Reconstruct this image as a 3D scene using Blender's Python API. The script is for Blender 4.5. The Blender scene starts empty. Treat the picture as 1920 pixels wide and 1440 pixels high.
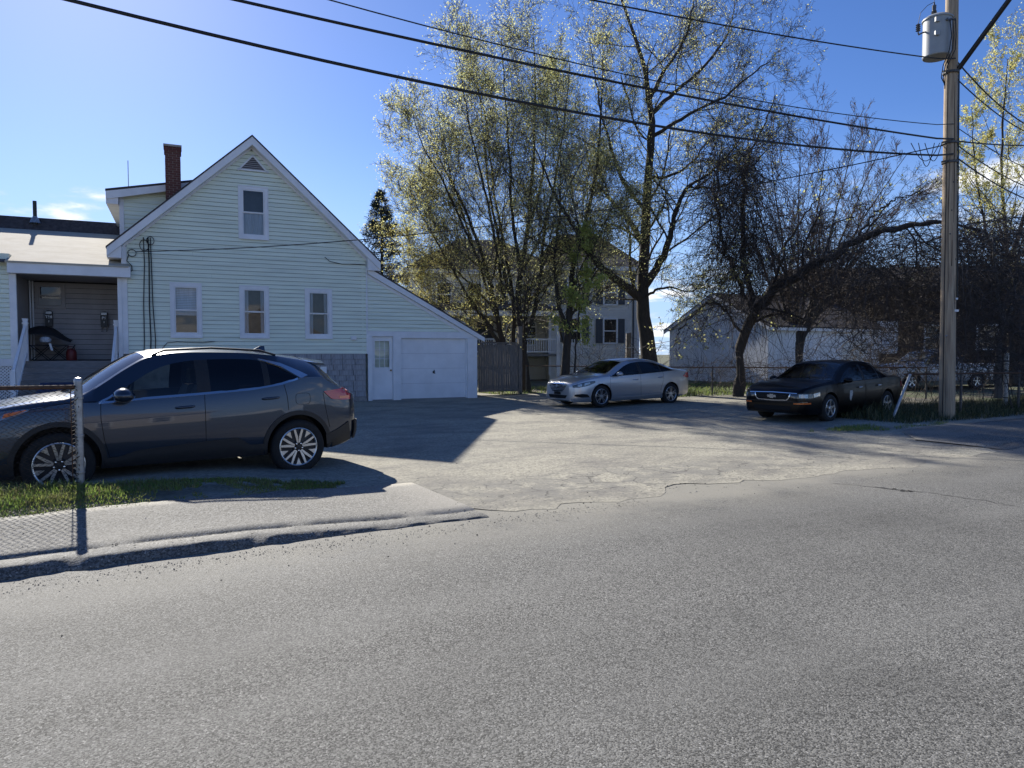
import bpy, bmesh, math, random
import numpy as np
from mathutils import Vector, Matrix
from mathutils.bvhtree import BVHTree

R = math.radians
rnd = random.Random(7)
SC = bpy.context.scene
COL = SC.collection

# ------------------------------------------------------------------ camera
EYE = 1.6
FPX = 1331.0                      # focal length in units of a 1920 px wide frame
PITCH = math.atan(57 / FPX)
cam_d = bpy.data.cameras.new('camera')
cam_d.sensor_fit = 'HORIZONTAL'
cam_d.angle = 2 * math.atan(960 / FPX)
cam_d.clip_start = 0.05
cam_d.clip_end = 3000
cam = bpy.data.objects.new('camera', cam_d)
COL.objects.link(cam)
cam.location = (0, 0, EYE)
cam.rotation_euler = (R(90) - PITCH, 0, 0)
SC.camera = cam

# ------------------------------------------------------------------ sun and sky
SUN_EL = R(31.3)
SUN_AZ = R(-31.4)                 # clockwise from +Y, so negative = left of the view axis
S = Vector((math.sin(SUN_AZ) * math.cos(SUN_EL), math.cos(SUN_AZ) * math.cos(SUN_EL), math.sin(SUN_EL)))
sun_d = bpy.data.lights.new('sun', 'SUN')
sun_d.energy = 4.4
sun_d.angle = R(0.53)
sun_d.color = (1.0, 0.95, 0.86)
sun = bpy.data.objects.new('sun', sun_d)
COL.objects.link(sun)
sun.rotation_euler = (-S).to_track_quat('-Z', 'Y').to_euler()
sun.location = S * 60

world = bpy.data.worlds.new('World')
SC.world = world
world.use_nodes = True
wt = world.node_tree
wt.nodes.clear()
def wn(t, **k):
    n = wt.nodes.new(t)
    for a, b in k.items():
        setattr(n, a, b)
    return n
def wl(a, b): wt.links.new(a, b)
sky = wn('ShaderNodeTexSky', sky_type='NISHITA', sun_disc=False, sun_elevation=SUN_EL, sun_rotation=SUN_AZ,
         altitude=200, air_density=0.75, dust_density=0.17, ozone_density=3.4)
hsv = wn('ShaderNodeHueSaturation')
hsv.inputs['Saturation'].default_value = 1.17
hsv.inputs['Hue'].default_value = 0.511
hsv.inputs['Value'].default_value = 1.0
wl(sky.outputs[0], hsv.inputs['Color'])
tc = wn('ShaderNodeTexCoord')
sep = wn('ShaderNodeSeparateXYZ'); wl(tc.outputs['Generated'], sep.inputs[0])
def wmath(op, a, b=None, clamp=False):
    n = wn('ShaderNodeMath', operation=op, use_clamp=clamp)
    for i, v in enumerate((a, b)):
        if v is None: continue
        if hasattr(v, 'links'): wl(v, n.inputs[i])
        else: n.inputs[i].default_value = v
    return n.outputs[0]
zc = wmath('MAXIMUM', sep.outputs['Z'], 0.0)
den = wmath('ADD', zc, 0.10)
cx = wmath('DIVIDE', sep.outputs['X'], den)
cy = wmath('DIVIDE', sep.outputs['Y'], den)
comb = wn('ShaderNodeCombineXYZ'); wl(cx, comb.inputs[0]); wl(cy, comb.inputs[1]); comb.inputs[2].default_value = 3.7
nz = wn('ShaderNodeTexNoise', noise_dimensions='3D')
nz.inputs['Scale'].default_value = 0.95
nz.inputs['Detail'].default_value = 9
nz.inputs['Roughness'].default_value = 0.58
wl(comb.outputs[0], nz.inputs['Vector'])
thin = wmath('MULTIPLY', zc, 0.55)               # fewer clouds overhead
den2 = wmath('SUBTRACT', nz.outputs['Fac'], thin)
ramp = wn('ShaderNodeMapRange', interpolation_type='SMOOTHSTEP')
ramp.inputs['From Min'].default_value = 0.475
ramp.inputs['From Max'].default_value = 0.60
wl(den2, ramp.inputs['Value'])
cloudcol = wn('ShaderNodeMixRGB')
cloudcol.inputs[1].default_value = (5.2, 5.6, 6.3, 1)
cloudcol.inputs[2].default_value = (9.0, 9.0, 9.0, 1)
wl(ramp.outputs[0], cloudcol.inputs[0])
hz = wn('ShaderNodeMapRange', interpolation_type='SMOOTHSTEP')     # pale band of haze along the horizon
hz.inputs['From Min'].default_value = 0.30; hz.inputs['From Max'].default_value = 0.0
hz.inputs['To Min'].default_value = 0.0; hz.inputs['To Max'].default_value = 0.85
wl(zc, hz.inputs['Value'])
hmix = wn('ShaderNodeMixRGB'); wl(hz.outputs[0], hmix.inputs[0]); wl(hsv.outputs[0], hmix.inputs[1])
hmix.inputs[2].default_value = (3.0, 4.3, 6.6, 1)
mix = wn('ShaderNodeMixRGB')
wl(ramp.outputs[0], mix.inputs[0]); wl(hmix.outputs[0], mix.inputs[1]); wl(cloudcol.outputs[0], mix.inputs[2])
bg = wn('ShaderNodeBackground'); bg.inputs['Strength'].default_value = 0.083
wl(mix.outputs[0], bg.inputs['Color'])
wo = wn('ShaderNodeOutputWorld'); wl(bg.outputs[0], wo.inputs['Surface'])

SC.view_settings.view_transform = 'Standard'
SC.view_settings.look = 'None'
SC.view_settings.gamma = 1.0
SC.view_settings.use_curve_mapping = False
SC.view_settings.exposure = 0.92
SC.render.engine = 'CYCLES'
SC.cycles.use_denoising = True
SC.cycles.max_bounces = 8
SC.cycles.transparent_max_bounces = 16
SC.cycles.caustics_reflective = False
SC.cycles.caustics_refractive = False
SC.cycles.sample_clamp_indirect = 6

# ------------------------------------------------------------------ photograph pixel -> point (1920 x 1440 frame)
CP, SP = math.cos(PITCH), math.sin(PITCH)
def ray(px, py):
    dx, dy = (px - 960) / FPX, -(py - 720) / FPX
    return Vector((dx, CP + dy * SP, -SP + dy * CP))
def at(px, py, Y):
    r = ray(px, py); t = Y / r.y
    return Vector((r.x * t, Y, EYE + r.z * t))
def gnd(px, py, z=0.03):
    r = ray(px, py); t = (z - EYE) / r.z
    return Vector((r.x * t, r.y * t, z))

# ------------------------------------------------------------------ materials
MATS = {}
def nodes_of(m):
    nt = m.node_tree
    return nt, nt.nodes, nt.links
def mat(name, col, rough=0.7, metal=0.0, var=0.12, vscale=6.0, bump=0.0, bscale=40.0, spec=0.5, coat=0.0,
        col2=None, stretch=None, detail=6, trans=0.0, sub=None, coords='Object'):
    """Principled surface whose colour wanders between col and col2 with a noise, plus a fine relief."""
    m = bpy.data.materials.new(name); m.use_nodes = True
    nt, N, L = nodes_of(m)
    b = N['Principled BSDF']
    b.inputs['Roughness'].default_value = rough
    b.inputs['Metallic'].default_value = metal
    b.inputs['Specular IOR Level'].default_value = spec
    b.inputs['Coat Weight'].default_value = coat
    b.inputs['Coat Roughness'].default_value = 0.04
    t = N.new('ShaderNodeTexCoord'); src = t.outputs[coords]
    if stretch:
        mp = N.new('ShaderNodeMapping'); mp.inputs['Scale'].default_value = stretch
        L.new(src, mp.inputs['Vector']); src = mp.outputs[0]
    c1 = tuple(col) + (1,)
    if col2 is None:
        c2 = tuple(max(0, c * (1 - 2.2 * var)) for c in col) + (1,)
    else:
        c2 = tuple(col2) + (1,)
    nzz = N.new('ShaderNodeTexNoise'); nzz.inputs['Scale'].default_value = vscale
    nzz.inputs['Detail'].default_value = detail; nzz.inputs['Roughness'].default_value = 0.6
    L.new(src, nzz.inputs['Vector'])
    rp = N.new('ShaderNodeMapRange'); rp.inputs['From Min'].default_value = 0.35; rp.inputs['From Max'].default_value = 0.68
    L.new(nzz.outputs['Fac'], rp.inputs['Value'])
    mx = N.new('ShaderNodeMixRGB'); mx.inputs[1].default_value = c1; mx.inputs[2].default_value = c2
    L.new(rp.outputs[0], mx.inputs[0]); L.new(mx.outputs[0], b.inputs['Base Color'])
    if bump:
        bn = N.new('ShaderNodeTexNoise'); bn.inputs['Scale'].default_value = bscale; bn.inputs['Detail'].default_value = 4
        L.new(src, bn.inputs['Vector'])
        bp = N.new('ShaderNodeBump'); bp.inputs['Strength'].default_value = bump; bp.inputs['Distance'].default_value = 0.01
        L.new(bn.outputs['Fac'], bp.inputs['Height']); L.new(bp.outputs[0], b.inputs['Normal'])
    if trans:
        o = N['Material Output']
        tr = N.new('ShaderNodeBsdfTranslucent'); L.new(mx.outputs[0], tr.inputs['Color'])
        ms = N.new('ShaderNodeMixShader'); ms.inputs[0].default_value = trans
        L.new(b.outputs[0], ms.inputs[1]); L.new(tr.outputs[0], ms.inputs[2]); L.new(ms.outputs[0], o.inputs['Surface'])
    MATS[name] = m
    return m
def glass(name, tint, refl=1.0, dark=0.0, rough=0.0):
    """Thin pane: Fresnel mirror over a tinted see-through."""
    m = bpy.data.materials.new(name); m.use_nodes = True
    nt, N, L = nodes_of(m)
    N.remove(N['Principled BSDF'])
    o = N['Material Output']
    tr = N.new('ShaderNodeBsdfTransparent'); tr.inputs['Color'].default_value = tuple(tint) + (1,)
    gl = N.new('ShaderNodeBsdfGlossy'); gl.inputs['Roughness'].default_value = rough
    gl.inputs['Color'].default_value = (refl, refl, refl, 1)
    t = N.new('ShaderNodeTexCoord')
    n1 = N.new('ShaderNodeTexNoise'); n1.inputs['Scale'].default_value = 1.6; n1.inputs['Detail'].default_value = 1
    L.new(t.outputs['Object'], n1.inputs['Vector'])
    bp = N.new('ShaderNodeBump'); bp.inputs['Strength'].default_value = 0.05; bp.inputs['Distance'].default_value = 0.05
    L.new(n1.outputs['Fac'], bp.inputs['Height']); L.new(bp.outputs[0], gl.inputs['Normal'])
    fr = N.new('ShaderNodeFresnel'); fr.inputs['IOR'].default_value = 1.52
    ms = N.new('ShaderNodeMixShader')
    L.new(fr.outputs[0], ms.inputs[0]); L.new(tr.outputs[0], ms.inputs[1]); L.new(gl.outputs[0], ms.inputs[2])
    L.new(ms.outputs[0], o.inputs['Surface'])
    MATS[name] = m
    return m

mat('siding', (0.855, 0.90, 0.745), 0.45, var=0.085, vscale=1.1, bump=0.12, bscale=30, stretch=(0.6, 1, 9))
mat('white_trim', (0.84, 0.84, 0.85), 0.5, var=0.05, vscale=2.5, bump=0.05, bscale=60)
mat('white_door', (0.86, 0.86, 0.87), 0.45, var=0.06, vscale=1.5, bump=0.06, bscale=25)
mat('porch_siding', (0.36, 0.33, 0.32), 0.55, var=0.08, vscale=2)
mat('deck_grey', (0.22, 0.215, 0.22), 0.6, var=0.15, vscale=5, bump=0.2, bscale=50, stretch=(1, 8, 8))
mat('cement_shingle', (0.40, 0.39, 0.40), 0.85, var=0.16, vscale=5, bump=0.35, bscale=60, stretch=(6, 1, 1))
mat('foundation', (0.33, 0.31, 0.29), 0.9, var=0.2, vscale=4, bump=0.4, bscale=30)
mat('roof_shingle', (0.085, 0.075, 0.078), 0.9, var=0.25, vscale=9, bump=0.6, bscale=90)
mat('white_roof', (0.50, 0.46, 0.38), 0.85, spec=0.08, var=0.08, vscale=2, bump=0.15, bscale=18, col2=(0.42, 0.375, 0.30))
mat('brick', (0.17, 0.062, 0.05), 0.85, var=0.2, vscale=14, bump=0.3, bscale=70)
mat('mortar', (0.42, 0.38, 0.34), 0.9, var=0.15, vscale=20)
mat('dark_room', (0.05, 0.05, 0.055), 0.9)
mat('curtain', (0.62, 0.66, 0.72), 0.9, var=0.12, vscale=5, stretch=(9, 1, .6))
mat('blind', (0.42, 0.41, 0.40), 0.85, var=0.1, vscale=3)
glass('window_glass', (0.86, 0.90, 0.92))
mat('black_wire', (0.012, 0.012, 0.013), 0.6, var=0)
mat('black_plastic', (0.015, 0.015, 0.016), 0.45, var=0.1, vscale=12)
mat('black_cloth', (0.018, 0.018, 0.022), 0.8, var=0.2, vscale=6, bump=0.3, bscale=20)
mat('red_plastic', (0.16, 0.018, 0.016), 0.5)
mat('blue_tarp', (0.02, 0.045, 0.11), 0.5, var=0.2, bump=0.3, bscale=8)
mat('brass', (0.30, 0.21, 0.09), 0.35, metal=1.0)
mat('white_paint_letter', (0.85, 0.85, 0.85), 0.5, var=0)
mat('weathered_wood', (0.25, 0.222, 0.195), 0.85, var=0.22, vscale=7, bump=0.5, bscale=60, stretch=(5, 5, 0.6))
mat('galvanised', (0.42, 0.43, 0.44), 0.42, metal=0.75, var=0.18, vscale=14, bump=0.08, bscale=60)
mat('rusty_wire', (0.06, 0.045, 0.038), 0.65, metal=0.4, var=0.3, vscale=25)
mat('grey_wire', (0.13, 0.125, 0.12), 0.55, metal=0.6, var=0.25, vscale=20)
mat('rust', (0.13, 0.065, 0.035), 0.8, var=0.25, vscale=30, bump=0.3, bscale=80)
# ------------------------------------------------------------------ mesh helpers
class MB:
    """Collects faces; build() links them as ONE mesh object."""
    def __init__(s): s.v = []; s.f = []; s.m = []
    def add(s, vs, fs, mi=0):
        o = len(s.v); s.v.extend([tuple(p) for p in vs])
        for f in fs: s.f.append(tuple(o + i for i in f)); s.m.append(mi)
        return s
    def box(s, x0, x1, y0, y1, z0, z1, mi=0):
        vs = [(x0,y0,z0),(x1,y0,z0),(x1,y1,z0),(x0,y1,z0),(x0,y0,z1),(x1,y0,z1),(x1,y1,z1),(x0,y1,z1)]
        return s.add(vs, [(0,3,2,1),(4,5,6,7),(0,1,5,4),(1,2,6,5),(2,3,7,6),(3,0,4,7)], mi)
    def hexa(s, b, t, mi=0):
        """b, t: four points each, same winding (counter-clockwise seen from above)."""
        return s.add(list(b) + list(t), [(0,3,2,1),(4,5,6,7),(0,1,5,4),(1,2,6,5),(2,3,7,6),(3,0,4,7)], mi)
    def prism(s, poly, y0, y1, mi=0):
        """poly: (x, z) points, extruded from y0 to y1."""
        n = len(poly)
        vs = [(x, y0, z) for x, z in poly] + [(x, y1, z) for x, z in poly]
        fs = [tuple(range(n)), tuple(range(2*n-1, n-1, -1))]
        fs += [(i, i+n, (i+1) % n + n, (i+1) % n) for i in range(n)]
        return s.add(vs, fs, mi)
    def tube(s, pts, r, k=8, cap=True, mi=0):
        pts = [Vector(p) for p in pts]; n = len(pts)
        rs = r if hasattr(r, '__len__') else [r] * n
        vs = []; up = None
        for i, p in enumerate(pts):
            d = (pts[min(i+1, n-1)] - pts[max(i-1, 0)]).normalized()
            if up is None:
                up = Vector((0,0,1)) if abs(d.z) < .9 else Vector((1,0,0))
            a = d.cross(up)
            if a.length < 1e-6: a = d.orthogonal()
            a.normalize(); b = a.cross(d).normalized(); up = b
            for j in range(k):
                t = 2*math.pi*j/k
                vs.append(p + (a*math.cos(t) + b*math.sin(t)) * rs[i])
        fs = [(i*k+j, i*k+(j+1) % k, (i+1)*k+(j+1) % k, (i+1)*k+j) for i in range(n-1) for j in range(k)]
        if cap:
            fs.append(tuple(range(k-1, -1, -1))); fs.append(tuple((n-1)*k+j for j in range(k)))
        return s.add(vs, fs, mi)
    def lathe(s, prof, axis='z', k=24, c=(0,0,0), mi=0, cap=True):
        """prof: (radius, height) pairs turned about an axis through c."""
        vs = []
        for r_, h in prof:
            for j in range(k):
                t = 2*math.pi*j/k; a, b = r_*math.cos(t), r_*math.sin(t)
                vs.append({'z': (c[0]+a, c[1]+b, c[2]+h), 'y': (c[0]+a, c[1]+h, c[2]+b), 'x': (c[0]+h, c[1]+a, c[2]+b)}[axis])
        n = len(prof)
        fs = [(i*k+j, i*k+(j+1) % k, (i+1)*k+(j+1) % k, (i+1)*k+j) for i in range(n-1) for j in range(k)]
        if cap and prof[0][0] > 1e-4: fs.append(tuple(range(k-1, -1, -1)))
        if cap and prof[-1][0] > 1e-4: fs.append(tuple((n-1)*k+j for j in range(k)))
        return s.add(vs, fs, mi)
    def build(s, name, mats, parent=None, smooth=None, loc=None):
        me = bpy.data.meshes.new(name)
        me.from_pydata(s.v, [], s.f)
        if isinstance(mats, str): mats = [mats]
        for m in mats: me.materials.append(MATS[m] if isinstance(m, str) else m)
        if len(mats) > 1:
            me.polygons.foreach_set('material_index', s.m)
        me.validate()
        bm = bmesh.new(); bm.from_mesh(me)
        bmesh.ops.recalc_face_normals(bm, faces=bm.faces); bm.to_mesh(me); bm.free()
        if smooth is not None:
            me.polygons.foreach_set('use_smooth', [True] * len(me.polygons))
            me.set_sharp_from_angle(angle=R(smooth))
        o = bpy.data.objects.new(name, me); COL.objects.link(o)
        if parent is not None: o.parent = parent
        if loc is not None: o.location = loc
        return o
def raw(name, v, f, mats, parent=None, mi=None, smooth=False):
    """Large meshes from numpy arrays: v (n,3), f (m,k)."""
    me = bpy.data.meshes.new(name)
    v = np.asarray(v, dtype=np.float32); f = np.asarray(f, dtype=np.int32)
    k = f.shape[1]
    me.vertices.add(len(v)); me.vertices.foreach_set('co', v.ravel())
    me.loops.add(f.size); me.loops.foreach_set('vertex_index', f.ravel())
    me.polygons.add(len(f)); me.polygons.foreach_set('loop_start', np.arange(0, f.size, k, dtype=np.int32))
    me.polygons.foreach_set('loop_total', np.full(len(f), k, dtype=np.int32))
    for m in ([mats] if isinstance(mats, str) else mats): me.materials.append(MATS[m])
    if mi is not None: me.polygons.foreach_set('material_index', np.asarray(mi, dtype=np.int32))
    if smooth: me.polygons.foreach_set('use_smooth', np.ones(len(f), dtype=bool))
    me.update(calc_edges=True); me.validate()
    o = bpy.data.objects.new(name, me); COL.objects.link(o)
    if parent is not None: o.parent = parent
    return o
def empty(name, loc=(0,0,0), rz=0.0):
    o = bpy.data.objects.new(name, None); COL.objects.link(o)
    o.location = loc; o.rotation_euler = (0, 0, rz); o.empty_display_size = 0.3
    return o
def tag(o, label=None, cat=None, group=None, kind=None):
    if label: o['label'] = label
    if cat: o['category'] = cat
    if group: o['group'] = group
    if kind: o['kind'] = kind
    return o
def copy_tree(o, parent=None):
    c = o.copy(); COL.objects.link(c); c.parent = parent
    for ch in list(o.children): copy_tree(ch, c)
    return c
def sstep(a, b, x):
    t = np.clip((np.asarray(x, dtype=float) - a) / (b - a), 0, 1)
    return t * t * (3 - 2 * t)
def curve(tab):
    """Smooth (monotone cubic) interpolation through (x, y) pairs; returns f(x)."""
    X = np.array([p[0] for p in tab], float); Y = np.array([p[1] for p in tab], float)
    h = np.diff(X); dl = np.diff(Y) / h
    m = np.zeros_like(Y); m[0], m[-1] = dl[0], dl[-1]
    for i in range(1, len(X) - 1):
        if dl[i-1] * dl[i] > 0:
            w1, w2 = 2*h[i] + h[i-1], h[i] + 2*h[i-1]
            m[i] = (w1 + w2) / (w1/dl[i-1] + w2/dl[i])
    def f(x):
        x = np.clip(np.asarray(x, float), X[0], X[-1])
        i = np.clip(np.searchsorted(X, x) - 1, 0, len(h) - 1)
        t = (x - X[i]) / h[i]
        return ((1+2*t)*(1-t)**2*Y[i] + t*(1-t)**2*h[i]*m[i] + t*t*(3-2*t)*Y[i+1] + t*t*(t-1)*h[i]*m[i+1])
    return f
def fbm(x, y, seed=0, oct=4):
    """Cheap smooth value noise for terrain edges (numpy)."""
    x = np.asarray(x, float); y = np.asarray(y, float); out = 0; a = 1.0; tot = 0
    for o in range(oct):
        xi, yi = np.floor(x), np.floor(y); fx, fy = x - xi, y - yi
        fx, fy = fx*fx*(3-2*fx), fy*fy*(3-2*fy)
        def hsh(i, j):
            s_ = np.sin(i * 127.1 + j * 311.7 + seed * 17.3 + o * 7.7) * 43758.5453
            return s_ - np.floor(s_)
        v = (hsh(xi, yi)*(1-fx) + hsh(xi+1, yi)*fx)*(1-fy) + (hsh(xi, yi+1)*(1-fx) + hsh(xi+1, yi+1)*fx)*fy
        out = out + a * v; tot += a; a *= 0.5; x = x * 2.03; y = y * 2.03
    return out / tot

# ------------------------------------------------------------------ ground, road, pavements (u along the road, v across it)
RD = R(30)
UA = np.array([math.cos(RD), math.sin(RD)]); VA = np.array([-math.sin(RD), math.cos(RD)])
def uv2xy(u, v): return np.asarray(u)*UA[0] + np.asarray(v)*VA[0], np.asarray(u)*UA[1] + np.asarray(v)*VA[1]
def xy2uv(x, y): return x*UA[0] + y*UA[1], x*VA[0] + y*VA[1]
KERB_V = 6.14
def kerb_h(u):
    u = np.asarray(u, float)
    return 0.014 + 0.066 * (1 - sstep(0.6, 2.9, u)) + 0.07 * sstep(13.2, 15.0, u)
def HT(u, v):
    """Height of the ground at road coordinates."""
    u = np.asarray(u, float); v = np.asarray(v, float)
    k = kerb_h(u); lot = 0.035 - 0.045*(1-sstep(3.5, 6.0, u))*(1-sstep(12.5, 15.0, v)) + 0.012 * (fbm(u*.5, v*.5, 3) - .5)
    s_ = sstep(8.2, 9.15, v)
    left = 1 - sstep(0.6, 3.1, u)
    bank = left*(0.10*sstep(6.4, 7.6, v) + 0.065*sstep(7.4, 7.8, v))*(1 - s_)
    top = k*(1 - s_) + lot*s_ + bank
    return np.where(v < KERB_V, 0.0, top)
def ground_z(x, y):
    u, v = xy2uv(x, y); return float(HT(u, v))
def sheet(name, u0, u1, v0, v1, du, dv, zoff, m, edge=None, hf=HT):
    nu, nv = max(1, int((u1-u0)/du)), max(1, int((v1-v0)/dv))
    uu = np.linspace(u0, u1, nu+1)
    U, T = np.meshgrid(uu, np.linspace(0, 1, nv+1), indexing='ij')
    a, b = (np.full_like(uu, v0), np.full_like(uu, v1)) if edge is None else edge(uu)
    V = a[:, None] * (1-T) + b[:, None] * T
    Z = hf(U, V) + zoff
    X, Y = uv2xy(U, V)
    P = np.stack([X, Y, Z], -1).reshape(-1, 3)
    I = np.arange((nu+1)*(nv+1)).reshape(nu+1, nv+1)
    Fc = np.stack([I[:-1,:-1], I[1:,:-1], I[1:,1:], I[:-1,1:]], -1).reshape(-1, 4)
    return raw(name, P, Fc, m, smooth=True)

def ground_mat(name, build):
    m = bpy.data.materials.new(name); m.use_nodes = True
    build(*nodes_of(m)); MATS[name] = m
def world_uv(N, L):
    """Road coordinates inside a shader: (u, v, z) from the world position."""
    g = N.new('ShaderNodeNewGeometry')
    mp = N.new('ShaderNodeMapping'); mp.vector_type = 'POINT'; mp.inputs['Rotation'].default_value = (0, 0, -RD)
    L.new(g.outputs['Position'], mp.inputs['Vector'])
    return mp.outputs[0]
def tex(N, L, vec, kind, **k):
    n = N.new({'noise': 'ShaderNodeTexNoise', 'vor': 'ShaderNodeTexVoronoi'}[kind])
    for a, b in k.items():
        if a in ('feature', 'distance'): setattr(n, a, b)
        else: n.inputs[a].default_value = b
    L.new(vec, n.inputs['Vector'])
    return n
def mrange(N, L, v, a, b, c=0.0, d=1.0, smooth=True):
    n = N.new('ShaderNodeMapRange')
    if smooth: n.interpolation_type = 'SMOOTHSTEP'
    n.inputs['From Min'].default_value = a; n.inputs['From Max'].default_value = b
    n.inputs['To Min'].default_value = c; n.inputs['To Max'].default_value = d
    L.new(v, n.inputs['Value']); return n.outputs[0]
def mixc(N, L, f, a, b, mode='MIX'):
    n = N.new('ShaderNodeMixRGB'); n.blend_type = mode
    for i, v in enumerate((f, a, b)):
        if hasattr(v, 'links'): L.new(v, n.inputs[i])
        elif isinstance(v, (int, float)): n.inputs[i].default_value = v if i == 0 else (v, v, v, 1)
        else: n.inputs[i].default_value = tuple(v) + (1,)
    return n.outputs[0]
def mth(N, L, op, a, b=0.0, clamp=False):
    n = N.new('ShaderNodeMath'); n.operation = op; n.use_clamp = clamp
    for i, v in enumerate((a, b)):
        if hasattr(v, 'links'): L.new(v, n.inputs[i])
        else: n.inputs[i].default_value = v
    return n.outputs[0]

def asphalt(stone, base, light, dust_col, dust, crack):
    def b(nt, N, L):
        p = N['Principled BSDF']; vec = world_uv(N, L)
        v1 = tex(N, L, vec, 'vor', Scale=stone)
        sepc = N.new('ShaderNodeSeparateColor'); L.new(v1.outputs['Color'], sepc.inputs[0])
        r1 = mrange(N, L, sepc.outputs[0], 0.0, 1.0, 0.0, 1.0)
        c = mixc(N, L, r1, base, light)
        bright = mrange(N, L, sepc.outputs[1], 0.93, 0.97)
        c = mixc(N, L, mth(N, L, 'MULTIPLY', bright, 0.7), c, (0.42, 0.41, 0.38))
        big = tex(N, L, vec, 'noise', Scale=0.35, Detail=6, Roughness=0.62)
        c = mixc(N, L, mrange(N, L, big.outputs['Fac'], 0.35, 0.7, 0.0, 0.34), c, tuple(x*0.62 for x in base))
        mpw = N.new('ShaderNodeMapping'); mpw.inputs['Scale'].default_value = (0.12, 1.3, 1); L.new(vec, mpw.inputs['Vector'])
        band = tex(N, L, mpw.outputs[0], 'noise', Scale=0.9, Detail=3)
        c = mixc(N, L, mrange(N, L, band.outputs['Fac'], 0.4, 0.65, 0.0, 0.22), c, light)
        st = tex(N, L, vec, 'noise', Scale=1.7, Detail=8, Roughness=0.7)
        c = mixc(N, L, mrange(N, L, st.outputs['Fac'], 0.58, 0.74, 0.0, 0.30), c, tuple(x*0.55 for x in base))
        if dust:
            sp = N.new('ShaderNodeSeparateXYZ'); L.new(vec, sp.inputs[0])
            dn = tex(N, L, vec, 'noise', Scale=0.9, Detail=7, Roughness=0.65)
            near = mrange(N, L, sp.outputs[1], dust[0], dust[1])
            uu = mth(N, L, 'MULTIPLY', mrange(N, L, sp.outputs[0], -1.0, 4.5, 0.45, 1.0), mrange(N, L, sp.outputs[0], 12.0, 17.0, 1.0, 0.25))
            f = mth(N, L, 'MULTIPLY', mth(N, L, 'MULTIPLY', near, uu), mrange(N, L, dn.outputs['Fac'], 0.30, 0.58))
            f2 = mth(N, L, 'MULTIPLY', mrange(N, L, mth(N, L, 'ADD', sp.outputs[1], mth(N, L, 'MULTIPLY', dn.outputs['Fac'], 1.6)), 5.9, 6.9), mth(N, L, 'MULTIPLY', mrange(N, L, sp.outputs[0], 2.0, 4.0), mrange(N, L, sp.outputs[0], 11.5, 14.0, 1.0, 0.0)))
            f = mth(N, L, 'MAXIMUM', f, f2)
            c = mixc(N, L, mth(N, L, 'MULTIPLY', f, 0.80), c, dust_col)
        if crack:
            wob = tex(N, L, vec, 'noise', Scale=1.2, Detail=4)
            wv = N.new('ShaderNodeVectorMath'); wv.operation = 'MULTIPLY_ADD'
            L.new(wob.outputs['Color'], wv.inputs[0]); wv.inputs[1].default_value = (.9, .9, .9); L.new(vec, wv.inputs[2])
            ve = tex(N, L, wv.outputs[0], 'vor', Scale=0.55, feature='DISTANCE_TO_EDGE')
            msk = tex(N, L, vec, 'noise', Scale=0.28, Detail=2)
            cr = mth(N, L, 'MULTIPLY', mrange(N, L, ve.outputs['Distance'], 0.004, 0.012, 1.0, 0.0), mrange(N, L, msk.outputs['Fac'], 0.52, 0.60))
            c = mixc(N, L, mth(N, L, 'MULTIPLY', cr, crack), c, (0.02, 0.02, 0.02))
        L.new(c, p.inputs['Base Color'])
        p.inputs['Roughness'].default_value = 0.82; p.inputs['Specular IOR Level'].default_value = 0.35
        fine = tex(N, L, vec, 'noise', Scale=stone*1.1, Detail=3)
        hsum = mth(N, L, 'SUBTRACT', fine.outputs['Fac'], mth(N, L, 'MULTIPLY', v1.outputs['Distance'], 0.8))
        bp = N.new('ShaderNodeBump'); bp.inputs['Strength'].default_value = 0.6; bp.inputs['Distance'].default_value = 0.004
        L.new(hsum, bp.inputs['Height']); L.new(bp.outputs[0], p.inputs['Normal'])
    return b
ground_mat('asphalt_road', asphalt(135, (0.036, 0.0355, 0.0325), (0.225, 0.221, 0.202), (0.30, 0.282, 0.232), (4.6, 6.4), 0.0))
ground_mat('asphalt_walk', asphalt(80, (0.047, 0.046, 0.041), (0.24, 0.232, 0.209), (0.42, 0.39, 0.33), (6.0, 9.5), 0.0))
ground_mat('asphalt_kerb', asphalt(95, (0.055, 0.054, 0.05), (0.20, 0.197, 0.185), (0.3, 0.28, 0.24), None, 0.0))
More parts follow.
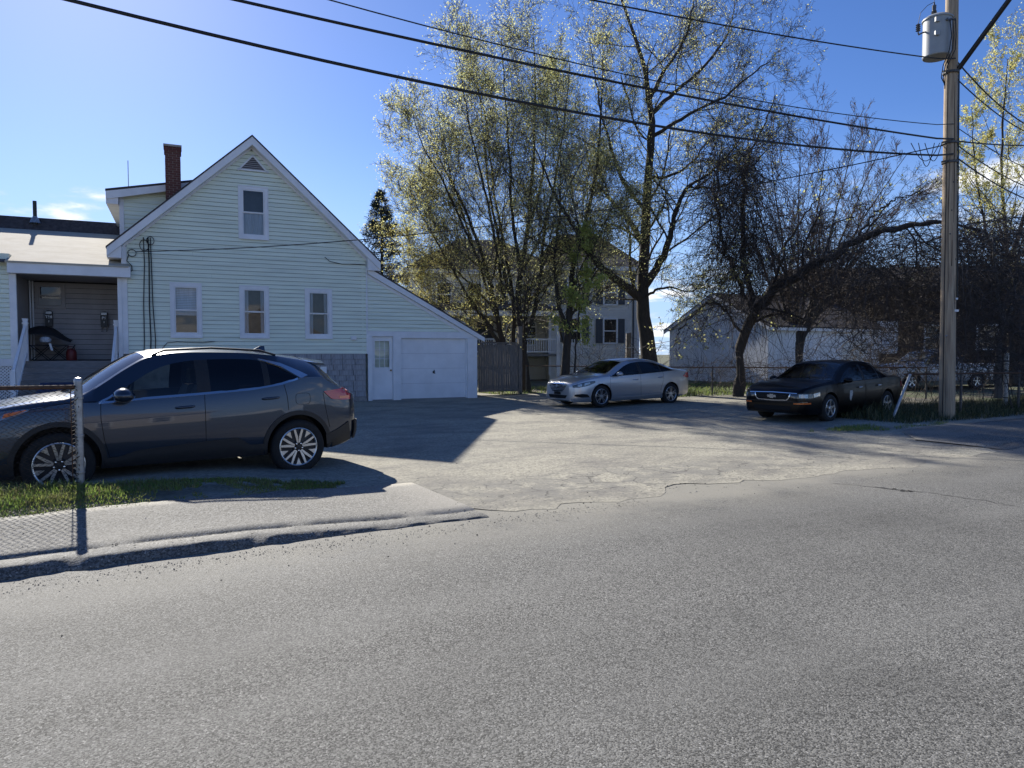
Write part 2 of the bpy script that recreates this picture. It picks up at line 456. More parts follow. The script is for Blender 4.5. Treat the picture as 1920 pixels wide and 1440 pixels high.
def gravel(nt, N, L):
    p = N['Principled BSDF']; vec = world_uv(N, L)
    v1 = tex(N, L, vec, 'vor', Scale=38.0)
    sepc = N.new('ShaderNodeSeparateColor'); L.new(v1.outputs['Color'], sepc.inputs[0])
    c = mixc(N, L, sepc.outputs[0], (0.25, 0.236, 0.192), (0.45, 0.42, 0.335))
    mp = N.new('ShaderNodeMapping'); mp.inputs['Scale'].default_value = (0.75, 1.35, 1); mp.inputs['Rotation'].default_value = (0, 0, R(-25)); L.new(vec, mp.inputs['Vector'])
    n2 = tex(N, L, mp.outputs[0], 'noise', Scale=0.8, Detail=9, Roughness=0.72)
    c = mixc(N, L, mrange(N, L, n2.outputs['Fac'], 0.42, 0.70, 0.0, 0.75), c, (0.155, 0.148, 0.138))
    n3 = tex(N, L, vec, 'noise', Scale=3.5, Detail=6, Roughness=0.7)
    c = mixc(N, L, mrange(N, L, n3.outputs['Fac'], 0.55, 0.72, 0.0, 0.55), c, (0.13, 0.122, 0.112))
    v2 = tex(N, L, vec, 'vor', Scale=14.0)
    s2 = N.new('ShaderNodeSeparateColor'); L.new(v2.outputs['Color'], s2.inputs[0])
    spot = mth(N, L, 'MULTIPLY', mrange(N, L, s2.outputs[0], 0.86, 0.9), mrange(N, L, v2.outputs['Distance'], 0.18, 0.3, 1.0, 0.0))
    c = mixc(N, L, mth(N, L, 'MULTIPLY', spot, 0.7), c, (0.09, 0.085, 0.08))
    sp = N.new('ShaderNodeSeparateXYZ'); L.new(vec, sp.inputs[0])
    wob = tex(N, L, vec, 'noise', Scale=2.2, Detail=5)
    wv = N.new('ShaderNodeVectorMath'); wv.operation = 'MULTIPLY_ADD'
    L.new(wob.outputs['Color'], wv.inputs[0]); wv.inputs[1].default_value = (.45, .45, .45); L.new(vec, wv.inputs[2])
    ve = tex(N, L, wv.outputs[0], 'vor', Scale=2.1, feature='DISTANCE_TO_EDGE')
    zone = mth(N, L, 'MULTIPLY', mrange(N, L, sp.outputs[1], 6.3, 6.7), mrange(N, L, sp.outputs[1], 7.4, 8.2, 1.0, 0.0))
    zone = mth(N, L, 'MULTIPLY', zone, mrange(N, L, wob.outputs['Fac'], 0.44, 0.54))
    worn = mth(N, L, 'MULTIPLY', zone, 0.55)
    c = mixc(N, L, worn, c, (0.185, 0.18, 0.165))
    cr = mth(N, L, 'MULTIPLY', mrange(N, L, ve.outputs['Distance'], 0.008, 0.035, 1.0, 0.0), zone)
    c = mixc(N, L, mth(N, L, 'MULTIPLY', cr, 0.6), c, (0.045, 0.043, 0.04))
    n4 = tex(N, L, vec, 'noise', Scale=0.45, Detail=5, Roughness=0.6)
    c = mixc(N, L, mrange(N, L, n4.outputs['Fac'], 0.45, 0.65, 0.0, 0.35), c, (0.20, 0.19, 0.165))
    L.new(c, p.inputs['Base Color']); p.inputs['Roughness'].default_value = 0.92; p.inputs['Specular IOR Level'].default_value = 0.2
    h = mth(N, L, 'ADD', mth(N, L, 'MULTIPLY', v1.outputs['Distance'], -0.6), mth(N, L, 'MULTIPLY', n3.outputs['Fac'], 0.5))
    bp = N.new('ShaderNodeBump'); bp.inputs['Strength'].default_value = 0.5; bp.inputs['Distance'].default_value = 0.006
    L.new(h, bp.inputs['Height']); L.new(bp.outputs[0], p.inputs['Normal'])
ground_mat('gravel', gravel)
def earth(nt, N, L):
    p = N['Principled BSDF']; vec = world_uv(N, L)
    n1 = tex(N, L, vec, 'noise', Scale=0.5, Detail=8, Roughness=0.7)
    c = mixc(N, L, mrange(N, L, n1.outputs['Fac'], 0.42, 0.62), (0.075, 0.10, 0.035), (0.14, 0.11, 0.075))
    n2 = tex(N, L, vec, 'noise', Scale=9, Detail=5)
    c = mixc(N, L, mrange(N, L, n2.outputs['Fac'], 0.4, 0.7, 0, 0.6), c, (0.055, 0.05, 0.03))
    L.new(c, p.inputs['Base Color']); p.inputs['Roughness'].default_value = 0.95
    bp = N.new('ShaderNodeBump'); bp.inputs['Strength'].default_value = 0.8; bp.inputs['Distance'].default_value = 0.05
    L.new(n2.outputs['Fac'], bp.inputs['Height']); L.new(bp.outputs[0], p.inputs['Normal'])
ground_mat('earth', earth)

g_ = sheet('ground', -500, 700, -500, 800, 60, 60, 0, 'earth', hf=lambda u, v: np.full_like(u, -0.07))
tag(g_, kind='structure')
ROAD = sheet('road', -60, 160, -9.0, 7.3, 2.0, 2.0, 0, 'asphalt_road', hf=lambda u, v: np.zeros_like(u)); tag(ROAD, kind='structure')
def lot_edge(uu):
    a = np.full_like(uu, 7.25)
    mid = (1 - sstep(2.4, 3.6, uu)) + sstep(12.6, 14.2, uu)
    a = a * np.clip(mid, 0, 1) + (KERB_V - 0.1 + 1.1*(fbm(uu*0.8, uu*0+2, 5)-.5) + .35*(fbm(uu*4, uu*0+3, 6)-.5)) * (1 - np.clip(mid, 0, 1))
    return a, np.full_like(uu, 27.0)
def lot_h(u, v): return np.maximum(HT(u, v), 0.0) * sstep(6.0, 7.2, v) - 0.002 * (1 - sstep(5.9, 6.5, v))
d_ = sheet('driveway', -16, 24, 0, 0, 0.2, 0.2, 0.004, 'gravel', edge=lot_edge, hf=lot_h)
tag(d_, kind='structure')
def walk(name, u0, u1, back, taper):
    """Raised asphalt pavement with a worn rolled kerb along the road."""
    n = int((u1-u0)/0.06); uu = np.linspace(u0, u1, n+1)
    k = kerb_h(uu)
    jag = 0.07*(fbm(uu*1.3, uu*0, 11) - .5) + 0.06*(fbm(uu*7, uu*0, 12) - .5)
    front = KERB_V + jag
    bk = back(uu)
    rows = []
    f1 = fbm(uu*3.1, uu*0+1, 13); f2 = fbm(uu*7, uu*0+4, 14); f3 = fbm(uu*2.0, uu*0+9, 15)
    g1 = fbm(uu*11, uu*0+6, 17); chip = np.clip((fbm(uu*4.5, uu*0+8, 18)-.58)*6, 0, 1)
    prof = [(front - 0.035, np.full_like(uu, -0.03)), (front - 0.030 - 0.035*f2, k*0.05),
            (front - 0.020 - 0.045*(g1-.4), k*(0.30 + .15*(f2-.5))), (front - 0.010 + .045*(g1-.5) + .05*chip, k*(0.62 + 0.3*(f1-.5))),
            (front + 0.012 + .03*(f2-.5) + .06*chip, k*(0.90 + 0.10*(g1-.5) - .25*chip)), (front + 0.06 + .06*chip, k*(0.975 + 0.05*(f2-.5) - .12*chip)),
            (front + 0.215 + .03*f2, k*(0.99 + 0.02*f1)), (front + 0.232 + .03*f2, k*0.985 - 0.016*(f3 > .35)), (front + 0.25 + .03*f2, k + 0.006)]
    for vv, zz in prof: rows.append((vv, zz))
    for t in np.linspace(0, 1, 9)[1:]:
        vv = (front + 0.27 + .03*f2) * (1-t) + bk * t
        rows.append((vv, HT(uu, np.maximum(vv, KERB_V)) + 0.012 + 0.006*(fbm(uu*2, vv*2, 16)-.5)))
    rows.append((bk + 0.01, HT(uu, bk) - 0.04))
    P = []
    for vv, zz in rows:
        zz = zz * 1.0
        x, y = uv2xy(uu, vv); P.append(np.stack([x, y, zz], -1))
    P = np.stack(P, 1)
    m_ = P.shape[1]
    I = np.arange((n+1)*m_).reshape(n+1, m_)
    Fc = np.stack([I[:-1,:-1], I[1:,:-1], I[1:,1:], I[:-1,1:]], -1).reshape(-1, 4)
    mi = np.tile(np.array([1]*7 + [0]*(m_-8)), n)
    o = raw(name, P.reshape(-1, 3), Fc, ['asphalt_walk', 'asphalt_kerb'], mi=mi, smooth=True)
    tag(o, kind='structure'); return o
walk('pavement', -22, 3.25, lambda u: 7.47 + 0.12*(fbm(u*1.6, u*0, 21)-.5) + 0.06*(fbm(u*7, u*0, 23)-.5) + 0.6*sstep(0.8, 3.0, u), 1)
walk('pavement', 12.9, 70, lambda u: 8.38 + 0.25*(fbm(u*.9, u*0, 22)-.5) - 0.9*(1-sstep(12.8, 14.0, u)), -1)

def yard_edge(uu): return 18.5 + 4.8*(1-sstep(15.2, 17.0, uu)) + .5*(fbm(uu*.8, uu*0, 24)-.5), np.full_like(uu, 46.0)
y_ = sheet('yard', 13.2, 44, 0, 0, 0.5, 0.5, 0.012, 'earth', edge=yard_edge, hf=lambda u, v: 0.035 + 0.0*u + 0.03*(fbm(u*.7, v*.7, 25)-.3)); tag(y_, kind='structure')
# ------------------------------------------------------------------ the pale green house (local x along the gable wall, y into the house)
HA = R(25)
house = empty('green_house', (-1.27, 25.2, 0.02), HA)
tag(house, 'pale green clapboard house with steep gable, attached garage and recessed porch', 'house')
SL, SRT, SC0 = -10.98, -3.90, -7.42          # main block left, right, ridge
SLOPE = 0.913
def roof_z(s): return 8.20 - SLOPE * abs(s - SC0)
EXPO = 0.127

def clap(name, z0, z1, span, y, parent, m, holes=(), expo=EXPO, proud=0.026):
    """Lap siding: one object for each board, cut round the openings."""
    z = z0
    while z < z1 - 0.02:
        zt = min(z + expo, z1)
        lo, hi = span(z), span(zt)
        cuts = sorted((h[0], h[1]) for h in holes if h[2] < zt - 0.02 and h[3] > z + 0.02)
        segs = []; a_lo, a_hi = lo[0], hi[0]
        for c0, c1 in cuts:
            if c0 > a_lo + 0.02: segs.append((a_lo, c0, max(a_hi, a_lo), c0))
            a_lo = a_hi = c1
        if lo[1] > a_lo + 0.02: segs.append((a_lo, lo[1], a_hi, max(hi[1], a_hi + 0.002)))
        fill = []
        for h in holes:
            if z + .012 < h[3] < zt - .012: fill.append((h[0], h[1], h[3], zt))
            if z + .012 < h[2] < zt - .012: fill.append((h[0], h[1], z, h[2]))
        for b0, b1, zz0, zz1 in fill:
            if (b1 - b0) > .02:
                y0 = y - proud*(1-(zz0-z)/expo); y1 = y - proud*(1-(zz1-.009-z)/expo)
                MB().hexa([(b0, y0, zz0), (b1, y0, zz0), (b1, y+.004, zz0), (b0, y+.004, zz0)], [(b0, y1, zz1-.009), (b1, y1, zz1-.009), (b1, y+.006, zz1-.009), (b0, y+.006, zz1-.009)]).build(name, m, parent)
        cutup = []
        for b0, b1, t0, t1 in segs:                    # overlap joints of the long boards
            while b1 - b0 > 3.9:
                m_ = b0 + rnd.uniform(1.4, 3.6); m_ = min(max(m_, t0 + .3), t1 - .3)
                if m_ - b0 < .3 or b1 - m_ < .3: break
                cutup.append((b0, m_ - .002, t0, m_ - .002)); b0 = t0 = m_
            cutup.append((b0, b1, t0, t1))
        for b0, b1, t0, t1 in cutup:
            j = rnd.uniform(-0.004, 0.004)
            if b1 - b0 < 0.02: continue
            tz = zt - 0.009
            MB().hexa([(b0, y - proud + j, z), (b1, y - proud + j, z), (b1, y + 0.004, z), (b0, y + 0.004, z)],
                      [(t0, y - 0.002, tz), (t1, y - 0.002, tz), (t1, y + 0.006, tz), (t0, y + 0.006, tz)]).build(name, m, parent)
        z = zt

def make_window(s0, s1, z0, z1, y, parent, mull=None, shade='blind', lower=None, trim='white_trim', cap=True):
    """Double-hung window: casing, two sashes, panes and what hangs behind them."""
    w = 0.085
    f = MB()
    f.box(s0, s0+w, y-0.045, y+0.03, z0, z1); f.box(s1-w, s1, y-0.045, y+0.03, z0, z1)
    f.box(s0+w, s1-w, y-0.045, y+0.03, z1-w, z1); f.box(s0+w, s1-w, y-0.045, y+0.03, z0, z0+w)
    win = f.build('window', trim, parent)
    if cap:
        MB().box(s0-0.03, s1+0.03, y-0.075, y-0.046, z0-0.045, z0+0.012).build('sill', trim, win)
        e = MB(); e.box(s0-0.03, s0-0.002, y-0.055, y, z0, z1+0.03); e.box(s1+0.002, s1+0.03, y-0.055, y, z0, z1+0.03)
        e.box(s0-0.002, s1+0.002, y-0.055, y, z1+0.002, z1+0.03); e.build('outer_casing', trim, win)
    a, b, c, d = s0+w+0.002, s1-w-0.002, z0+w+0.002, z1-w-0.002
    mid = c + (d-c) * 0.5; t = 0.035
    for k, (za, zb, yo) in enumerate(((mid-0.012, d, 0.0), (c, mid+0.012, 0.022))):
        q = MB(); yy0, yy1 = y-0.03+yo, y-0.01+yo
        q.box(a, a+t, yy0, yy1, za, zb); q.box(b-t, b, yy0, yy1, za, zb)
        q.box(a+t, b-t, yy0, yy1, zb-t, zb); q.box(a+t, b-t, yy0, yy1, za, za+t)
        q.build('sash', trim, win)
        g = MB(); g.add([(a+t-.004, yy0+.008, za+t-.004), (b-t+.004, yy0+.008, za+t-.004), (b-t+.004, yy0+.008, zb-t+.004), (a+t-.004, yy0+.008, zb-t+.004)], [(0,1,2,3)])
        g.build('pane', 'window_glass', win)
    if shade:
        MB().box(a, b, y+0.09, y+0.10, mid - (0.15 if shade == 'blind' else -0.02), d+0.03).build('shade', shade, win)
    if shade == 'blind':
        for i in range(int((d-c)/.05)):
            zz = d - .03 - i*.05
            if zz < mid - .15: break
            MB().hexa([(a, y+.070, zz-.018), (b, y+.070, zz-.018), (b, y+.074, zz-.018), (a, y+.074, zz-.018)], [(a, y+.082, zz+.018), (b, y+.082, zz+.018), (b, y+.086, zz+.018), (a, y+.086, zz+.018)]).build('blind_slat', 'curtain', win)
    if shade is None and not lower and cap:
        for e0, e1 in ((a, a+(b-a)*.24), (b-(b-a)*.20, b)):
            q = MB(); n = 8; pts = [(e0 + (e1-e0)*i/n, y+.075+.022*math.sin(i*2.1)) for i in range(n+1)]
            q.add([(x, yy, c) for x, yy in pts] + [(x, yy, d) for x, yy in pts], [(i, i+1, i+n+2, i+n+1) for i in range(n)])
            q.build('curtain', 'curtain', win, smooth=60)
    if lower:
        q = MB(); n = 14
        pts = [(a + (b-a)*i/n, y+0.07+0.018*math.sin(i*2.4)) for i in range(n+1)]
        q.add([(x, yy, c-0.02) for x, yy in pts] + [(x, yy, mid) for x, yy in pts], [(i, i+1, i+n+2, i+n+1) for i in range(n)])
        q.build('curtain', lower, win, smooth=60)
    return win

# openings of the gable wall (s0, s1, z0, z1)
WA, WB, WC = (-9.73, -8.92, 2.09, 3.66), (-7.81, -7.0, 2.09, 3.65), (-5.86, -5.06, 2.09, 3.63)
WG = (-7.80, -6.98, 5.13, 6.69)
holes = [(w[0]+.03, w[1]-.03, w[2]+.02, w[3]-.02) for w in (WA, WB, WC, WG)]
def main_span(z):
    lim = (8.20 - 0.30 - z) / SLOPE
    return (max(SL + 0.12, SC0 - lim), min(SRT - 0.02, SC0 + lim))
clap('clapboard', 1.575, 7.82, main_span, 0.0, house, 'siding', holes)
def lean_span(z):
    return (SRT + 0.03, min(-0.02, SRT + (4.34 - z) / 0.545))
clap('clapboard', 2.33, 4.30, lean_span, 0.0, house, 'siding')
# inner walls carry the roofs and close the rooms
inner = MB()
inner.prism([(SL+.02, 0.3), (SRT-.02, 0.3), (SRT-.02, roof_z(SRT)-.32), (SC0, 7.85), (SL+.02, roof_z(SL)-.32)], 0.30, 9.3)
inner.prism([(SRT+.02, 0.0), (-.03, 0.0), (-.03, 2.12), (SRT+.02, 4.25)], 0.20, 8.0)
inner.build('wall', 'siding', house)
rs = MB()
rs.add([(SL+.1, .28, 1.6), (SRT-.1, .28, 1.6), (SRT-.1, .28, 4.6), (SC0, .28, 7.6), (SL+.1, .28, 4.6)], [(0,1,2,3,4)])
rs.build('room_shade_panel', 'dark_room', house)  # near-black sheet behind the panes; its colour stands in for the rooms' shade
# corner boards and base board
MB().box(SL-0.02, SL+0.118, -0.035, 0.12, 1.575, 4.66).build('corner_board', 'white_trim', house)
MB().box(SRT-0.022, SRT+0.024, -0.032, 0.01, 1.575, 4.42).build('corner_board', 'white_trim', house)
# asphalt-cement shingles of the base, one object each where they show
MB().prism([(SL+.03, -0.2), (SRT-.05, -0.2), (SRT-.05, 1.58), (SL+.03, 1.58)], 0.012, 0.25).build('foundation', 'foundation', house)
MB().box(SL, SRT-.03, -0.035, 0.011, -0.3, 0.16).build('footing', 'foundation', house)
shm = {}
for r_i in range(8):
    z0 = 0.165 + r_i * 0.176; x = SRT - 0.035
    while x > -7.3:
        w_ = rnd.choice((0.30, 0.36, 0.42, 0.46)); x0 = x - w_
        key = (w_, r_i % 2)
        if key not in shm:
            o = MB().hexa([(0, -0.030, 0), (w_-.016, -0.028, 0), (w_-.016, 0.008, 0), (0, 0.008, 0)],
                          [(0, -0.006, .170), (w_-.016, -0.006, .170), (w_-.016, 0.008, .170), (0, 0.008, .170)]).build('wall_shingle', 'cement_shingle', house)
            shm[key] = o.data
        else:
            o = bpy.data.objects.new('wall_shingle', shm[key]); COL.objects.link(o); o.parent = house
        o.location = (x0, rnd.uniform(-.003, .003), z0); x = x0
MB().box(-5.43, -5.23, -0.05, -0.024, 0.95, 1.16).build('vent_cover', 'white_trim', house)
q = MB().box(-4.44, -4.26, -0.075, -0.022, 2.02, 2.15); q.box(-4.41, -4.29, -0.11, -0.076, 2.04, 2.13)
q.build('dryer_vent', 'white_trim', house)

# roofs
def slab(name, s0, z0, s1, z1, y0, y1, t, m, parent):
    return MB().hexa([(s0, y0, z0-t), (s1, y0, z1-t), (s1, y1, z1-t), (s0, y1, z0-t)], [(s0, y0, z0), (s1, y0, z1), (s1, y1, z1), (s0, y1, z0)]).build(name, m, parent)
E_L, E_R = -11.36, -3.48
slab('roof', E_L, roof_z(E_L), SC0, 8.20, -0.33, 9.6, 0.05, 'roof_shingle', house)
slab('roof', SC0 + .001, 8.20, E_R, roof_z(E_R), -0.33, 9.6, 0.05, 'roof_shingle', house)
for a, b in ((E_L+.02, SC0), (E_R-.02, SC0)):
    za, zb = roof_z(a) - .055, roof_z(b) - .055
    lo = 0.24
    MB().hexa([(a, -0.315, za-lo), (b, -0.315, zb-lo), (b, -0.27, zb-lo), (a, -0.27, za-lo)], [(a, -0.315, za), (b, -0.315, zb), (b, -0.27, zb), (a, -0.27, za)]).build('rake_board', 'white_trim', house)
    MB().hexa([(a, -0.268, za-.23), (b, -0.268, zb-.23), (b, 0.0, zb-.23), (a, 0.0, za-.23)], [(a, -0.268, za-.20), (b, -0.268, zb-.20), (b, 0.0, zb-.20), (a, 0.0, za-.20)]).build('soffit', 'white_trim', house)
    MB().hexa([(a, -0.030, za-.31), (b, -0.030, zb-.31), (b, -0.024, zb-.31), (a, -0.024, za-.31)], [(a, -0.030, za-.232), (b, -0.030, zb-.232), (b, -0.024, zb-.232), (a, -0.024, za-.232)]).build('frieze_trim', 'white_trim', house)
# boxed eaves left and right
for a, b in ((E_L + .02, SL), (SRT, E_R - .02)):
    zz = min(roof_z(a), roof_z(b)) - 0.32
    m_ = MB(); hi0, hi1 = roof_z(a)-.06, roof_z(b)-.06
    m_.prism([(a, zz), (b, zz), (b, hi1-.21), (a, hi0-.21)], -0.265, 9.3); m_.build('eave_box', 'white_trim', house)
# lean-to roof over the garage
slab('roof', SRT + .02, 4.46, 0.30, 2.19, -0.14, 8.3, 0.05, 'roof_shingle', house)
MB().hexa([(SRT+.03, -0.13, 4.20), (0.28, -0.13, 1.995), (0.28, -0.05, 1.995), (SRT+.03, -0.05, 4.20)], [(SRT+.03, -0.13, 4.40), (0.28, -0.13, 2.145), (0.28, -0.05, 2.145), (SRT+.03, -0.05, 4.40)]).build('rake_board', 'white_trim', house)
MB().hexa([(SRT+.03, -0.032, 4.10), (0.0, -0.032, 1.99), (0.0, -0.026, 1.99), (SRT+.03, -0.026, 4.10)], [(SRT+.03, -0.032, 4.195), (0.0, -0.032, 2.13), (0.0, -0.026, 2.13), (SRT+.03, -0.026, 4.195)]).build('frieze_trim', 'white_trim', house)

# louvred gable vent
v = MB(); a, b, c = (-7.84, 7.17), (-6.93, 7.17), (-7.385, 7.68)
for p, q in ((a, b), (b, c), (c, a)):
    d = Vector((q[0]-p[0], q[1]-p[1])).normalized(); n = Vector((-d.y, d.x)) * 0.045
    v.prism([p, q, (q[0]+n.x, q[1]+n.y), (p[0]+n.x, p[1]+n.y)], -0.06, -0.03)
gv = v.build('gable_vent', 'white_trim', house)
MB().prism([(a[0]+.04, a[1]+.03), (b[0]-.04, b[1]+.03), (c[0], c[1]-.04)], -0.030, -0.027).build('vent_backing', 'dark_room', gv)
for i in range(7):
    z = 7.215 + i*0.058; h = (7.62 - z) / 0.51 * 0.42
    if h < 0.03: break
    MB().hexa([(-7.385-h, -.056, z), (-7.385+h, -.056, z), (-7.385+h, -.05, z), (-7.385-h, -.05, z)], [(-7.385-h, -.034, z+.04), (-7.385+h, -.034, z+.04), (-7.385+h, -.03, z+.04), (-7.385-h, -.03, z+.04)]).build('louvre', 'porch_siding', gv)

make_window(*WA, 0.0, house, shade='blind')
make_window(*WB, 0.0, house, shade=None, lower=None)
make_window(*WC, 0.0, house, shade=None)
make_window(*WG, 0.0, house, shade=None, lower='curtain')

# garage front: white frame, overhead door, nine-light door
fr = MB(); fr.box(-3.875, -3.742, -0.045, 0.15, -.05, 2.325); fr.box(-3.022, -2.757, -0.045, 0.15, -.05, 2.325); fr.box(-0.343, 0.02, -0.045, 0.15, -.02, 2.10)
fr.box(-3.741, -3.023, -0.045, 0.15, 2.155, 2.325); fr.box(-2.756, 0.02, -0.047, 0.15, 2.105, 2.325)
fr.build('garage_frame', 'white_trim', house)
gd = empty('garage_door'); gd.parent = house
for i in range(4):
    z0 = 0.045 + i*0.515
    p = MB(); p.box(-2.754, -0.40, 0.060, 0.10, z0, z0+0.509)
    pn = p.build('door_section', 'white_door', gd)
    MB().box(-2.754, -0.40, 0.066, 0.10, z0+.509, z0+.515).build('section_joint', 'porch_siding', gd)
MB().box(-0.398, -0.345, 0.02, 0.10, 0.03, 2.10).build('door_stop', 'white_trim', gd)
MB().box(-2.754, -0.40, 0.062, 0.09, 0.012, 0.044).build('weather_seal', 'foundation', gd)
h_ = MB(); h_.tube([(-1.56, 0.02, 1.02), (-1.56, 0.03, 0.92)], .014); h_.tube([(-1.60, .045, .93), (-1.52, .045, .89)], .012); h_.box(-1.60, -1.53, 0.040, 0.06, .9, .98)
h_.build('handle', 'black_plastic', gd)
dr = MB()
D0, D1, DZ = -3.738, -3.026, 2.15
zl, zh = 1.12, 2.00; la, lb = D0+0.11, D1-0.11
dr.box(D0, la, .05, .09, .04, DZ); dr.box(lb, D1, .05, .09, .04, DZ); dr.box(la, lb, .05, .09, zh, DZ); dr.box(la, lb, .05, .09, .04, zl)
door = dr.build('entry_door', 'white_door', house)
for k in range(2):
    a = la + k*(lb-la)/2 + .03; b = a + (lb-la)/2 - .06
    for z0, z1 in ((0.18, 0.52), (0.60, 1.0)):
        f = MB(); f.box(a, b, .044, .05, z0, z0+.025); f.box(a, b, .044, .05, z1-.025, z1); f.box(a, a+.025, .044, .05, z0+.025, z1-.025); f.box(b-.025, b, .044, .05, z0+.025, z1-.025)
        f.build('panel_moulding', 'white_door', door)
f = MB()
f.box(la-.02, lb+.02, .040, .05, zl-.03, zl); f.box(la-.02, lb+.02, .040, .05, zh, zh+.03); f.box(la-.02, la, .040, .05, zl, zh); f.box(lb, lb+.02, .040, .05, zl, zh)
for i in (1, 2):
    x = la + (lb-la)*i/3; f.box(x-.008, x+.008, .046, .058, zl, zh)
    z = zl + (zh-zl)*i/3; f.box(la, lb, .047, .057, z-.008, z+.008)
f.build('muntin_grid', 'white_trim', door)
for i in range(3):
    for j in range(3):
        x0, x1 = la + (lb-la)*i/3, la + (lb-la)*(i+1)/3; z0, z1 = zl + (zh-zl)*j/3, zl + (zh-zl)*(j+1)/3
        MB().add([(x0, .0525, z0), (x1, .0525, z0), (x1, .0525, z1), (x0, .0525, z1)], [(0,1,2,3)]).build('pane', 'window_glass', door)
MB().lathe([(.012, 0), (.012, -.03), (.028, -.035), (.032, -.052), (.02, -.07), (0, -.072)], 'y', 14, (D1-.07, .05, 1.02)).build('door_knob', 'brass', door, smooth=40)
MB().box(D0+.02, D1-.02, .051, .15, .0, .039).build('threshold', 'foundation', door)

# shed dormer on the left slope
dm = empty('dormer'); dm.parent = house
DS, DY = -11.08, 1.25
def dtop(s): return 6.50 + (s - DS) * 0.21
def dspan(z):
    lim_r = SC0 - (8.20 - z) / SLOPE + 0.02          # where the main roof comes up
    return (DS + 0.10, max(DS + .11, min(lim_r, -8.6)))
clap('clapboard', 4.9, 7.0, lambda z: (max(DS + 0.10, DS + (z - 6.42)/0.21 if z > 6.42 else DS+.10), dspan(z)[1]), DY, dm, 'siding')
MB().box(DS-.02, DS+.10, DY-.035, DY+.1, 4.85, 6.49).build('corner_board', 'white_trim', dm)
MB().prism([(DS, 5.0), (-8.7, 7.0), (-8.7, dtop(-8.7)-.1), (DS, 6.42)], DY+.006, DY+5).build('wall', 'siding', dm)
s0, s1 = DS-0.36, -8.62
MB().hexa([(s0, DY-.28, dtop(s0)-.02), (s1, DY-.28, dtop(s1)-.02), (s1, DY+5.3, dtop(s1)-.02), (s0, DY+5.3, dtop(s0)-.02)], [(s0, DY-.28, dtop(s0)+.04), (s1, DY-.28, dtop(s1)+.04), (s1, DY+5.3, dtop(s1)+.04), (s0, DY+5.3, dtop(s0)+.04)]).build('roof', 'roof_shingle', dm)
MB().hexa([(s0+.01, DY-.27, dtop(s0)-.26), (s1, DY-.27, dtop(s1)-.20), (s1, DY-.23, dtop(s1)-.20), (s0+.01, DY-.23, dtop(s0)-.26)], [(s0+.01, DY-.27, dtop(s0)-.025), (s1, DY-.27, dtop(s1)-.025), (s1, DY-.23, dtop(s1)-.025), (s0+.01, DY-.23, dtop(s0)-.025)]).build('rake_board', 'white_trim', dm)
MB().hexa([(s0+.01, DY-.225, dtop(s0)-.38), (DS-.03, DY-.225, dtop(s0)-.38), (DS-.03, DY+5, dtop(s0)-.38), (s0+.01, DY+5, dtop(s0)-.38)], [(s0+.01, DY-.225, dtop(s0)-.03), (DS-.03, DY-.225, dtop(DS)-.03), (DS-.03, DY+5, dtop(DS)-.03), (s0+.01, DY+5, dtop(s0)-.03)]).build('eave_box', 'white_trim', dm)
an = MB().tube([(-10.86, 1.6, 6.4), (-10.86, 1.6, 7.50)], .012, 6); an.build('antenna', 'galvanised', dm)

# brick chimney; every brick has its own edges
ch = empty('chimney'); ch.parent = house
cx0, cx1, cy0, cy1 = -9.82, -9.40, 0.55, 1.05
MB().box(cx0+.012, cx1-.012, cy0+.012, cy1-.012, 5.2, 7.80).build('mortar_core', 'mortar', ch)
bk = MB(); z = 5.4; row = 0
while z < 7.80:
    ex = 0.025 if z > 7.62 else 0.0
    for side in range(4):
        ln = (cx1-cx0) if side % 2 == 0 else (cy1-cy0)
        x = -0.105 if row % 2 else 0.0
        while x < ln - 0.01:
            a, b = max(x, 0) + .005, min(x + 0.205, ln) - .005
            if b - a > 0.02:
                d = rnd.uniform(-.003, .004) + ex
                if side == 0: bk.box(cx0+a, cx0+b, cy0-d, cy0+.02, z, z+.058)
                elif side == 1: bk.box(cx1-.02, cx1+d, cy0+a, cy0+b, z, z+.058)
                elif side == 2: bk.box(cx0+a, cx0+b, cy1-.02, cy1+d, z, z+.058)
                else: bk.box(cx0-d, cx0+.02, cy0+a, cy0+b, z, z+.058)
            x += 0.21
    z += 0.068; row += 1
tag(bk.build('bricks', 'brick', ch), kind='stuff')
MB().box(cx0-.04, cx1+.04, cy0-.04, cy1+.04, 7.80, 7.86).build('chimney_cap', 'mortar', ch)

# ---------------- porch and left wing
PL = -13.56
PY = 1.95
clap('clapboard', 1.44, 3.95, lambda z: (-17.0, PL - 0.13), 0.0, house, 'siding', holes=[(-15.6, -14.08, 1.7, 3.3)])
MB().box(-17.0, PL-.13, 0.03, 6.0, 0.0, 4.3).build('wall', 'siding', house)
MB().box(-15.6, -14.05, -.04, 0.02, 1.66, 3.34).build('window_casing', 'white_trim', house)
MB().box(-17.0, PL+.005, -.055, 0.02, 1.235, 1.435).build('skirt_board', 'white_trim', house)
MB().box(PL-.13, PL+.03, -.05, .05, 1.436, 3.75).build('porch_post', 'white_trim', house)
MB().box(SL-.13, SL-.022, -.05, .05, 1.40, 3.75).build('porch_post', 'white_trim', house)
MB().box(PL-.03, PL+.13, -.062, .05, -.05, 1.234).build('porch_post', 'white_trim', house)
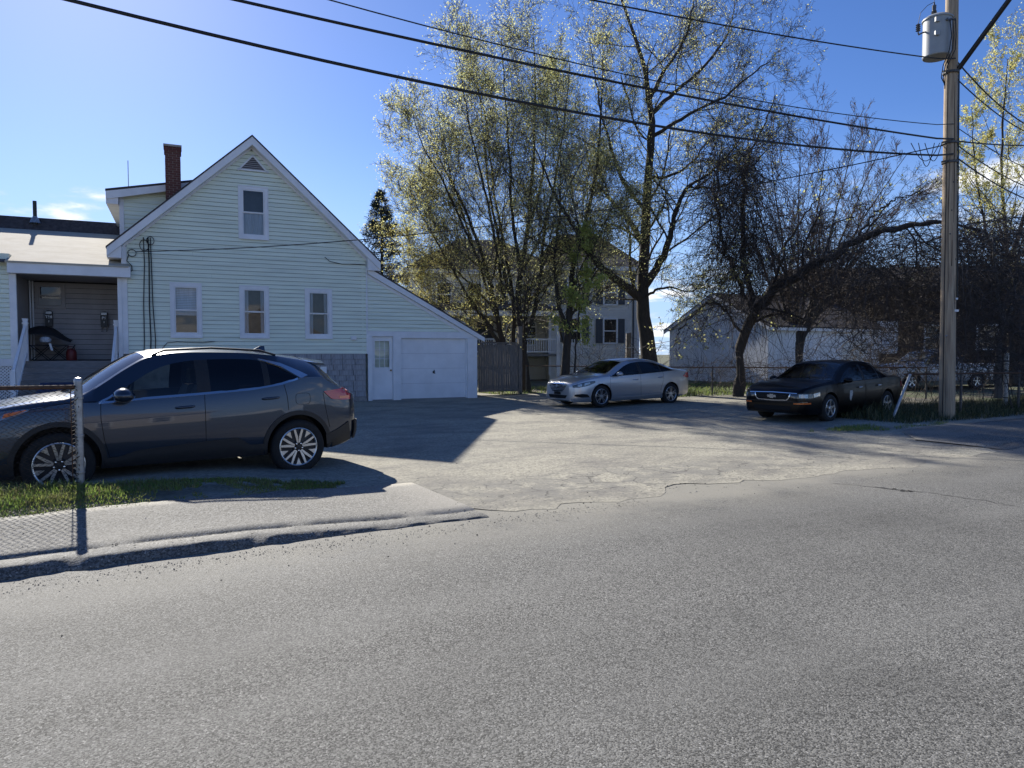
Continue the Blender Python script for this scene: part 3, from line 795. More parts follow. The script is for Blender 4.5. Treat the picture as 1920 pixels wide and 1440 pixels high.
# lattice under the wing
lt = MB()
for k in range(60):
    c = -17.0 + k*0.085
    for sgn, yy in ((1, -.01), (-1, .002)):
        p = []
        x0, z0, x1, z1 = (c, -.05, c+1.28, 1.23) if sgn > 0 else (c+1.28, -.05, c, 1.23)
        # clip to s < PL-.04
        lim = PL - .04
        if min(x0, x1) > lim: continue
        if x1 > lim: t = (lim-x0)/(x1-x0); z1 = z0 + (z1-z0)*t; x1 = lim
        if x0 > lim: t = (lim-x1)/(x0-x1); z0 = z1 + (z0-z1)*t; x0 = lim
        w_ = .024
        lt.hexa([(x0-w_, yy, z0), (x0+w_, yy, z0), (x0+w_, yy+.008, z0), (x0-w_, yy+.008, z0)], [(x1-w_, yy, z1), (x1+w_, yy, z1), (x1+w_, yy+.008, z1), (x1-w_, yy+.008, z1)])
tag(lt.build('lattice', 'white_trim', house), kind='stuff')
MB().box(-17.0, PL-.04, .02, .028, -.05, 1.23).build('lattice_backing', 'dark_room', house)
# porch room
PWIN = (-13.40, -12.64, 2.93, 3.70)
clap('porch_clapboard', 1.40, 3.74, lambda z: (PL, SL), PY, house, 'porch_siding', holes=[(PWIN[0]+.05, PWIN[1]-.05, PWIN[2]+.05, PWIN[3]-.05)], expo=0.155, proud=0.018)
MB().box(PL, SL, PY+.2, PY+.3, 0.0, 4.2).build('wall', 'dark_room', house)
MB().box(PL-.129, PL-.02, 0.052, PY+.2, 0.0, 3.9).build('wall', 'porch_siding', house)
for i, s in enumerate((PL+.03, PL+.10)):
    MB().tube([(s, PY-.06, 1.4), (s, PY-.06, 3.74)], .022, 8).build('downpipe', 'white_trim', house)
MB().box(SL-.03, SL+.02, 0.052, PY+.2, 0.0, 3.9).build('wall', 'porch_siding', house)
MB().box(PL-.02, SL-.03, -.02, PY, 3.755, 3.80).build('porch_ceiling', 'porch_siding', house)
make_window(*PWIN, PY-.01, house, shade=None, trim='porch_siding', cap=False)
ap = MB().box(PWIN[0]+.09, PWIN[1]-.09, PY-.06, PY-.035, PWIN[2]+.10, PWIN[2]+.30)
ap.build('window_filler_board', 'blind', house)
nb = 9
for i in range(nb):
    y0 = 0.22 + i*0.19
    MB().box(PL-.01, SL-.03, y0, y0+.182, 1.335, 1.372).build('deck_board', 'deck_grey', house)
MB().box(PL-.01, SL-.03, 0.25, PY, 1.2, 1.33).build('deck_frame', 'deck_grey', house)
for i in range(7):
    zt = 1.372 - (i+1)*0.172; y1 = 0.215 - i*0.262
    MB().box(PL+.14, SL-.16, y1-.285, y1, zt-.04, zt).build('stair_tread', 'deck_grey', house)
    MB().box(PL+.14, SL-.16, y1-.012, y1+.008, zt+.001, zt+.130).build('stair_riser', 'deck_grey', house)
MB().box(PL+.14, SL-.16, .222, .249, 1.20, 1.333).build('stair_riser', 'deck_grey', house)
for s in (PL+.18, SL-.20):
    rl = empty('stair_railing'); rl.parent = house
    f = MB(); f.box(s-.055, s+.055, .12, .23, 1.374, 2.40); f.build('newel_post', 'white_trim', rl)
    f = MB(); f.box(s-.075, s+.075, .10, .25, 2.402, 2.44); f.hexa([(s-.05, .125, 2.44), (s+.05, .125, 2.44), (s+.05, .225, 2.44), (s-.05, .225, 2.44)], [(s-.07, .105, 2.55), (s+.07, .105, 2.55), (s+.07, .245, 2.55), (s-.07, .245, 2.55)])
    f.build('post_cap', 'white_trim', rl)
    for dz in (0.92, 0.16):
        f = MB(); z1, z0 = 1.372+dz+.06, 1.372-7*.172+dz+.06
        f.hexa([(s-.035, .118, z1-.04), (s+.035, .118, z1-.04), (s+.035, .118, z1+.02), (s-.035, .118, z1+.02)], [(s-.035, -1.55, z0-.04), (s+.035, -1.55, z0-.04), (s+.035, -1.55, z0+.02), (s-.035, -1.55, z0+.02)])
        f.build('hand_rail', 'white_trim', rl)
    MB().box(s-.055, s+.055, -1.66, -1.552, .0, 1.12).build('newel_post', 'white_trim', rl)
    for k in range(11):
        y = 0.0 - k*.14; zz = 1.43 + (y-.12)*.656
        MB().box(s-.016, s+.016, y-.016, y+.016, zz+.12, zz+.86).build('baluster', 'white_trim', rl)
# porch roof: bright sheet roofing, steep dark roof behind
def wr_z(y): return 4.10 + 0.30*(y + .25)
def wroof(s0, s1, y0, y1, name):
    MB().hexa([(s0, y0, wr_z(y0)-.05), (s1, y0, wr_z(y0)-.05), (s1, y1, wr_z(y1)-.05), (s0, y1, wr_z(y1)-.05)], [(s0, y0, wr_z(y0)), (s1, y0, wr_z(y0)), (s1, y1, wr_z(y1)), (s0, y1, wr_z(y1))]).build(name, 'white_roof', house)
wroof(-13.72, -10.80, -.34, 0.22, 'roof_sheet')
for i in range(5):
    y0 = .225 + i*1.0; y1 = min(y0 + .994, 5.19)
    wroof(-19.5, SL+.0 if y0 > .0 else -10.8, y0, y1, 'roof_sheet')
MB().box(-13.68, -10.76, -.31, -.07, 3.755, 4.055).build('porch_fascia', 'white_trim', house)
MB().hexa([(-17, -.28, 4.02), (-13.73, -.28, 4.02), (-13.73, .22, 4.17), (-17, .22, 4.17)], [(-17, -.28, 4.06), (-13.73, -.28, 4.06), (-13.73, .22, 4.20), (-17, .22, 4.20)]).build('roof', 'roof_shingle', house)
for i in range(4):
    z0 = 5.66 + i*.13; y0 = 5.20 + i*.065
    MB().hexa([(-19.5, y0-.02, z0), (-10.0, y0-.02, z0), (-10.0, y0+.3, z0), (-19.5, y0+.3, z0)], [(-19.5, y0+.045, z0+.135), (-10.0, y0+.045, z0+.135), (-10.0, y0+.3, z0+.135), (-19.5, y0+.3, z0+.135)]).build('roof_course', 'roof_shingle', house)
MB().box(-19.5, -10.0, 5.55, 9.0, 5.2, 6.15).build('roof', 'roof_shingle', house)
vp = MB().tube([(-13.87, 5.33, 5.9), (-13.87, 5.33, 6.72)], .06, 12); vp.build('vent_pipe', 'black_plastic', house)
MB().lathe([(.17, 0), (.13, .10), (.075, .2), (.07, .22)], 'z', 16, (-13.87, 5.33, 5.98)).build('pipe_flashing', 'galvanised', house)

# ---------------- things on and against the house
def house_pt(s, y, z):
    m = Matrix.Translation(house.location) @ Matrix.Rotation(HA, 4, 'Z'); return m @ Vector((s, y, z))
def mailbox(s, text, sub, label):
    e = empty('mailbox', house_pt(s, PY-.03, 2.40), HA); tag(e, label, 'mailbox', 'wall mailboxes on the porch')
    b = MB(); n = 8; prof = [(-.095, 0), (.095, 0), (.095, .42)] + [(.095*math.cos(math.pi*i/n), .42 + .06*math.sin(math.pi*i/n)) for i in range(1, n)] + [(-.095, .42)]
    b.prism(prof, -.11, 0.0); b.build('mailbox_body', 'black_plastic', e)
    MB().box(-.075, .075, -.118, -.111, .37, .44).build('mail_slot_lid', 'galvanised', e)
    for x in (-.065, .065):
        MB().tube([(x, -.05, .0), (x, -.06, -.10), (x, -.09, -.14), (x, -.12, -.12)], .009, 6).build('newspaper_hook', 'black_plastic', e)
    for t, z, sz in ((text, .24, .11), (sub, .12, .075)):
        cu = bpy.data.curves.new('lettering', 'FONT'); cu.body = t; cu.size = sz; cu.align_x = 'CENTER'; cu.extrude = .002; cu.offset = .003
        o = bpy.data.objects.new('lettering_curve', cu); COL.objects.link(o)
        bpy.context.view_layer.update()
        me = bpy.data.meshes.new_from_object(o.evaluated_get(bpy.context.evaluated_depsgraph_get()))
        bpy.data.objects.remove(o)
        me.materials.clear(); me.materials.append(MATS['white_paint_letter'])
        l = bpy.data.objects.new('lettering', me); COL.objects.link(l); l.parent = e; l.location = (0, -.116, z); l.rotation_euler = (R(90), 0, 0)
mailbox(-13.06, 'T18', '1', 'black wall mailbox marked T18 with newspaper hooks, below the porch window')
mailbox(-11.62, 'P1', '1', 'black wall mailbox marked P1 with newspaper hooks, beside the right porch post')

# folding camp chair piled with cloth
cc = empty('camp_chair', house_pt(-12.95, 1.25, 1.375), HA); tag(cc, 'black folding camp chair piled with clothes in the left of the porch', 'chair')
n = 12; b = MB()
top = curve([(-.55, .95), (-.3, 1.02), (0, .98), (.25, .80), (.42, .66), (.55, .60)])
xs = np.linspace(-.5, .55, n)
vs = []; 
for yy, k in ((.22, 1.0), (.0, .96), (-.25, .80), (-.32, .55)):
    vs += [(x, yy, .45 + (top(x)-.45)*k) for x in xs]
b.add(vs, [(r*n+i, r*n+i+1, (r+1)*n+i+1, (r+1)*n+i) for r in range(3) for i in range(n-1)])
b.build('seat_cover', 'black_cloth', cc, smooth=50)
MB().box(-.48, .42, -.28, .25, .42, .455).build('seat', 'black_cloth', cc)
for yy in (-.27, .24):
    for x0, x1 in ((-.46, -.02), (-.02, .42)):
        MB().tube([(x0, yy, .43), (x1, yy, .0)], .011, 6).build('leg', 'black_plastic', cc)
        MB().tube([(x1, yy+.024, .43), (x0, yy+.024, .0)], .011, 6).build('leg', 'black_plastic', cc)
b = MB(); b.lathe([(0.0, .12), (.10, .10), (.15, .03), (.13, -.04), (0, -.06)], 'z', 9, (-.08, -.34, .58)); o = b.build('folded_cloth', 'curtain', cc, smooth=30)
MB().hexa([(.05, -.36, .30), (.11, -.36, .29), (.11, -.35, .29), (.05, -.35, .30)], [(0.0, -.36, .50), (.06, -.36, .50), (.06, -.35, .50), (0.0, -.35, .50)]).build('strap', 'white_trim', cc)
rc = empty('gas_can', house_pt(-12.42, 1.1, 1.375), HA); tag(rc, 'red plastic gas can standing on the porch floor right of the chair', 'gas can')
MB().lathe([(.13, 0), (.14, .02), (.14, .24), (.11, .31), (.05, .34), (.045, .36), (0, .36)], 'z', 16).build('can_body', 'red_plastic', rc, smooth=40)
MB().tube([(-.09, 0, .30), (-.07, 0, .41), (.07, 0, .41), (.09, 0, .30)], .014, 6).build('handle', 'red_plastic', rc)
MB().tube([(.03, 0, .35), (.10, 0, .46)], .018, 8).build('spout', 'black_plastic', rc)
bn = empty('storage_bin', house_pt(-12.2, -2.3, 0.02), HA); tag(bn, 'dark blue storage bin with sloping lid at the foot of the porch steps', 'bin')
MB().hexa([(-.45, -.33, 0), (.75, -.33, 0), (.75, .33, 0), (-.45, .33, 0)], [(-.55, -.38, .52), (.85, -.38, .52), (.85, .38, .82), (-.55, .38, .82)]).build('bin_body', 'blue_tarp', bn)
MB().hexa([(-.58, -.41, .555), (.88, -.41, .555), (.88, .41, .555), (-.58, .41, .555)], [(-.56, -.39, .60), (.86, -.39, .74), (.86, .39, .78), (-.56, .39, .64)]).build('lid', 'blue_tarp', bn)
MB().box(-.60, -.40, -.43, -.412, .50, .58).build('latch', 'red_plastic', bn)

# service cables clipped to the gable wall
def cable(name, pts, r, label, parent=None, cat='cable', group=None):
    o = MB().tube(pts, r, 6).build(name, 'black_wire', parent, smooth=60)
    if parent is None: tag(o, label, cat, group)
    return o
for i, (s0, s1, w_) in enumerate(((-10.42, -10.45, .014), (-10.30, -10.28, .018), (-10.24, -10.16, .014))):
    cable('wall_cable', [(s0, -.05, 4.95), (s0+.015, -.05, 4.2), (s0+.03*(i-1), -.05, 3.0), (s1, -.05, 2.0), (s1-.03, -.05, 1.2)], w_, None, house)
cable('wall_cable', [(-10.40+.12*math.cos(t), -.06, 4.72+.16*math.sin(t)) for t in np.linspace(0, 6.2, 14)], .011, None, house)
cable('wall_cable', [(-10.24+.10*math.cos(t), -.07, 4.86+.12*math.sin(t)) for t in np.linspace(0, 6.2, 12)], .011, None, house)
cable('wall_cable', [(-10.72+.11*math.cos(t), -.06, 4.48+.10*math.sin(t)) for t in np.linspace(0, 6.2, 12)], .011, None, house)
cable('wall_cable', [(-10.80, -.06, 4.45), (-10.86, -.06, 4.25), (-10.74, -.06, 4.12), (-10.72, -.06, 3.98), (-10.84, -.06, 3.90)], .012, None, house)
cable('wall_cable', [(-10.05, -.05, 1.65), (-9.85, -.05, 1.90), (-9.6, -.05, 1.93), (-8.9, -.05, 1.91), (-8.55, -.05, 1.95)], .010, None, house)
cable('wall_cable', [(-5.25, -.05, 4.68), (-5.1, -.05, 4.55), (-4.7, -.05, 4.48), (-4.3, -.05, 4.50), (-3.95, -.05, 4.50)], .010, None, house)
# ------------------------------------------------------------------ cars (local x = metres behind the front bumper, -y = the side seen here)
mat('paint_grey', (0.021, 0.034, 0.058), 0.28, metal=0.45, var=0.0, coat=1.0)
mat('paint_silver', (0.46, 0.47, 0.49), 0.32, metal=0.7, var=0.0, coat=1.0)
mat('paint_black', (0.002, 0.002, 0.003), 0.28, var=0.0, coat=0.16, spec=0.16)
mat('paint_white', (0.38, 0.39, 0.41), 0.35, var=0.02, coat=0.8)
mat('cladding', (0.016, 0.016, 0.017), 0.55, var=0.1, vscale=20)
mat('gap', (0.004, 0.004, 0.004), 0.9, var=0)
mat('tyre', (0.017, 0.017, 0.017), 0.85, var=0.2, vscale=20, bump=0.2, bscale=60)
mat('alloy', (0.62, 0.63, 0.64), 0.28, metal=0.9, var=0.05, vscale=30)
mat('alloy_dark', (0.03, 0.03, 0.033), 0.4, metal=0.5, var=0)
mat('chrome', (0.72, 0.73, 0.75), 0.12, metal=1.0, var=0)
mat('lamp_red', (0.42, 0.012, 0.02), 0.15, var=0, coat=1.0)
mat('lamp_amber', (0.75, 0.16, 0.02), 0.2, var=0, coat=1.0)
mat('lamp_clear', (0.36, 0.38, 0.40), 0.1, metal=0.6, var=0.3, vscale=30, coat=1.0)
mat('lamp_dark', (0.05, 0.052, 0.055), 0.12, metal=0.3, var=0.3, vscale=25, coat=1.0)
mat('interior', (0.06, 0.06, 0.062), 0.85, var=0.1)
mat('seat_cloth', (0.13, 0.127, 0.122), 0.85, var=0.1)
glass('car_glass', (0.60, 0.65, 0.64))
glass('privacy_glass', (0.05, 0.05, 0.055))
mat('decal_white', (0.6, 0.6, 0.58), 0.6, var=0.2, vscale=20)

CROWN = [1.0, 0.93, 0.8, 0.6, 0.4, 0.2, 0.0]
def make_car(name, P, paint, loc, rz, scale, label, group=None):
    """P holds the shape curves; returns (car, sample) where sample projects points on to the painted skin."""
    L_ = P['len']
    C = {k: curve(P[k]) for k in ('w', 'zb', 'zs', 'zg', 'zr', 'wr', 'zt')}
    bow = curve(P['bow'])
    xs = sorted(set([round(x, 4) for x in list(np.concatenate([np.linspace(0, .3, 10), np.linspace(.3, L_-.3, P.get('n', 56)), np.linspace(L_-.3, L_, 10)]))] + P['stations']))
    # drop stations closer than 15 mm to a named one
    named = P['stations']; xs = [x for x in xs if x in named or min(abs(x-n) for n in named) > 0.015]
    def top_z(x, q, wr):
        zr, zt = float(C['zr'](x)), float(C['zt'](x)); wx = float(C['wr'](x))
        y = abs(q*wr)/max(wx, .01); return zt - (zt-zr)*min(1.0, y)**2.3
    NB = 8
    rings = []
    for x in xs:
        w, zb, zs, zg, zr, wr = [float(C[k](x)) for k in ('w', 'zb', 'zs', 'zg', 'zr', 'wr')]
        h = zs - zb
        ring = [(x, w*.55, zb+.0), (x, w*.93, zb), (x, w*.975, zb+.05*h+.01), (x, w*.992, zb+.25*h), (x, w*1.0, zb+.50*h), (x, w*.992, zb+.72*h), (x, w*.975, zb+.90*h), (x, w*.958, zb+h)]
        # glass band, slightly bulged
        wg0 = w*.958 - .012; t_ = max(0.0, min(1.0, (zg-zs)/max(.02, zr-zs)))
        wg1 = wg0 + (wr - wg0)*t_*0.92
        for t in (0.0, .25, .5, .75, 1.0):
            ring.append((x, wg0 + (wg1-wg0)*t + .022*math.sin(math.pi*t)*min(1, (zg-zs)/.3), zs + .004 + (max(zg, zs+.012)-zs)*t))
        b_ = float(bow(x))
        for q in CROWN:
            xx = x + b_*(1-q*q)
            xx = min(max(xx, 0.0), L_)
            ring.append((xx, q*wr, max(top_z(xx, q, wr), zs + .02)))
        rings.append(ring)
    m = len(rings[0]); n = len(xs)
    bm = bmesh.new()
    V = [[None]*(2*m-1) for _ in range(n)]
    for i in range(n):
        for j in range(m):
            x, y, z = rings[i][j]
            V[i][j] = bm.verts.new((x, -y, z))
        for j in range(m-1):
            x, y, z = rings[i][j]
            V[i][2*m-2-j] = bm.verts.new((x, y, z))
    def in_any(x0, x1, lst): return any(a - 1e-4 <= x0 and x1 <= b + 1e-4 for a, b, *r in lst)
    for i in range(n-1):
        for j in range(2*m-2):
            jj = j if j < m-1 else 2*m-3-j
            f = bm.faces.new((V[i][j], V[i+1][j], V[i+1][j+1], V[i][j+1]))
            f.smooth = True; mi = 0
            if 8 <= jj <= 11:                               # side glass band
                for a, b, k in P['side']:
                    if a - 1e-4 <= xs[i] and xs[i+1] <= b + 1e-4: mi = {'glass': 2, 'dark': 3, 'black': 1}[k]
            elif jj == 12 and P.get('rail'):
                if in_any(xs[i], xs[i+1], P['rail']): mi = 1
            elif jj >= 14:
                for a, b, k in P['screens']:
                    if a - 1e-4 <= xs[i] and xs[i+1] <= b + 1e-4: mi = {'glass': 2, 'dark': 3, 'black': 1}[k]
            f.material_index = mi
        f = bm.faces.new((V[i][0], V[i][2*m-2], V[i+1][2*m-2], V[i+1][0])); f.material_index = 1
    for i in (0, n-1):
        for j in range(m-1):
            a, b, c, d = V[i][j], V[i][j+1], V[i][2*m-3-j], V[i][2*m-2-j]
            if c is b: f = bm.faces.new((a, b, d))
            else: f = bm.faces.new((a, b, c, d))
            f.smooth = True; f.material_index = 0
    bmesh.ops.recalc_face_normals(bm, faces=bm.faces)
    skin = BVHTree.FromBMesh(bm)
    me = bpy.data.meshes.new('body'); bm.to_mesh(me); bm.free()
    for k in (paint, 'cladding', 'car_glass', 'privacy_glass'): me.materials.append(MATS[k])
    body = bpy.data.objects.new('body', me); COL.objects.link(body)
    # wheel arches
    cutters = []
    for ax in P['axles']:
        for sgn in (-1, 1):
            c = MB(); r0 = P['arch']
            prof = [(r0, 0.0), (r0, .42), (r0-.02, .43)]
            c.lathe(prof, 'y', 40, (ax, -1.05 if sgn < 0 else .63, P['wheel_r'] + P.get('arch_dz', 0.0)))
            o = c.build('arch_cutter', 'cladding'); cutters.append(o)
    for o in cutters:
        md = body.modifiers.new('arch', 'BOOLEAN'); md.operation = 'DIFFERENCE'; md.object = o; md.solver = 'EXACT'
        try: md.material_mode = 'TRANSFER'
        except Exception: pass
    bpy.context.view_layer.update()
    dg = bpy.context.evaluated_depsgraph_get()
    me2 = bpy.data.meshes.new_from_object(body.evaluated_get(dg))
    body.modifiers.clear()
    for o in cutters: bpy.data.objects.remove(o)
    car = empty(name, loc, rz); car.scale = (scale,)*3
    tag(car, label, 'car', group)
    # split the panes away from the skin
    mats_ = list(me2.materials)
    def subset(idx, nm, sub=None):
        b = bmesh.new(); b.from_mesh(me2)
        kill = [f for f in b.faces if f.material_index not in idx or (sub and not sub(f.calc_center_median()))]
        bmesh.ops.delete(b, geom=kill, context='FACES')
        if not b.faces: b.free(); return None
        mm = bpy.data.meshes.new(nm); b.to_mesh(mm); b.free()
        for k in mats_: mm.materials.append(k)
        mm.polygons.foreach_set('use_smooth', [True]*len(mm.polygons)); mm.set_sharp_from_angle(angle=R(38))
        o = bpy.data.objects.new(nm, mm); COL.objects.link(o); o.parent = car
        return o
    ng = len(mats_)
    b_idx = [i for i in range(ng) if mats_[i] and mats_[i].name.split('.')[0] not in ('car_glass', 'privacy_glass')]
    subset(b_idx, 'body')
    gidx = [i for i in range(ng) if i not in b_idx]
    for a, b, k in P['side']:
        if k == 'black': continue
        for sgn in (-1, 1):
            subset(gidx, 'side_window', lambda c, a=a, b=b, sgn=sgn: a < c.x < b and c.y*sgn > 0.02 and c.z < float(C['zg'](c.x)) + .01 and abs(c.y) > float(C['wr'](c.x))*.95)
    for a, b, k in P['screens']:
        if k != 'black': subset(gidx, 'windscreen' if a < L_*.4 else 'rear_window', lambda c, a=a, b=b: (a - .3 < c.x < b + .3) and abs(c.y) < float(C['wr'](min(max(c.x, a), b)))*.95)
    bpy.data.objects.remove(body)
    def sample(p, d, off):
        h = skin.ray_cast(Vector(p), Vector(d).normalized())
        if h[0] is None:
            h = skin.find_nearest(Vector(p) + Vector(d).normalized()*0.9)
        nrm = h[1]
        if nrm.dot(Vector(d)) > 0: nrm = -nrm
        return h[0] + nrm*off
    def decal(nm, A, B, m_, rows=3, d=(0, 1, 0), org=None, off=.006, parent=None, thick=.012, n_=None, both=False):
        """A patch laid on the skin between curves A and B given in the side view (x, z) or, with org, any plane."""
        def dens(T):
            T = [Vector(t) for t in T]; k = n_ or max(8, len(T)*3)
            ln = [0.0]
            for a, b in zip(T, T[1:]): ln.append(ln[-1] + (b-a).length)
            out = []
            for i in range(k+1):
                s_ = ln[-1]*i/k; e = 0
                while e < len(ln)-2 and ln[e+1] < s_: e += 1
                t = (s_-ln[e])/max(1e-9, ln[e+1]-ln[e]); out.append(T[e].lerp(T[e+1], t))
            return out
        a_, b_ = dens(A), dens(B); k = len(a_)
        res = None
        for sgn in ((1, -1) if both else (1,)):
            G = []
            for r in range(rows+1):
                t = r/rows
                for i in range(k):
                    p = a_[i].lerp(b_[i], t)
                    p3 = org(p) if org else Vector((p.x, -1.6, p.y))
                    dd = Vector(d)
                    if sgn < 0: p3 = Vector((p3.x, -p3.y, p3.z)); dd = Vector((dd.x, -dd.y, dd.z))
                    G.append((p3, dd))
            mb = MB(); nn = len(G)
            vs = [sample(p, q, off) for p, q in G]; vb = [sample(p, q, off - thick) for p, q in G]
            idx = lambda r, i: r*k+i
            fs = [(idx(r, i), idx(r, i+1), idx(r+1, i+1), idx(r+1, i)) for r in range(rows) for i in range(k-1)]
            mb.add(vs + vb, fs + [])
            rim = [idx(0, i) for i in range(k)] + [idx(r, k-1) for r in range(1, rows+1)] + [idx(rows, i) for i in range(k-2, -1, -1)] + [idx(r, 0) for r in range(rows-1, 0, -1)]
            for a, b in zip(rim, rim[1:] + rim[:1]): mb.f.append((a, b, b+nn, a+nn)); mb.m.append(0)
            res = mb.build(nm, m_, parent or car, smooth=40)
        return res
    def seam(pts, w_=.007, m_='gap', nm='panel_gap', off=.0015, **k):
        A, B = [], []
        pts = [Vector(p) for p in pts]
        for i, p in enumerate(pts):
            t = (pts[min(i+1, len(pts)-1)] - pts[max(i-1, 0)]).normalized(); nrm = Vector((-t.y, t.x))*w_*.5
            A.append(p+nrm); B.append(p-nrm)
        return decal(nm, A, B, m_, rows=1, off=off, thick=.004, n_=max(12, 4*len(pts)), **k)
    # interior
    x0, x1 = P['cabin']; zf = float(C['zb']((x0+x1)/2)) + .12; zs_ = float(C['zs']((x0+x1)/2))
    it = MB(); it.box(x0-.1, x1+.5, -.62, .62, zf, zf+.05); it.build('cabin_floor', 'interior', car)
    d_ = MB(); d_.hexa([(x0-.35, -.66, zf+.05), (x0+.15, -.66, zf+.05), (x0+.15, .66, zf+.05), (x0-.35, .66, zf+.05)], [(x0-.30, -.66, zs_-.08), (x0+.20, -.66, zs_-.06), (x0+.20, .66, zs_-.06), (x0-.30, .66, zs_-.08)]); d_.build('dashboard', 'interior', car)
    w_ = MB()
    for k in range(24):
        pass
    st = [(x0+.32 + .05*math.sin(t), -.37 + .18*math.cos(t), zs_-.02 + .17*math.sin(t)) for t in np.linspace(0, 2*math.pi, 25)]
    MB().tube(st, .014, 6, cap=False).build('steering_wheel', 'interior', car)
    for yy in (-.37, .37):
        s_ = empty('front_seat'); s_.parent = car
        xs_ = x0 + .75
        MB().hexa([(xs_-.3, yy-.24, zf+.05), (xs_+.25, yy-.24, zf+.05), (xs_+.25, yy+.24, zf+.05), (xs_-.3, yy+.24, zf+.05)], [(xs_-.32, yy-.24, zf+.30), (xs_+.25, yy-.24, zf+.26), (xs_+.25, yy+.24, zf+.26), (xs_-.32, yy+.24, zf+.30)]).build('cushion', 'seat_cloth', s_)
        MB().hexa([(xs_+.18, yy-.24, zf+.27), (xs_+.33, yy-.24, zf+.27), (xs_+.33, yy+.24, zf+.27), (xs_+.18, yy+.24, zf+.27)], [(xs_+.38, yy-.20, zs_+.08), (xs_+.50, yy-.20, zs_+.08), (xs_+.50, yy+.20, zs_+.08), (xs_+.38, yy+.20, zs_+.08)]).build('seat_back', 'seat_cloth', s_)
        MB().box(xs_+.42, xs_+.52, yy-.12, yy+.12, zs_+.11, zs_+.29).build('headrest', 'seat_cloth', s_)
    xs_ = x0 + 1.6
    MB().hexa([(xs_-.3, -.6, zf+.05), (xs_+.35, -.6, zf+.05), (xs_+.35, .6, zf+.05), (xs_-.3, .6, zf+.05)], [(xs_+.30, -.55, zs_+.04), (xs_+.5, -.55, zs_+.04), (xs_+.5, .55, zs_+.04), (xs_+.30, .55, zs_+.04)]).build('rear_bench', 'seat_cloth', car)
    return car, decal, seam, sample, C

def make_wheel(parent, x, y_out, side, r, rim_r, style, w_=.225):
    """One wheel; its outer face stands at y_out, looking towards side (-1 or +1)."""
    e = empty('wheel', (x, y_out, r)); e.parent = parent
    if side > 0: e.rotation_euler = (0, 0, math.pi)
    t = MB(); rr = rim_r + .005
    t.lathe([(rr, .03), (rr+.004, .010), (r-.075, .0), (r-.03, .006), (r-.008, .026), (r, .05), (r, w_-.05), (r-.008, w_-.026), (r-.04, w_-.002), (rr, w_-.01), (rr, .03)], 'y', 48, cap=False)
    t.build('tyre', 'tyre', e, smooth=50)
    d = MB(); d.lathe([(rim_r+.006, .028), (rim_r+.006, .016), (rim_r-.004, .012), (rim_r-.014, .018), (rim_r-.018, .05), (rim_r-.03, .20)], 'y', 48, cap=False)
    rim = d.build('rim', 'alloy', e, smooth=40)
    MB().lathe([(rim_r-.02, .12), (.05, .10), (0, .10)], 'y', 40, cap=False).build('brake_disc', 'alloy_dark', rim, smooth=40)
    def spoke(poly, y0, m_, nm):
        s_ = MB(); n = len(poly)
        vs = [(p[0], y0 + .010*(1-math.hypot(*p)/rim_r), p[1]) for p in poly] + [(p[0]*.985, y0+.035, p[1]*.985) for p in poly]
        s_.add(vs, [tuple(range(n))] + [(i, i+n, (i+1) % n + n, (i+1) % n) for i in range(n)]); s_.build(nm, m_, rim)
    def pol(a, rad): return (rad*math.cos(a), rad*math.sin(a))
    R_ = rim_r - .012
    if style == 'suv':
        MB().lathe([(R_, .055), (.085, .045), (.07, .03), (0, .03)], 'y', 40, cap=False).build('inner_dish', 'alloy_dark', rim, smooth=30)
        for k in range(5):
            a = math.pi/2 + k*2*math.pi/5
            for sg in (-1, 1):
                spoke([pol(a + sg*.0, .055), pol(a + sg*.34, .060), pol(a + sg*.275, R_), pol(a + sg*.165, R_), pol(a + sg*.05, .135)], .014, 'alloy', 'spoke')
            b = a + math.pi/5
            spoke([pol(b, R_*.60), pol(b+.10, R_*.84), pol(b+.155, R_), pol(b-.155, R_), pol(b-.10, R_*.84)], .018, 'alloy', 'rim_insert')
            MB().lathe([(.010, 0), (.010, -.012), (0, -.014)], 'y', 8, (.050*math.cos(b), .020, .050*math.sin(b))).build('wheel_nut', 'chrome', rim)
        MB().lathe([(.034, 0), (.032, -.008), (0, -.010)], 'y', 20, (0, .020, 0)).build('centre_cap', 'alloy_dark', rim, smooth=40)
    elif style == 'twin':
        MB().lathe([(R_, .06), (.06, .05), (0, .045)], 'y', 32, cap=False).build('inner_dish', 'alloy_dark', rim, smooth=30)
        for k in range(5):
            a = math.pi/2 + k*2*math.pi/5
            for sg in (-1, 1):
                spoke([pol(a + sg*.10, .045), pol(a + sg*.55, .050), pol(a + sg*.23, R_*.6), pol(a + sg*.28, R_), pol(a + sg*.18, R_), pol(a+sg*.10, R_*.6)], .016, 'alloy', 'spoke')
        MB().lathe([(.05, .008), (.045, 0), (0, -.002)], 'y', 20, (0, .015, 0)).build('centre_cap', 'alloy', rim, smooth=40)
    else:
        MB().lathe([(R_, .06), (.06, .05), (0, .045)], 'y', 32, cap=False).build('inner_dish', 'alloy_dark', rim, smooth=30)
        for k in range(5):
            a = math.pi/2 + k*2*math.pi/5
            spoke([pol(a-.6, .05), pol(a-.17, R_*.55), pol(a-.17, R_), pol(a+.17, R_), pol(a+.17, R_*.55), pol(a+.6, .05)], .012, 'alloy', 'spoke')
        MB().lathe([(.06, .006), (.05, -.004), (0, -.006)], 'y', 20, (0, .012, 0)).build('centre_cap', 'alloy', rim, smooth=40)
    return e
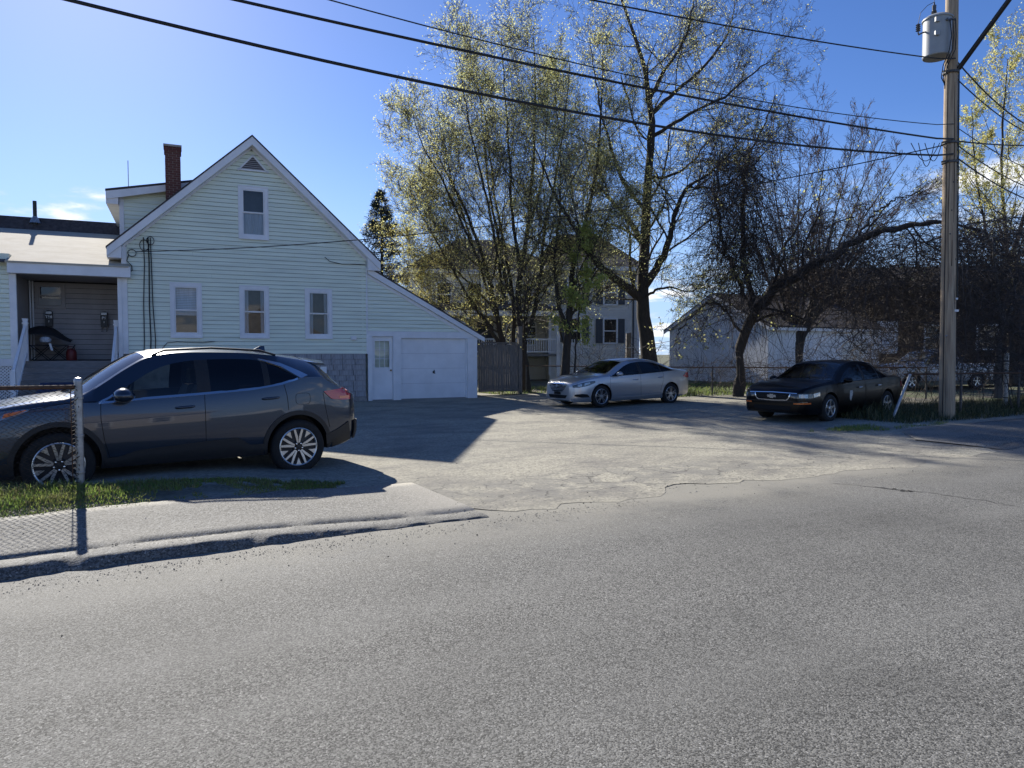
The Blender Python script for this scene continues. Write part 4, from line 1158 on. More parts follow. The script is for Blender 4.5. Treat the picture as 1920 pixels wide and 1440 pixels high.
def arch_band(decal, nm, ax, zc, r0, r1, a0, a1, m_, off=.012, both=True, flat=None):
    A = [(ax + r0*math.cos(t), zc + r0*math.sin(t)) for t in np.linspace(a0, a1, 20)]
    B = [(ax + r1*math.cos(t), zc + r1*math.sin(t)) for t in np.linspace(a0, a1, 20)]
    decal(nm, A, B, m_, rows=2, off=off, both=both, n_=28)
def door_handle(car, x, z, y, m_, ln=.21):
    h = MB(); ns = 9
    pts = [(x - ln/2 + ln*i/(ns-1), y - .012 - .028*math.sin(math.pi*i/(ns-1))**.5, z + .01*(i/(ns-1)-.5)) for i in range(ns)]
    h.tube(pts, [.010] + [.016]*(ns-2) + [.010], 8); h.build('door_handle', m_, car, smooth=50)
def mirror(car, x, y, z, m_, sgn=-1, s_=1.0):
    """Wing mirror: cap, glass and stalk."""
    b = MB(); n = 10; k = 12; vs = []
    for i in range(n):
        t = i/(n-1); r = math.sin(math.pi*(.10 + .86*t))**.55
        for j in range(k):
            a = 2*math.pi*j/k
            vs.append((x - .10*s_ + .17*s_*t, y + sgn*(.11 + .115*r*math.cos(a))*s_, z + .075*r*s_*math.sin(a)*(1.0 if math.sin(a) > 0 else .8)))
    b.add(vs, [(i*k+j, i*k+(j+1) % k, (i+1)*k+(j+1) % k, (i+1)*k+j) for i in range(n-1) for j in range(k)] + [tuple(range(k)), tuple((n-1)*k+j for j in range(k))])
    o = b.build('wing_mirror', m_, car, smooth=60)
    MB().tube([(x+.03, y - sgn*.05, z-.06), (x, y + sgn*.04, z-.04)], [.03, .022], 8).build('mirror_stalk', 'cladding', o)

# ---------------- dark grey SUV
P = dict(len=4.56, n=60,
  w=[(0,.56),(.05,.70),(.15,.79),(.35,.865),(.6,.905),(.9,.925),(1.6,.94),(2.6,.94),(3.3,.935),(3.8,.915),(4.15,.875),(4.38,.80),(4.50,.70),(4.56,.58)],
  zb=[(0,.30),(.15,.25),(.5,.24),(1.3,.285),(3.2,.29),(3.9,.30),(4.2,.33),(4.45,.40),(4.56,.46)],
  zs=[(0,.70),(.05,.80),(.2,.90),(.45,.965),(.8,1.02),(1.1,1.045),(1.34,1.05),(1.7,1.075),(2.4,1.115),(3.0,1.155),(3.4,1.215),(3.66,1.285),(3.9,1.29),(4.15,1.18),(4.35,1.08),(4.5,1.02),(4.56,.96)],
  zg=[(0,.70),(.05,.80),(.2,.91),(.45,.985),(.8,1.045),(1.1,1.075),(1.36,1.075),(1.52,1.165),(1.68,1.27),(1.89,1.40),(2.11,1.48),(2.41,1.525),(2.8,1.535),(3.02,1.53),(3.22,1.50),(3.47,1.41),(3.64,1.305),(3.72,1.30),(3.9,1.30),(4.15,1.20),(4.35,1.10),(4.5,1.04),(4.56,.98)],
  zr=[(0,.72),(.05,.83),(.2,.945),(.45,1.02),(.8,1.075),(1.0,1.10),(1.15,1.13),(1.36,1.255),(1.6,1.42),(1.87,1.565),(2.1,1.61),(2.4,1.625),(2.9,1.62),(3.3,1.59),(3.6,1.545),(3.85,1.50),(3.95,1.46),(4.1,1.33),(4.25,1.19),(4.4,1.08),(4.5,1.04),(4.56,.99)],
  wr=[(0,.50),(.05,.63),(.2,.72),(.45,.79),(.8,.815),(1.0,.81),(1.2,.79),(1.5,.725),(1.87,.655),(2.3,.635),(3.0,.625),(3.5,.615),(3.85,.61),(4.1,.66),(4.3,.68),(4.45,.64),(4.56,.54)],
  zt=[(0,.80),(.05,.90),(.2,1.00),(.45,1.065),(.8,1.12),(.98,1.14),(1.1,1.19),(1.36,1.37),(1.6,1.525),(1.8,1.625),(2.1,1.665),(2.5,1.675),(3.0,1.66),(3.4,1.625),(3.75,1.575),(3.98,1.535),(4.03,1.47),(4.15,1.33),(4.3,1.17),(4.42,1.08),(4.5,1.05),(4.56,1.0)],
  bow=[(0,0),(.6,0),(1.0,-.12),(1.3,-.13),(1.75,-.05),(2.2,0),(3.7,0),(4.0,.02),(4.56,0)],
  stations=[1.12, 1.36, 1.84, 2.36, 2.52, 3.18, 3.26, 3.64, 4.04, 4.40],
  side=[(1.36,2.36,'glass'),(2.36,2.52,'black'),(2.52,3.18,'dark'),(3.18,3.26,'black'),(3.26,3.64,'dark')],
  screens=[(1.12,1.84,'glass'),(4.04,4.40,'dark')],
  axles=(.90, 3.61), wheel_r=.362, arch=.425, arch_dz=.015, cabin=(1.35, 3.2))
SUV_A = R(36.2)
suv_ax = Vector((math.cos(SUV_A), math.sin(SUV_A), 0)); suv_ay = Vector((-math.sin(SUV_A), math.cos(SUV_A), 0))
SUV_S = 1.0
suv_loc = Vector((-2.845, 9.443, -0.008)) - suv_ax*3.61*SUV_S + suv_ay*.935*SUV_S
suv, decal, seam, sample, C = make_car('parked_suv', P, 'paint_grey', suv_loc, SUV_A, SUV_S, 'dark grey SUV with two-tone alloy wheels parked behind the chain-link fence')
for ax in P['axles']:
    for sg in (-1, 1): make_wheel(suv, ax, sg*.935, sg, .362, .252, 'suv')
# cladding
arch_band(decal, 'arch_cladding', .90, .377, .418, .475, R(-18), R(192), 'cladding')
arch_band(decal, 'arch_cladding', 3.61, .377, .418, .475, R(-8), R(198), 'cladding')
decal('sill_cladding', [(1.34,.305),(1.8,.30),(2.6,.30),(3.15,.31)], [(1.36,.405),(1.50,.415),(1.68,.475),(2.42,.525),(2.82,.545),(2.98,.44),(3.16,.44)], 'cladding', rows=3, off=.014, both=True, n_=40)
decal('bumper_cladding', [(4.02,.30),(4.2,.345),(4.40,.41)], [(4.00,.50),(4.18,.565),(4.36,.66)], 'cladding', rows=3, off=.014, both=True)
decal('bumper_cladding', [(.05,.30),(.25,.26),(.50,.25)], [(.05,.40),(.25,.40),(.47,.42)], 'cladding', rows=2, off=.012, both=True)
rearp = lambda p: Vector((5.2, p.x, p.y))
decal('rear_bumper', [(-.74,.42),(0,.42),(.74,.42)], [(-.74,.66),(0,.68),(.74,.66)], 'cladding', rows=3, d=(-1,0,0), org=rearp, off=.03, n_=24)
# chrome line round the glass
bl = [(1.30,1.043),(1.68,1.072),(2.43,1.113),(3.02,1.152),(3.39,1.208),(3.62,1.275)]
decal('window_trim', [(x, z-.014) for x, z in bl], [(x, z+.006) for x, z in bl], 'chrome', rows=1, off=.010, both=True, n_=40)
decal('window_trim', [(3.20,1.512),(3.45,1.425),(3.62,1.305),(3.66,1.275)], [(3.16,1.538),(3.45,1.475),(3.66,1.375),(3.77,1.31)], 'chrome', rows=2, off=.012, both=True, n_=24)
decal('window_trim', [(1.30,1.04),(1.40,1.075),(1.46,1.115)], [(1.315,1.06),(1.40,1.10),(1.45,1.135)], 'chrome', rows=1, off=.012, both=True)
# panel gaps
seam([(1.32,1.04),(1.315,.86),(1.345,.62),(1.395,.41)], both=True)
seam([(2.44,1.11),(2.44,.80),(2.445,.41)], both=True)
seam([(3.43,1.20),(3.465,1.05),(3.48,.86)], both=True)
seam([(1.40,.412),(1.9,.40),(2.44,.405),(2.9,.41)], both=True)
seam([(.62,.985),(.95,1.045),(1.28,1.06)], both=True)
seam([(3.97,1.07),(4.0,.86),(4.06,.60)], both=True)
fu = [(3.68+.10*math.copysign(abs(math.cos(t))**.5, math.cos(t)), 1.005+.075*math.copysign(abs(math.sin(t))**.5, math.sin(t))) for t in np.linspace(0, 2*math.pi, 25)]
seam(fu, .005, nm='fuel_flap_gap', m_='gap')
# lamps
tl = decal('tail_light', [(3.98,1.085),(4.09,.985),(4.26,.965),(4.40,.965)], [(3.985,1.095),(4.12,1.11),(4.28,1.125),(4.42,1.115)], 'lamp_red', rows=4, off=.012, both=True, n_=20)
decal('tail_light_strip', [(4.22,.985),(4.38,.985)], [(4.21,1.02),(4.38,1.02)], 'lamp_amber', rows=2, off=.016, parent=tl)
hl = decal('headlight', [(.20,.86),(.36,.875),(.50,.92),(.64,.985)], [(.14,.93),(.30,.965),(.45,.985),(.62,.998)], 'lamp_clear', rows=4, off=.008, both=True, n_=20)
decal('indicator', [(.40,.905),(.52,.945),(.62,.985)], [(.42,.955),(.52,.975),(.61,.992)], 'lamp_amber', rows=2, off=.013, parent=hl)
frontp = lambda p: Vector((-1.0, p.x, p.y))
decal('grille', [(-.50,.55),(0,.53),(.50,.55)], [(-.55,.80),(0,.83),(.55,.80)], 'cladding', rows=4, d=(1,0,0), org=frontp, off=.006, n_=24)
door_handle(suv, 2.21, .96, -.937, 'paint_grey'); door_handle(suv, 3.25, 1.03, -.934, 'paint_grey')
door_handle(suv, 2.21, .96, .961, 'paint_grey'); door_handle(suv, 3.25, 1.03, .958, 'paint_grey')
mirror(suv, 1.56, -.90, 1.12, 'paint_grey', -1, 1.25); mirror(suv, 1.56, .90, 1.12, 'paint_grey', 1, 1.25)
# roof rails, fin, spoiler
for sg in (-1, 1):
    pts = [(x, sg*(float(C['wr'](x))-.03), float(C['zr'](x))+dz) for x, dz in ((1.9,.012),(2.05,.045),(2.6,.055),(3.2,.05),(3.42,.015))]
    MB().tube(pts, .014, 8).build('roof_rail', 'cladding', suv, smooth=50)
MB().hexa([(3.24,-.03,1.635),(3.46,-.035,1.612),(3.46,.035,1.612),(3.24,.03,1.635)], [(3.39,-.008,1.715),(3.45,-.010,1.715),(3.45,.010,1.715),(3.39,.008,1.715)]).build('shark_fin', 'paint_grey', suv)
sp = MB(); ny = 15; vs = []
for i in range(ny):
    y = -.615 + 1.23*i/(ny-1); c = 1-(abs(y)/.63)**3
    vs += [(3.80, y, 1.50+.070*c), (4.08+.06*c, y, 1.468+.055*c), (4.10+.06*c, y, 1.448+.052*c), (3.85, y, 1.44+.06*c)]
sp.add(vs, [(i*4+j, i*4+(j+1) % 4, (i+1)*4+(j+1) % 4, (i+1)*4+j) for i in range(ny-1) for j in range(4)] + [(0,1,2,3), tuple((ny-1)*4+j for j in (3,2,1,0))])
sp.build('spoiler', 'paint_grey', suv, smooth=40)
# ---------------- silver saloon
P = dict(len=4.85, n=60,
  w=[(0,.50),(.04,.64),(.12,.74),(.3,.83),(.55,.885),(.9,.915),(1.6,.93),(2.8,.93),(3.5,.925),(4.0,.90),(4.35,.85),(4.62,.77),(4.78,.66),(4.85,.52)],
  zb=[(0,.22),(.15,.17),(.5,.165),(1.3,.19),(3.4,.20),(4.1,.23),(4.6,.29),(4.85,.36)],
  zs=[(0,.60),(.04,.66),(.12,.70),(.3,.765),(.6,.83),(1.0,.885),(1.35,.92),(1.8,.945),(2.6,.985),(3.3,1.03),(3.75,1.065),(4.0,1.07),(4.3,1.06),(4.65,1.02),(4.78,.97),(4.85,.90)],
  zg=[(0,.60),(.04,.66),(.12,.71),(.3,.78),(.6,.85),(1.0,.91),(1.38,.945),(1.7,1.09),(2.0,1.235),(2.3,1.315),(2.65,1.345),(3.0,1.33),(3.35,1.265),(3.7,1.15),(3.92,1.08),(4.3,1.07),(4.65,1.03),(4.78,.98),(4.85,.91)],
  zr=[(0,.62),(.04,.685),(.12,.735),(.3,.81),(.6,.885),(1.0,.95),(1.2,.985),(1.38,1.05),(1.7,1.22),(2.0,1.345),(2.3,1.40),(2.65,1.42),(3.0,1.405),(3.35,1.345),(3.7,1.24),(3.95,1.155),(4.2,1.10),(4.5,1.075),(4.7,1.045),(4.78,1.0),(4.85,.93)],
  wr=[(0,.44),(.04,.57),(.12,.66),(.3,.74),(.6,.80),(1.0,.815),(1.2,.80),(1.5,.74),(1.9,.655),(2.4,.615),(3.0,.60),(3.5,.61),(3.95,.665),(4.3,.72),(4.6,.68),(4.78,.60),(4.85,.47)],
  zt=[(0,.66),(.04,.735),(.12,.79),(.3,.865),(.6,.94),(1.0,.995),(1.12,1.02),(1.38,1.15),(1.7,1.31),(1.95,1.41),(2.3,1.462),(2.7,1.472),(3.1,1.45),(3.4,1.40),(3.75,1.285),(4.05,1.175),(4.25,1.125),(4.5,1.11),(4.7,1.075),(4.78,1.02),(4.85,.95)],
  bow=[(0,0),(.05,-.02),(.3,-.05),(.7,-.05),(1.1,-.14),(1.4,-.14),(1.9,-.05),(2.3,0),(3.3,.02),(3.9,.10),(4.2,.05),(4.85,0)],
  stations=[1.22, 1.38, 1.93, 2.44, 2.56, 3.30, 3.38, 3.90, 4.12, 3.42],
  side=[(1.38,2.44,'dark'),(2.44,2.56,'black'),(2.56,3.30,'dark'),(3.30,3.38,'black'),(3.38,3.90,'dark')],
  screens=[(1.22,1.93,'glass'),(3.42,4.12,'dark')],
  axles=(.96, 3.765), wheel_r=.33, arch=.375, arch_dz=.01, cabin=(1.45, 3.2))
def place(car_a, fw, front_axle, half, s_):
    ax_ = Vector((math.cos(car_a), math.sin(car_a), 0)); ay_ = Vector((-math.sin(car_a), math.cos(car_a), 0))
    return Vector((fw[0], fw[1], 0.032)) - ax_*front_axle*s_ + ay_*half*s_
SA = R(31.7)
sed, decal, seam, sample, C = make_car('silver_sedan', P, 'paint_silver', place(SA, (2.62, 20.6), .96, .925, .98), SA, .98, 'silver sedan with dark tinted windows parked at the back of the gravel lot')
for ax in P['axles']:
    for sg in (-1, 1): make_wheel(sed, ax, sg*.925, sg, .33, .225, 'twin')
frontp = lambda p: Vector((-1.0, p.x, p.y))
fq = lambda p: Vector((-1.0 + 0*p.x, p.x, p.y))
gr = decal('grille', [(-.33,.53),(-.25,.475),(0,.465),(.25,.475),(.33,.53)], [(-.46,.665),(-.3,.685),(0,.695),(.3,.685),(.46,.665)], 'gap', rows=5, d=(1,0,0), org=frontp, off=.004, n_=28)
for k in range(4):
    z = .525 + k*.04; hw = .345 + k*.035
    decal('grille_bar', [(-hw,z-.008),(0,z-.016),(hw,z-.008)], [(-hw,z+.008),(0,z),(hw,z+.008)], 'chrome', rows=1, d=(1,0,0), org=frontp, off=.014, parent=gr, n_=24)
decal('grille_surround', [(-.335,.515),(-.25,.455),(0,.445),(.25,.455),(.335,.515)], [(-.33,.535),(-.25,.478),(0,.468),(.25,.478),(.33,.535)], 'chrome', rows=1, d=(1,0,0), org=frontp, off=.016, parent=gr, n_=28)
decal('grille_surround', [(-.465,.662),(-.3,.682),(0,.692),(.3,.682),(.465,.662)], [(-.47,.685),(-.3,.708),(0,.718),(.3,.708),(.47,.685)], 'chrome', rows=1, d=(1,0,0), org=frontp, off=.014, parent=gr, n_=28)
# badge: an oval with a slanted bar
bd = MB(); bd.lathe([(.050,0),(.050,-.012),(.042,-.014)], 'x', 20, tuple(sample((-1,0,.63),(1,0,0),.02)))
bd.build('badge', 'chrome', gr, smooth=30)
decal('number_plate', [(-.16,.385),(.16,.385)], [(-.16,.465),(.16,.465)], 'gap', rows=1, d=(1,0,0), org=frontp, off=.02, n_=6)
decal('lower_intake', [(-.40,.275),(0,.265),(.40,.275)], [(-.48,.37),(0,.375),(.48,.37)], 'gap', rows=2, d=(1,0,0), org=frontp, off=.004, n_=24)
decal('lip', [(-.62,.20),(0,.185),(.62,.20)], [(-.60,.235),(0,.225),(.60,.235)], 'chrome', rows=1, d=(1,0,0), org=frontp, off=.010, n_=28)
# corner lamps, seen from the front quarter
def qp(sgn): 
    return lambda p: Vector((.25 - p.x*.5 - 1.0*.866, sgn*(-.80) + sgn*(p.x*.866*-1) - sgn*1.0*.5 + 0, p.y))
for sg in (1, -1):
    # p.x runs along the body side from the nose to the wheel
    def org(p, sg=sg):
        c = Vector((.42, -.70*sg, 0)); t = Vector((.62, -.78*sg, 0)) * -1; n_ = Vector((.78, .62*sg, 0))
        tt = Vector((.80, -.60*sg, 0))
        return c + tt*p.x - Vector((.60, .80*sg, 0))*1.0 + Vector((0, 0, p.y))
    dq = (.60, .80*sg, 0)
    h = decal('headlight', [(-.30,.60),(-.12,.60),(.12,.645),(.36,.735)], [(-.31,.665),(-.12,.72),(.12,.775),(.36,.795)], 'lamp_dark', rows=4, d=dq, org=org, off=.008, n_=20)
    decal('headlight_lens', [(-.16,.625),(-.04,.635)], [(-.16,.70),(-.04,.72)], 'lamp_clear', rows=3, d=dq, org=org, off=.014, parent=h, n_=8)
    decal('headlight_lens', [(.04,.655),(.20,.71)], [(.04,.735),(.20,.76)], 'lamp_clear', rows=3, d=dq, org=org, off=.014, parent=h, n_=8)
    f = decal('fog_light_recess', [(-.26,.345),(-.05,.315),(.20,.325)], [(-.24,.40),(-.02,.42),(.13,.405)], 'gap', rows=3, d=dq, org=org, off=.005, n_=16)
    decal('fog_light_trim', [(-.27,.335),(-.05,.303),(.215,.312)], [(-.26,.345),(-.05,.315),(.20,.325)], 'chrome', rows=1, d=dq, org=org, off=.010, parent=f, n_=16)
bl = [(1.30,.915),(1.8,.942),(2.6,.982),(3.3,1.027),(3.75,1.062),(3.95,1.075)]
decal('window_trim', [(x, z-.006) for x, z in bl], [(x, z+.010) for x, z in bl], 'gap', rows=1, off=.006, both=True, n_=40)
hood = [(.62,.855),(1.0,.915),(1.36,.935)]
decal('hood_trim', [(x, z-.006) for x, z in hood], [(x, z+.008) for x, z in hood], 'chrome', rows=1, off=.006, both=True, n_=16)
seam([(1.30,.90),(1.27,.65),(1.33,.30)], both=True); seam([(2.48,.97),(2.48,.6),(2.50,.27)], both=True); seam([(3.42,1.03),(3.44,.80),(3.36,.62),(3.30,.45)], both=True)
cr = [(1.15,.70),(2.0,.745),(3.0,.785),(4.2,.83)]
decal('side_crease', [(x, z-.010) for x, z in cr], [(x, z+.004) for x, z in cr], 'paint_silver', rows=1, off=.010, both=True, n_=40)
sk = [(1.40,.29),(2.4,.315),(3.3,.355)]
decal('sill_crease', [(x, z-.028) for x, z in sk], [(x, z+.006) for x, z in sk], 'paint_silver', rows=1, off=.016, both=True, n_=30)
decal('tail_light', [(4.36,.87),(4.52,.83),(4.72,.83)], [(4.36,.90),(4.50,.985),(4.70,1.0)], 'lamp_red', rows=3, off=.010, both=True, n_=16)
door_handle(sed, 2.25, .815, -.932, 'chrome'); door_handle(sed, 3.27, .865, -.930, 'chrome')
mirror(sed, 1.58, -.90, .985, 'paint_silver', -1, 1.05); mirror(sed, 1.58, .90, .985, 'paint_silver', 1, 1.05)
arch_band(decal, 'arch_lip', .96, .34, .372, .392, R(5), R(175), 'paint_silver', off=.010)
arch_band(decal, 'arch_lip', 3.765, .34, .372, .392, R(5), R(175), 'paint_silver', off=.010)

# ---------------- older black saloon
P = dict(len=4.76, n=60,
  w=[(0,.60),(.04,.70),(.12,.77),(.3,.825),(.55,.855),(.9,.87),(1.6,.885),(2.8,.885),(3.5,.88),(4.0,.865),(4.4,.83),(4.65,.77),(4.76,.66)],
  zb=[(0,.27),(.12,.21),(.5,.19),(1.3,.19),(3.4,.20),(4.1,.23),(4.6,.28),(4.76,.34)],
  zs=[(0,.60),(.04,.68),(.12,.735),(.3,.775),(.6,.82),(1.0,.86),(1.35,.885),(1.8,.905),(2.6,.935),(3.3,.96),(3.75,.98),(4.1,.985),(4.4,.965),(4.65,.915),(4.76,.84)],
  zg=[(0,.60),(.04,.685),(.12,.745),(.3,.79),(.6,.84),(1.0,.885),(1.40,.91),(1.7,1.06),(2.0,1.205),(2.3,1.285),(2.65,1.305),(3.0,1.295),(3.3,1.245),(3.58,1.12),(3.76,.998),(4.1,.995),(4.4,.975),(4.65,.925),(4.76,.85)],
  zr=[(0,.62),(.04,.71),(.12,.775),(.3,.825),(.6,.875),(1.0,.92),(1.25,.955),(1.40,1.02),(1.7,1.19),(2.0,1.32),(2.3,1.365),(2.65,1.375),(3.0,1.365),(3.3,1.315),(3.58,1.205),(3.8,1.09),(4.05,1.025),(4.4,1.01),(4.6,.98),(4.7,.93),(4.76,.87)],
  wr=[(0,.54),(.04,.63),(.12,.69),(.3,.74),(.6,.77),(1.0,.775),(1.25,.76),(1.5,.70),(1.9,.62),(2.4,.59),(3.0,.58),(3.4,.585),(3.8,.65),(4.1,.71),(4.5,.69),(4.7,.63),(4.76,.58)],
  zt=[(0,.64),(.04,.735),(.12,.80),(.3,.855),(.6,.905),(1.0,.95),(1.16,.965),(1.40,1.09),(1.7,1.26),(1.95,1.365),(2.3,1.405),(2.7,1.413),(3.1,1.395),(3.35,1.345),(3.65,1.22),(3.95,1.09),(4.1,1.045),(4.4,1.03),(4.6,1.0),(4.7,.945),(4.76,.88)],
  bow=[(0,0),(.3,-.03),(.7,-.04),(1.1,-.12),(1.4,-.12),(1.9,-.04),(2.3,0),(3.3,.02),(3.8,.08),(4.1,.04),(4.76,0)],
  stations=[1.25, 1.40, 1.95, 2.48, 2.58, 3.22, 3.28, 3.72, 3.98, 3.36],
  side=[(1.40,2.48,'dark'),(2.48,2.58,'black'),(2.58,3.22,'dark'),(3.22,3.28,'black'),(3.28,3.72,'dark')],
  screens=[(1.25,1.95,'glass'),(3.36,3.98,'dark')],
  axles=(.97, 3.67), wheel_r=.32, arch=.365, arch_dz=.01, cabin=(1.45, 3.1))
BA = R(37)
blk, decal, seam, sample, C = make_car('black_sedan', P, 'paint_black', place(BA, (7.28, 16.15), .97, .88, 1.0), BA, 1.0, 'older black sedan with bow-tie grille badge parked beside the leaning fence post')
for ax in P['axles']:
    for sg in (-1, 1): make_wheel(blk, ax, sg*.88, sg, .32, .20, 'five', .205)
gr = decal('grille', [(-.36,.545),(0,.535),(.36,.545)], [(-.40,.655),(0,.665),(.40,.655)], 'gap', rows=3, d=(1,0,0), org=frontp, off=.004, n_=24)
for k in range(3):
    z = .565 + k*.030
    decal('grille_bar', [(-.36,z-.004),(0,z-.006),(.36,z-.004)], [(-.36,z+.004),(0,z+.002),(.36,z+.004)], 'lamp_dark', rows=1, d=(1,0,0), org=frontp, off=.010, parent=gr, n_=16)
su = [(-.44,.66),(-.40,.565),(-.36,.528),(0,.515),(.36,.528),(.40,.565),(.44,.66)]
decal('grille_surround', su, [(x*1.04, z-.018) for x, z in su], 'chrome', rows=1, d=(1,0,0), org=frontp, off=.014, parent=gr, n_=30)
decal('hood_edge', [(-.60,.668),(0,.682),(.60,.668)], [(-.60,.682),(0,.698),(.60,.682)], 'chrome', rows=1, d=(1,0,0), org=frontp, off=.008, parent=gr, n_=30)
# bow-tie badge
c = sample((-1, 0, .60), (1, 0, 0), .024)
bt = MB(); pl = [(-.115,-.012),(-.095,-.045),(-.035,-.045),(-.035,-.022),(.035,-.022),(.020,-.045),(.105,-.03),(.115,.012),(.095,.045),(.035,.045),(.035,.022),(-.035,.022),(-.020,.045),(-.105,.03)]
pl = [(-.115,-.026),(-.045,-.026),(-.045,-.048),(.045,-.048),(.045,-.026),(.105,-.026),(.115,.026),(.045,.026),(.045,.048),(-.045,.048),(-.045,.026),(-.105,.026)]
bt.add([(c.x-.012, y, c.z+z) for y, z in pl] + [(c.x+.01, y, c.z+z) for y, z in pl], [tuple(range(12))] + [(i, (i+1) % 12, (i+1) % 12+12, i+12) for i in range(12)])
bt.build('badge', 'chrome', gr)
for sg in (1, -1):
    def org(p, sg=sg):
        return Vector((.30, -.66*sg, 0)) + Vector((.70, -.71*sg, 0))*p.x - Vector((.71, .70*sg, 0))*1.0 + Vector((0, 0, p.y))
    dq = (.71, .70*sg, 0)
    h = decal('headlight', [(-.36,.565),(-.10,.56),(.12,.575)], [(-.36,.662),(-.10,.675),(.10,.665)], 'lamp_dark', rows=3, d=dq, org=org, off=.008, n_=18)
    decal('headlight_lens', [(-.20,.58),(-.02,.58)], [(-.20,.655),(-.02,.655)], 'lamp_clear', rows=2, d=dq, org=org, off=.014, parent=h, n_=10)
    decal('corner_light', [(.13,.585),(.30,.62)], [(.12,.668),(.30,.70)], 'lamp_clear', rows=2, d=dq, org=org, off=.010, n_=10)
    decal('indicator', [(-.30,.432),(.06,.44)], [(-.30,.462),(.06,.472)], 'lamp_amber', rows=1, d=dq, org=org, off=.010, n_=14)
decal('bumper_line', [(-.78,.478),(0,.48),(.78,.478)], [(-.78,.490),(0,.492),(.78,.490)], 'lamp_dark', rows=1, d=(1,0,0), org=frontp, off=.010, n_=30)
decal('lower_intake', [(-.45,.29),(0,.285),(.45,.29)], [(-.48,.385),(0,.39),(.48,.385)], 'gap', rows=2, d=(1,0,0), org=frontp, off=.004, n_=24)
seam([(1.28,.87),(1.26,.62),(1.30,.30)], both=True); seam([(2.53,.93),(2.53,.6),(2.54,.28)], both=True); seam([(3.36,.96),(3.40,.75),(3.28,.45)], both=True)
bl = [(1.34,.885),(1.8,.905),(2.6,.935),(3.3,.96),(3.74,.985)]
decal('window_trim', [(x, z-.004) for x, z in bl], [(x, z+.008) for x, z in bl], 'gap', rows=1, off=.006, both=True, n_=40)
# pale shield-shaped sticker on the front door
decal('sticker', [(1.78,.54),(1.80,.50),(1.84,.46)], [(1.80,.70),(1.90,.71),(1.93,.66)], 'decal_white', rows=3, off=.003, n_=10)
door_handle(blk, 2.26, .775, -.886, 'chrome', .16); door_handle(blk, 3.18, .80, -.884, 'chrome', .16)
mirror(blk, 1.56, -.86, .945, 'paint_black', -1, .95); mirror(blk, 1.56, .86, .945, 'paint_black', 1, .95)
decal('tail_light', [(4.46,.72),(4.66,.71)], [(4.46,.86),(4.66,.87)], 'lamp_red', rows=2, off=.008, both=True)

# ---------------- white pickup beyond the fence, mostly hidden
P = dict(len=5.3, n=40,
  w=[(0,.72),(.06,.84),(.2,.92),(.6,.97),(1.5,.98),(4.8,.97),(5.2,.93),(5.3,.88)],
  zb=[(0,.45),(.3,.40),(5.0,.42),(5.3,.50)],
  zs=[(0,.80),(.08,1.0),(.3,1.08),(1.0,1.13),(1.5,1.15),(3.2,1.17),(5.2,1.18),(5.3,1.1)],
  zg=[(0,.81),(.08,1.01),(.3,1.10),(1.0,1.15),(1.55,1.18),(1.8,1.40),(2.1,1.64),(2.6,1.68),(3.1,1.66),(3.3,1.50),(3.42,1.19),(5.2,1.19),(5.3,1.11)],
  zr=[(0,.83),(.08,1.03),(.3,1.12),(1.0,1.18),(1.4,1.22),(1.8,1.52),(2.1,1.73),(2.6,1.78),(3.1,1.76),(3.3,1.60),(3.46,1.20),(5.2,1.20),(5.3,1.12)],
  wr=[(0,.68),(.08,.78),(.3,.85),(1.0,.88),(1.4,.87),(2.0,.74),(3.1,.72),(3.46,.86),(5.2,.86),(5.3,.8)],
  zt=[(0,.86),(.08,1.06),(.3,1.16),(1.0,1.22),(1.35,1.25),(1.8,1.56),(2.1,1.78),(2.6,1.84),(3.1,1.81),(3.32,1.62),(3.48,1.205),(5.2,1.205),(5.3,1.13)],
  bow=[(0,0),(5.3,0)], stations=[1.40, 1.56, 2.05, 2.60, 2.68, 3.24, 3.44],
  side=[(1.56,2.60,'glass'),(2.60,2.68,'black'),(2.68,3.24,'glass')], screens=[(1.40,2.05,'glass'),(3.24,3.44,'glass')],
  axles=(.95, 4.25), wheel_r=.37, arch=.43, arch_dz=.02, cabin=(1.6, 2.9))
c = at(1722, 690, 33.0)
trk, decal, seam, sample, C = make_car('white_pickup', P, 'paint_white', (c.x-1.8, c.y, -.05), R(8), 1.0, 'white pickup truck half hidden behind the brush and the utility pole')
for ax in P['axles']:
    for sg in (-1, 1): make_wheel(trk, ax, sg*.96, sg, .37, .22, 'five')
# ------------------------------------------------------------------ trees: limbs follow the real ones, twigs grow from them
mat('bark', (0.060, 0.050, 0.042), 0.9, var=0.22, vscale=9, bump=0.7, bscale=30, stretch=(3, 3, 0.7))
mat('bark_grey', (0.19, 0.175, 0.16), 0.9, var=0.22, vscale=7, bump=0.6, bscale=26, stretch=(3, 3, 0.7))
mat('twig', (0.105, 0.090, 0.076), 0.85, var=0.15)
mat('twig_red', (0.15, 0.105, 0.088), 0.85, var=0.15)
mat('vine', (0.085, 0.072, 0.066), 0.9, var=0.2)
mat('leaf_spring', (0.66, 0.68, 0.27), 0.6, var=0.2, vscale=1.2, col2=(0.62, 0.58, 0.28), trans=0.68)
mat('leaf_green', (0.50, 0.56, 0.16), 0.55, var=0.25, vscale=2.0, trans=0.55)
mat('leaf_gold', (0.68, 0.58, 0.17), 0.6, var=0.25, vscale=1.5, trans=0.68)
mat('needle', (0.022, 0.040, 0.026), 0.7, var=0.3, vscale=2)
RNG = np.random.default_rng(11)
def nrm(a): return a / np.maximum(np.linalg.norm(a, axis=-1, keepdims=True), 1e-9)
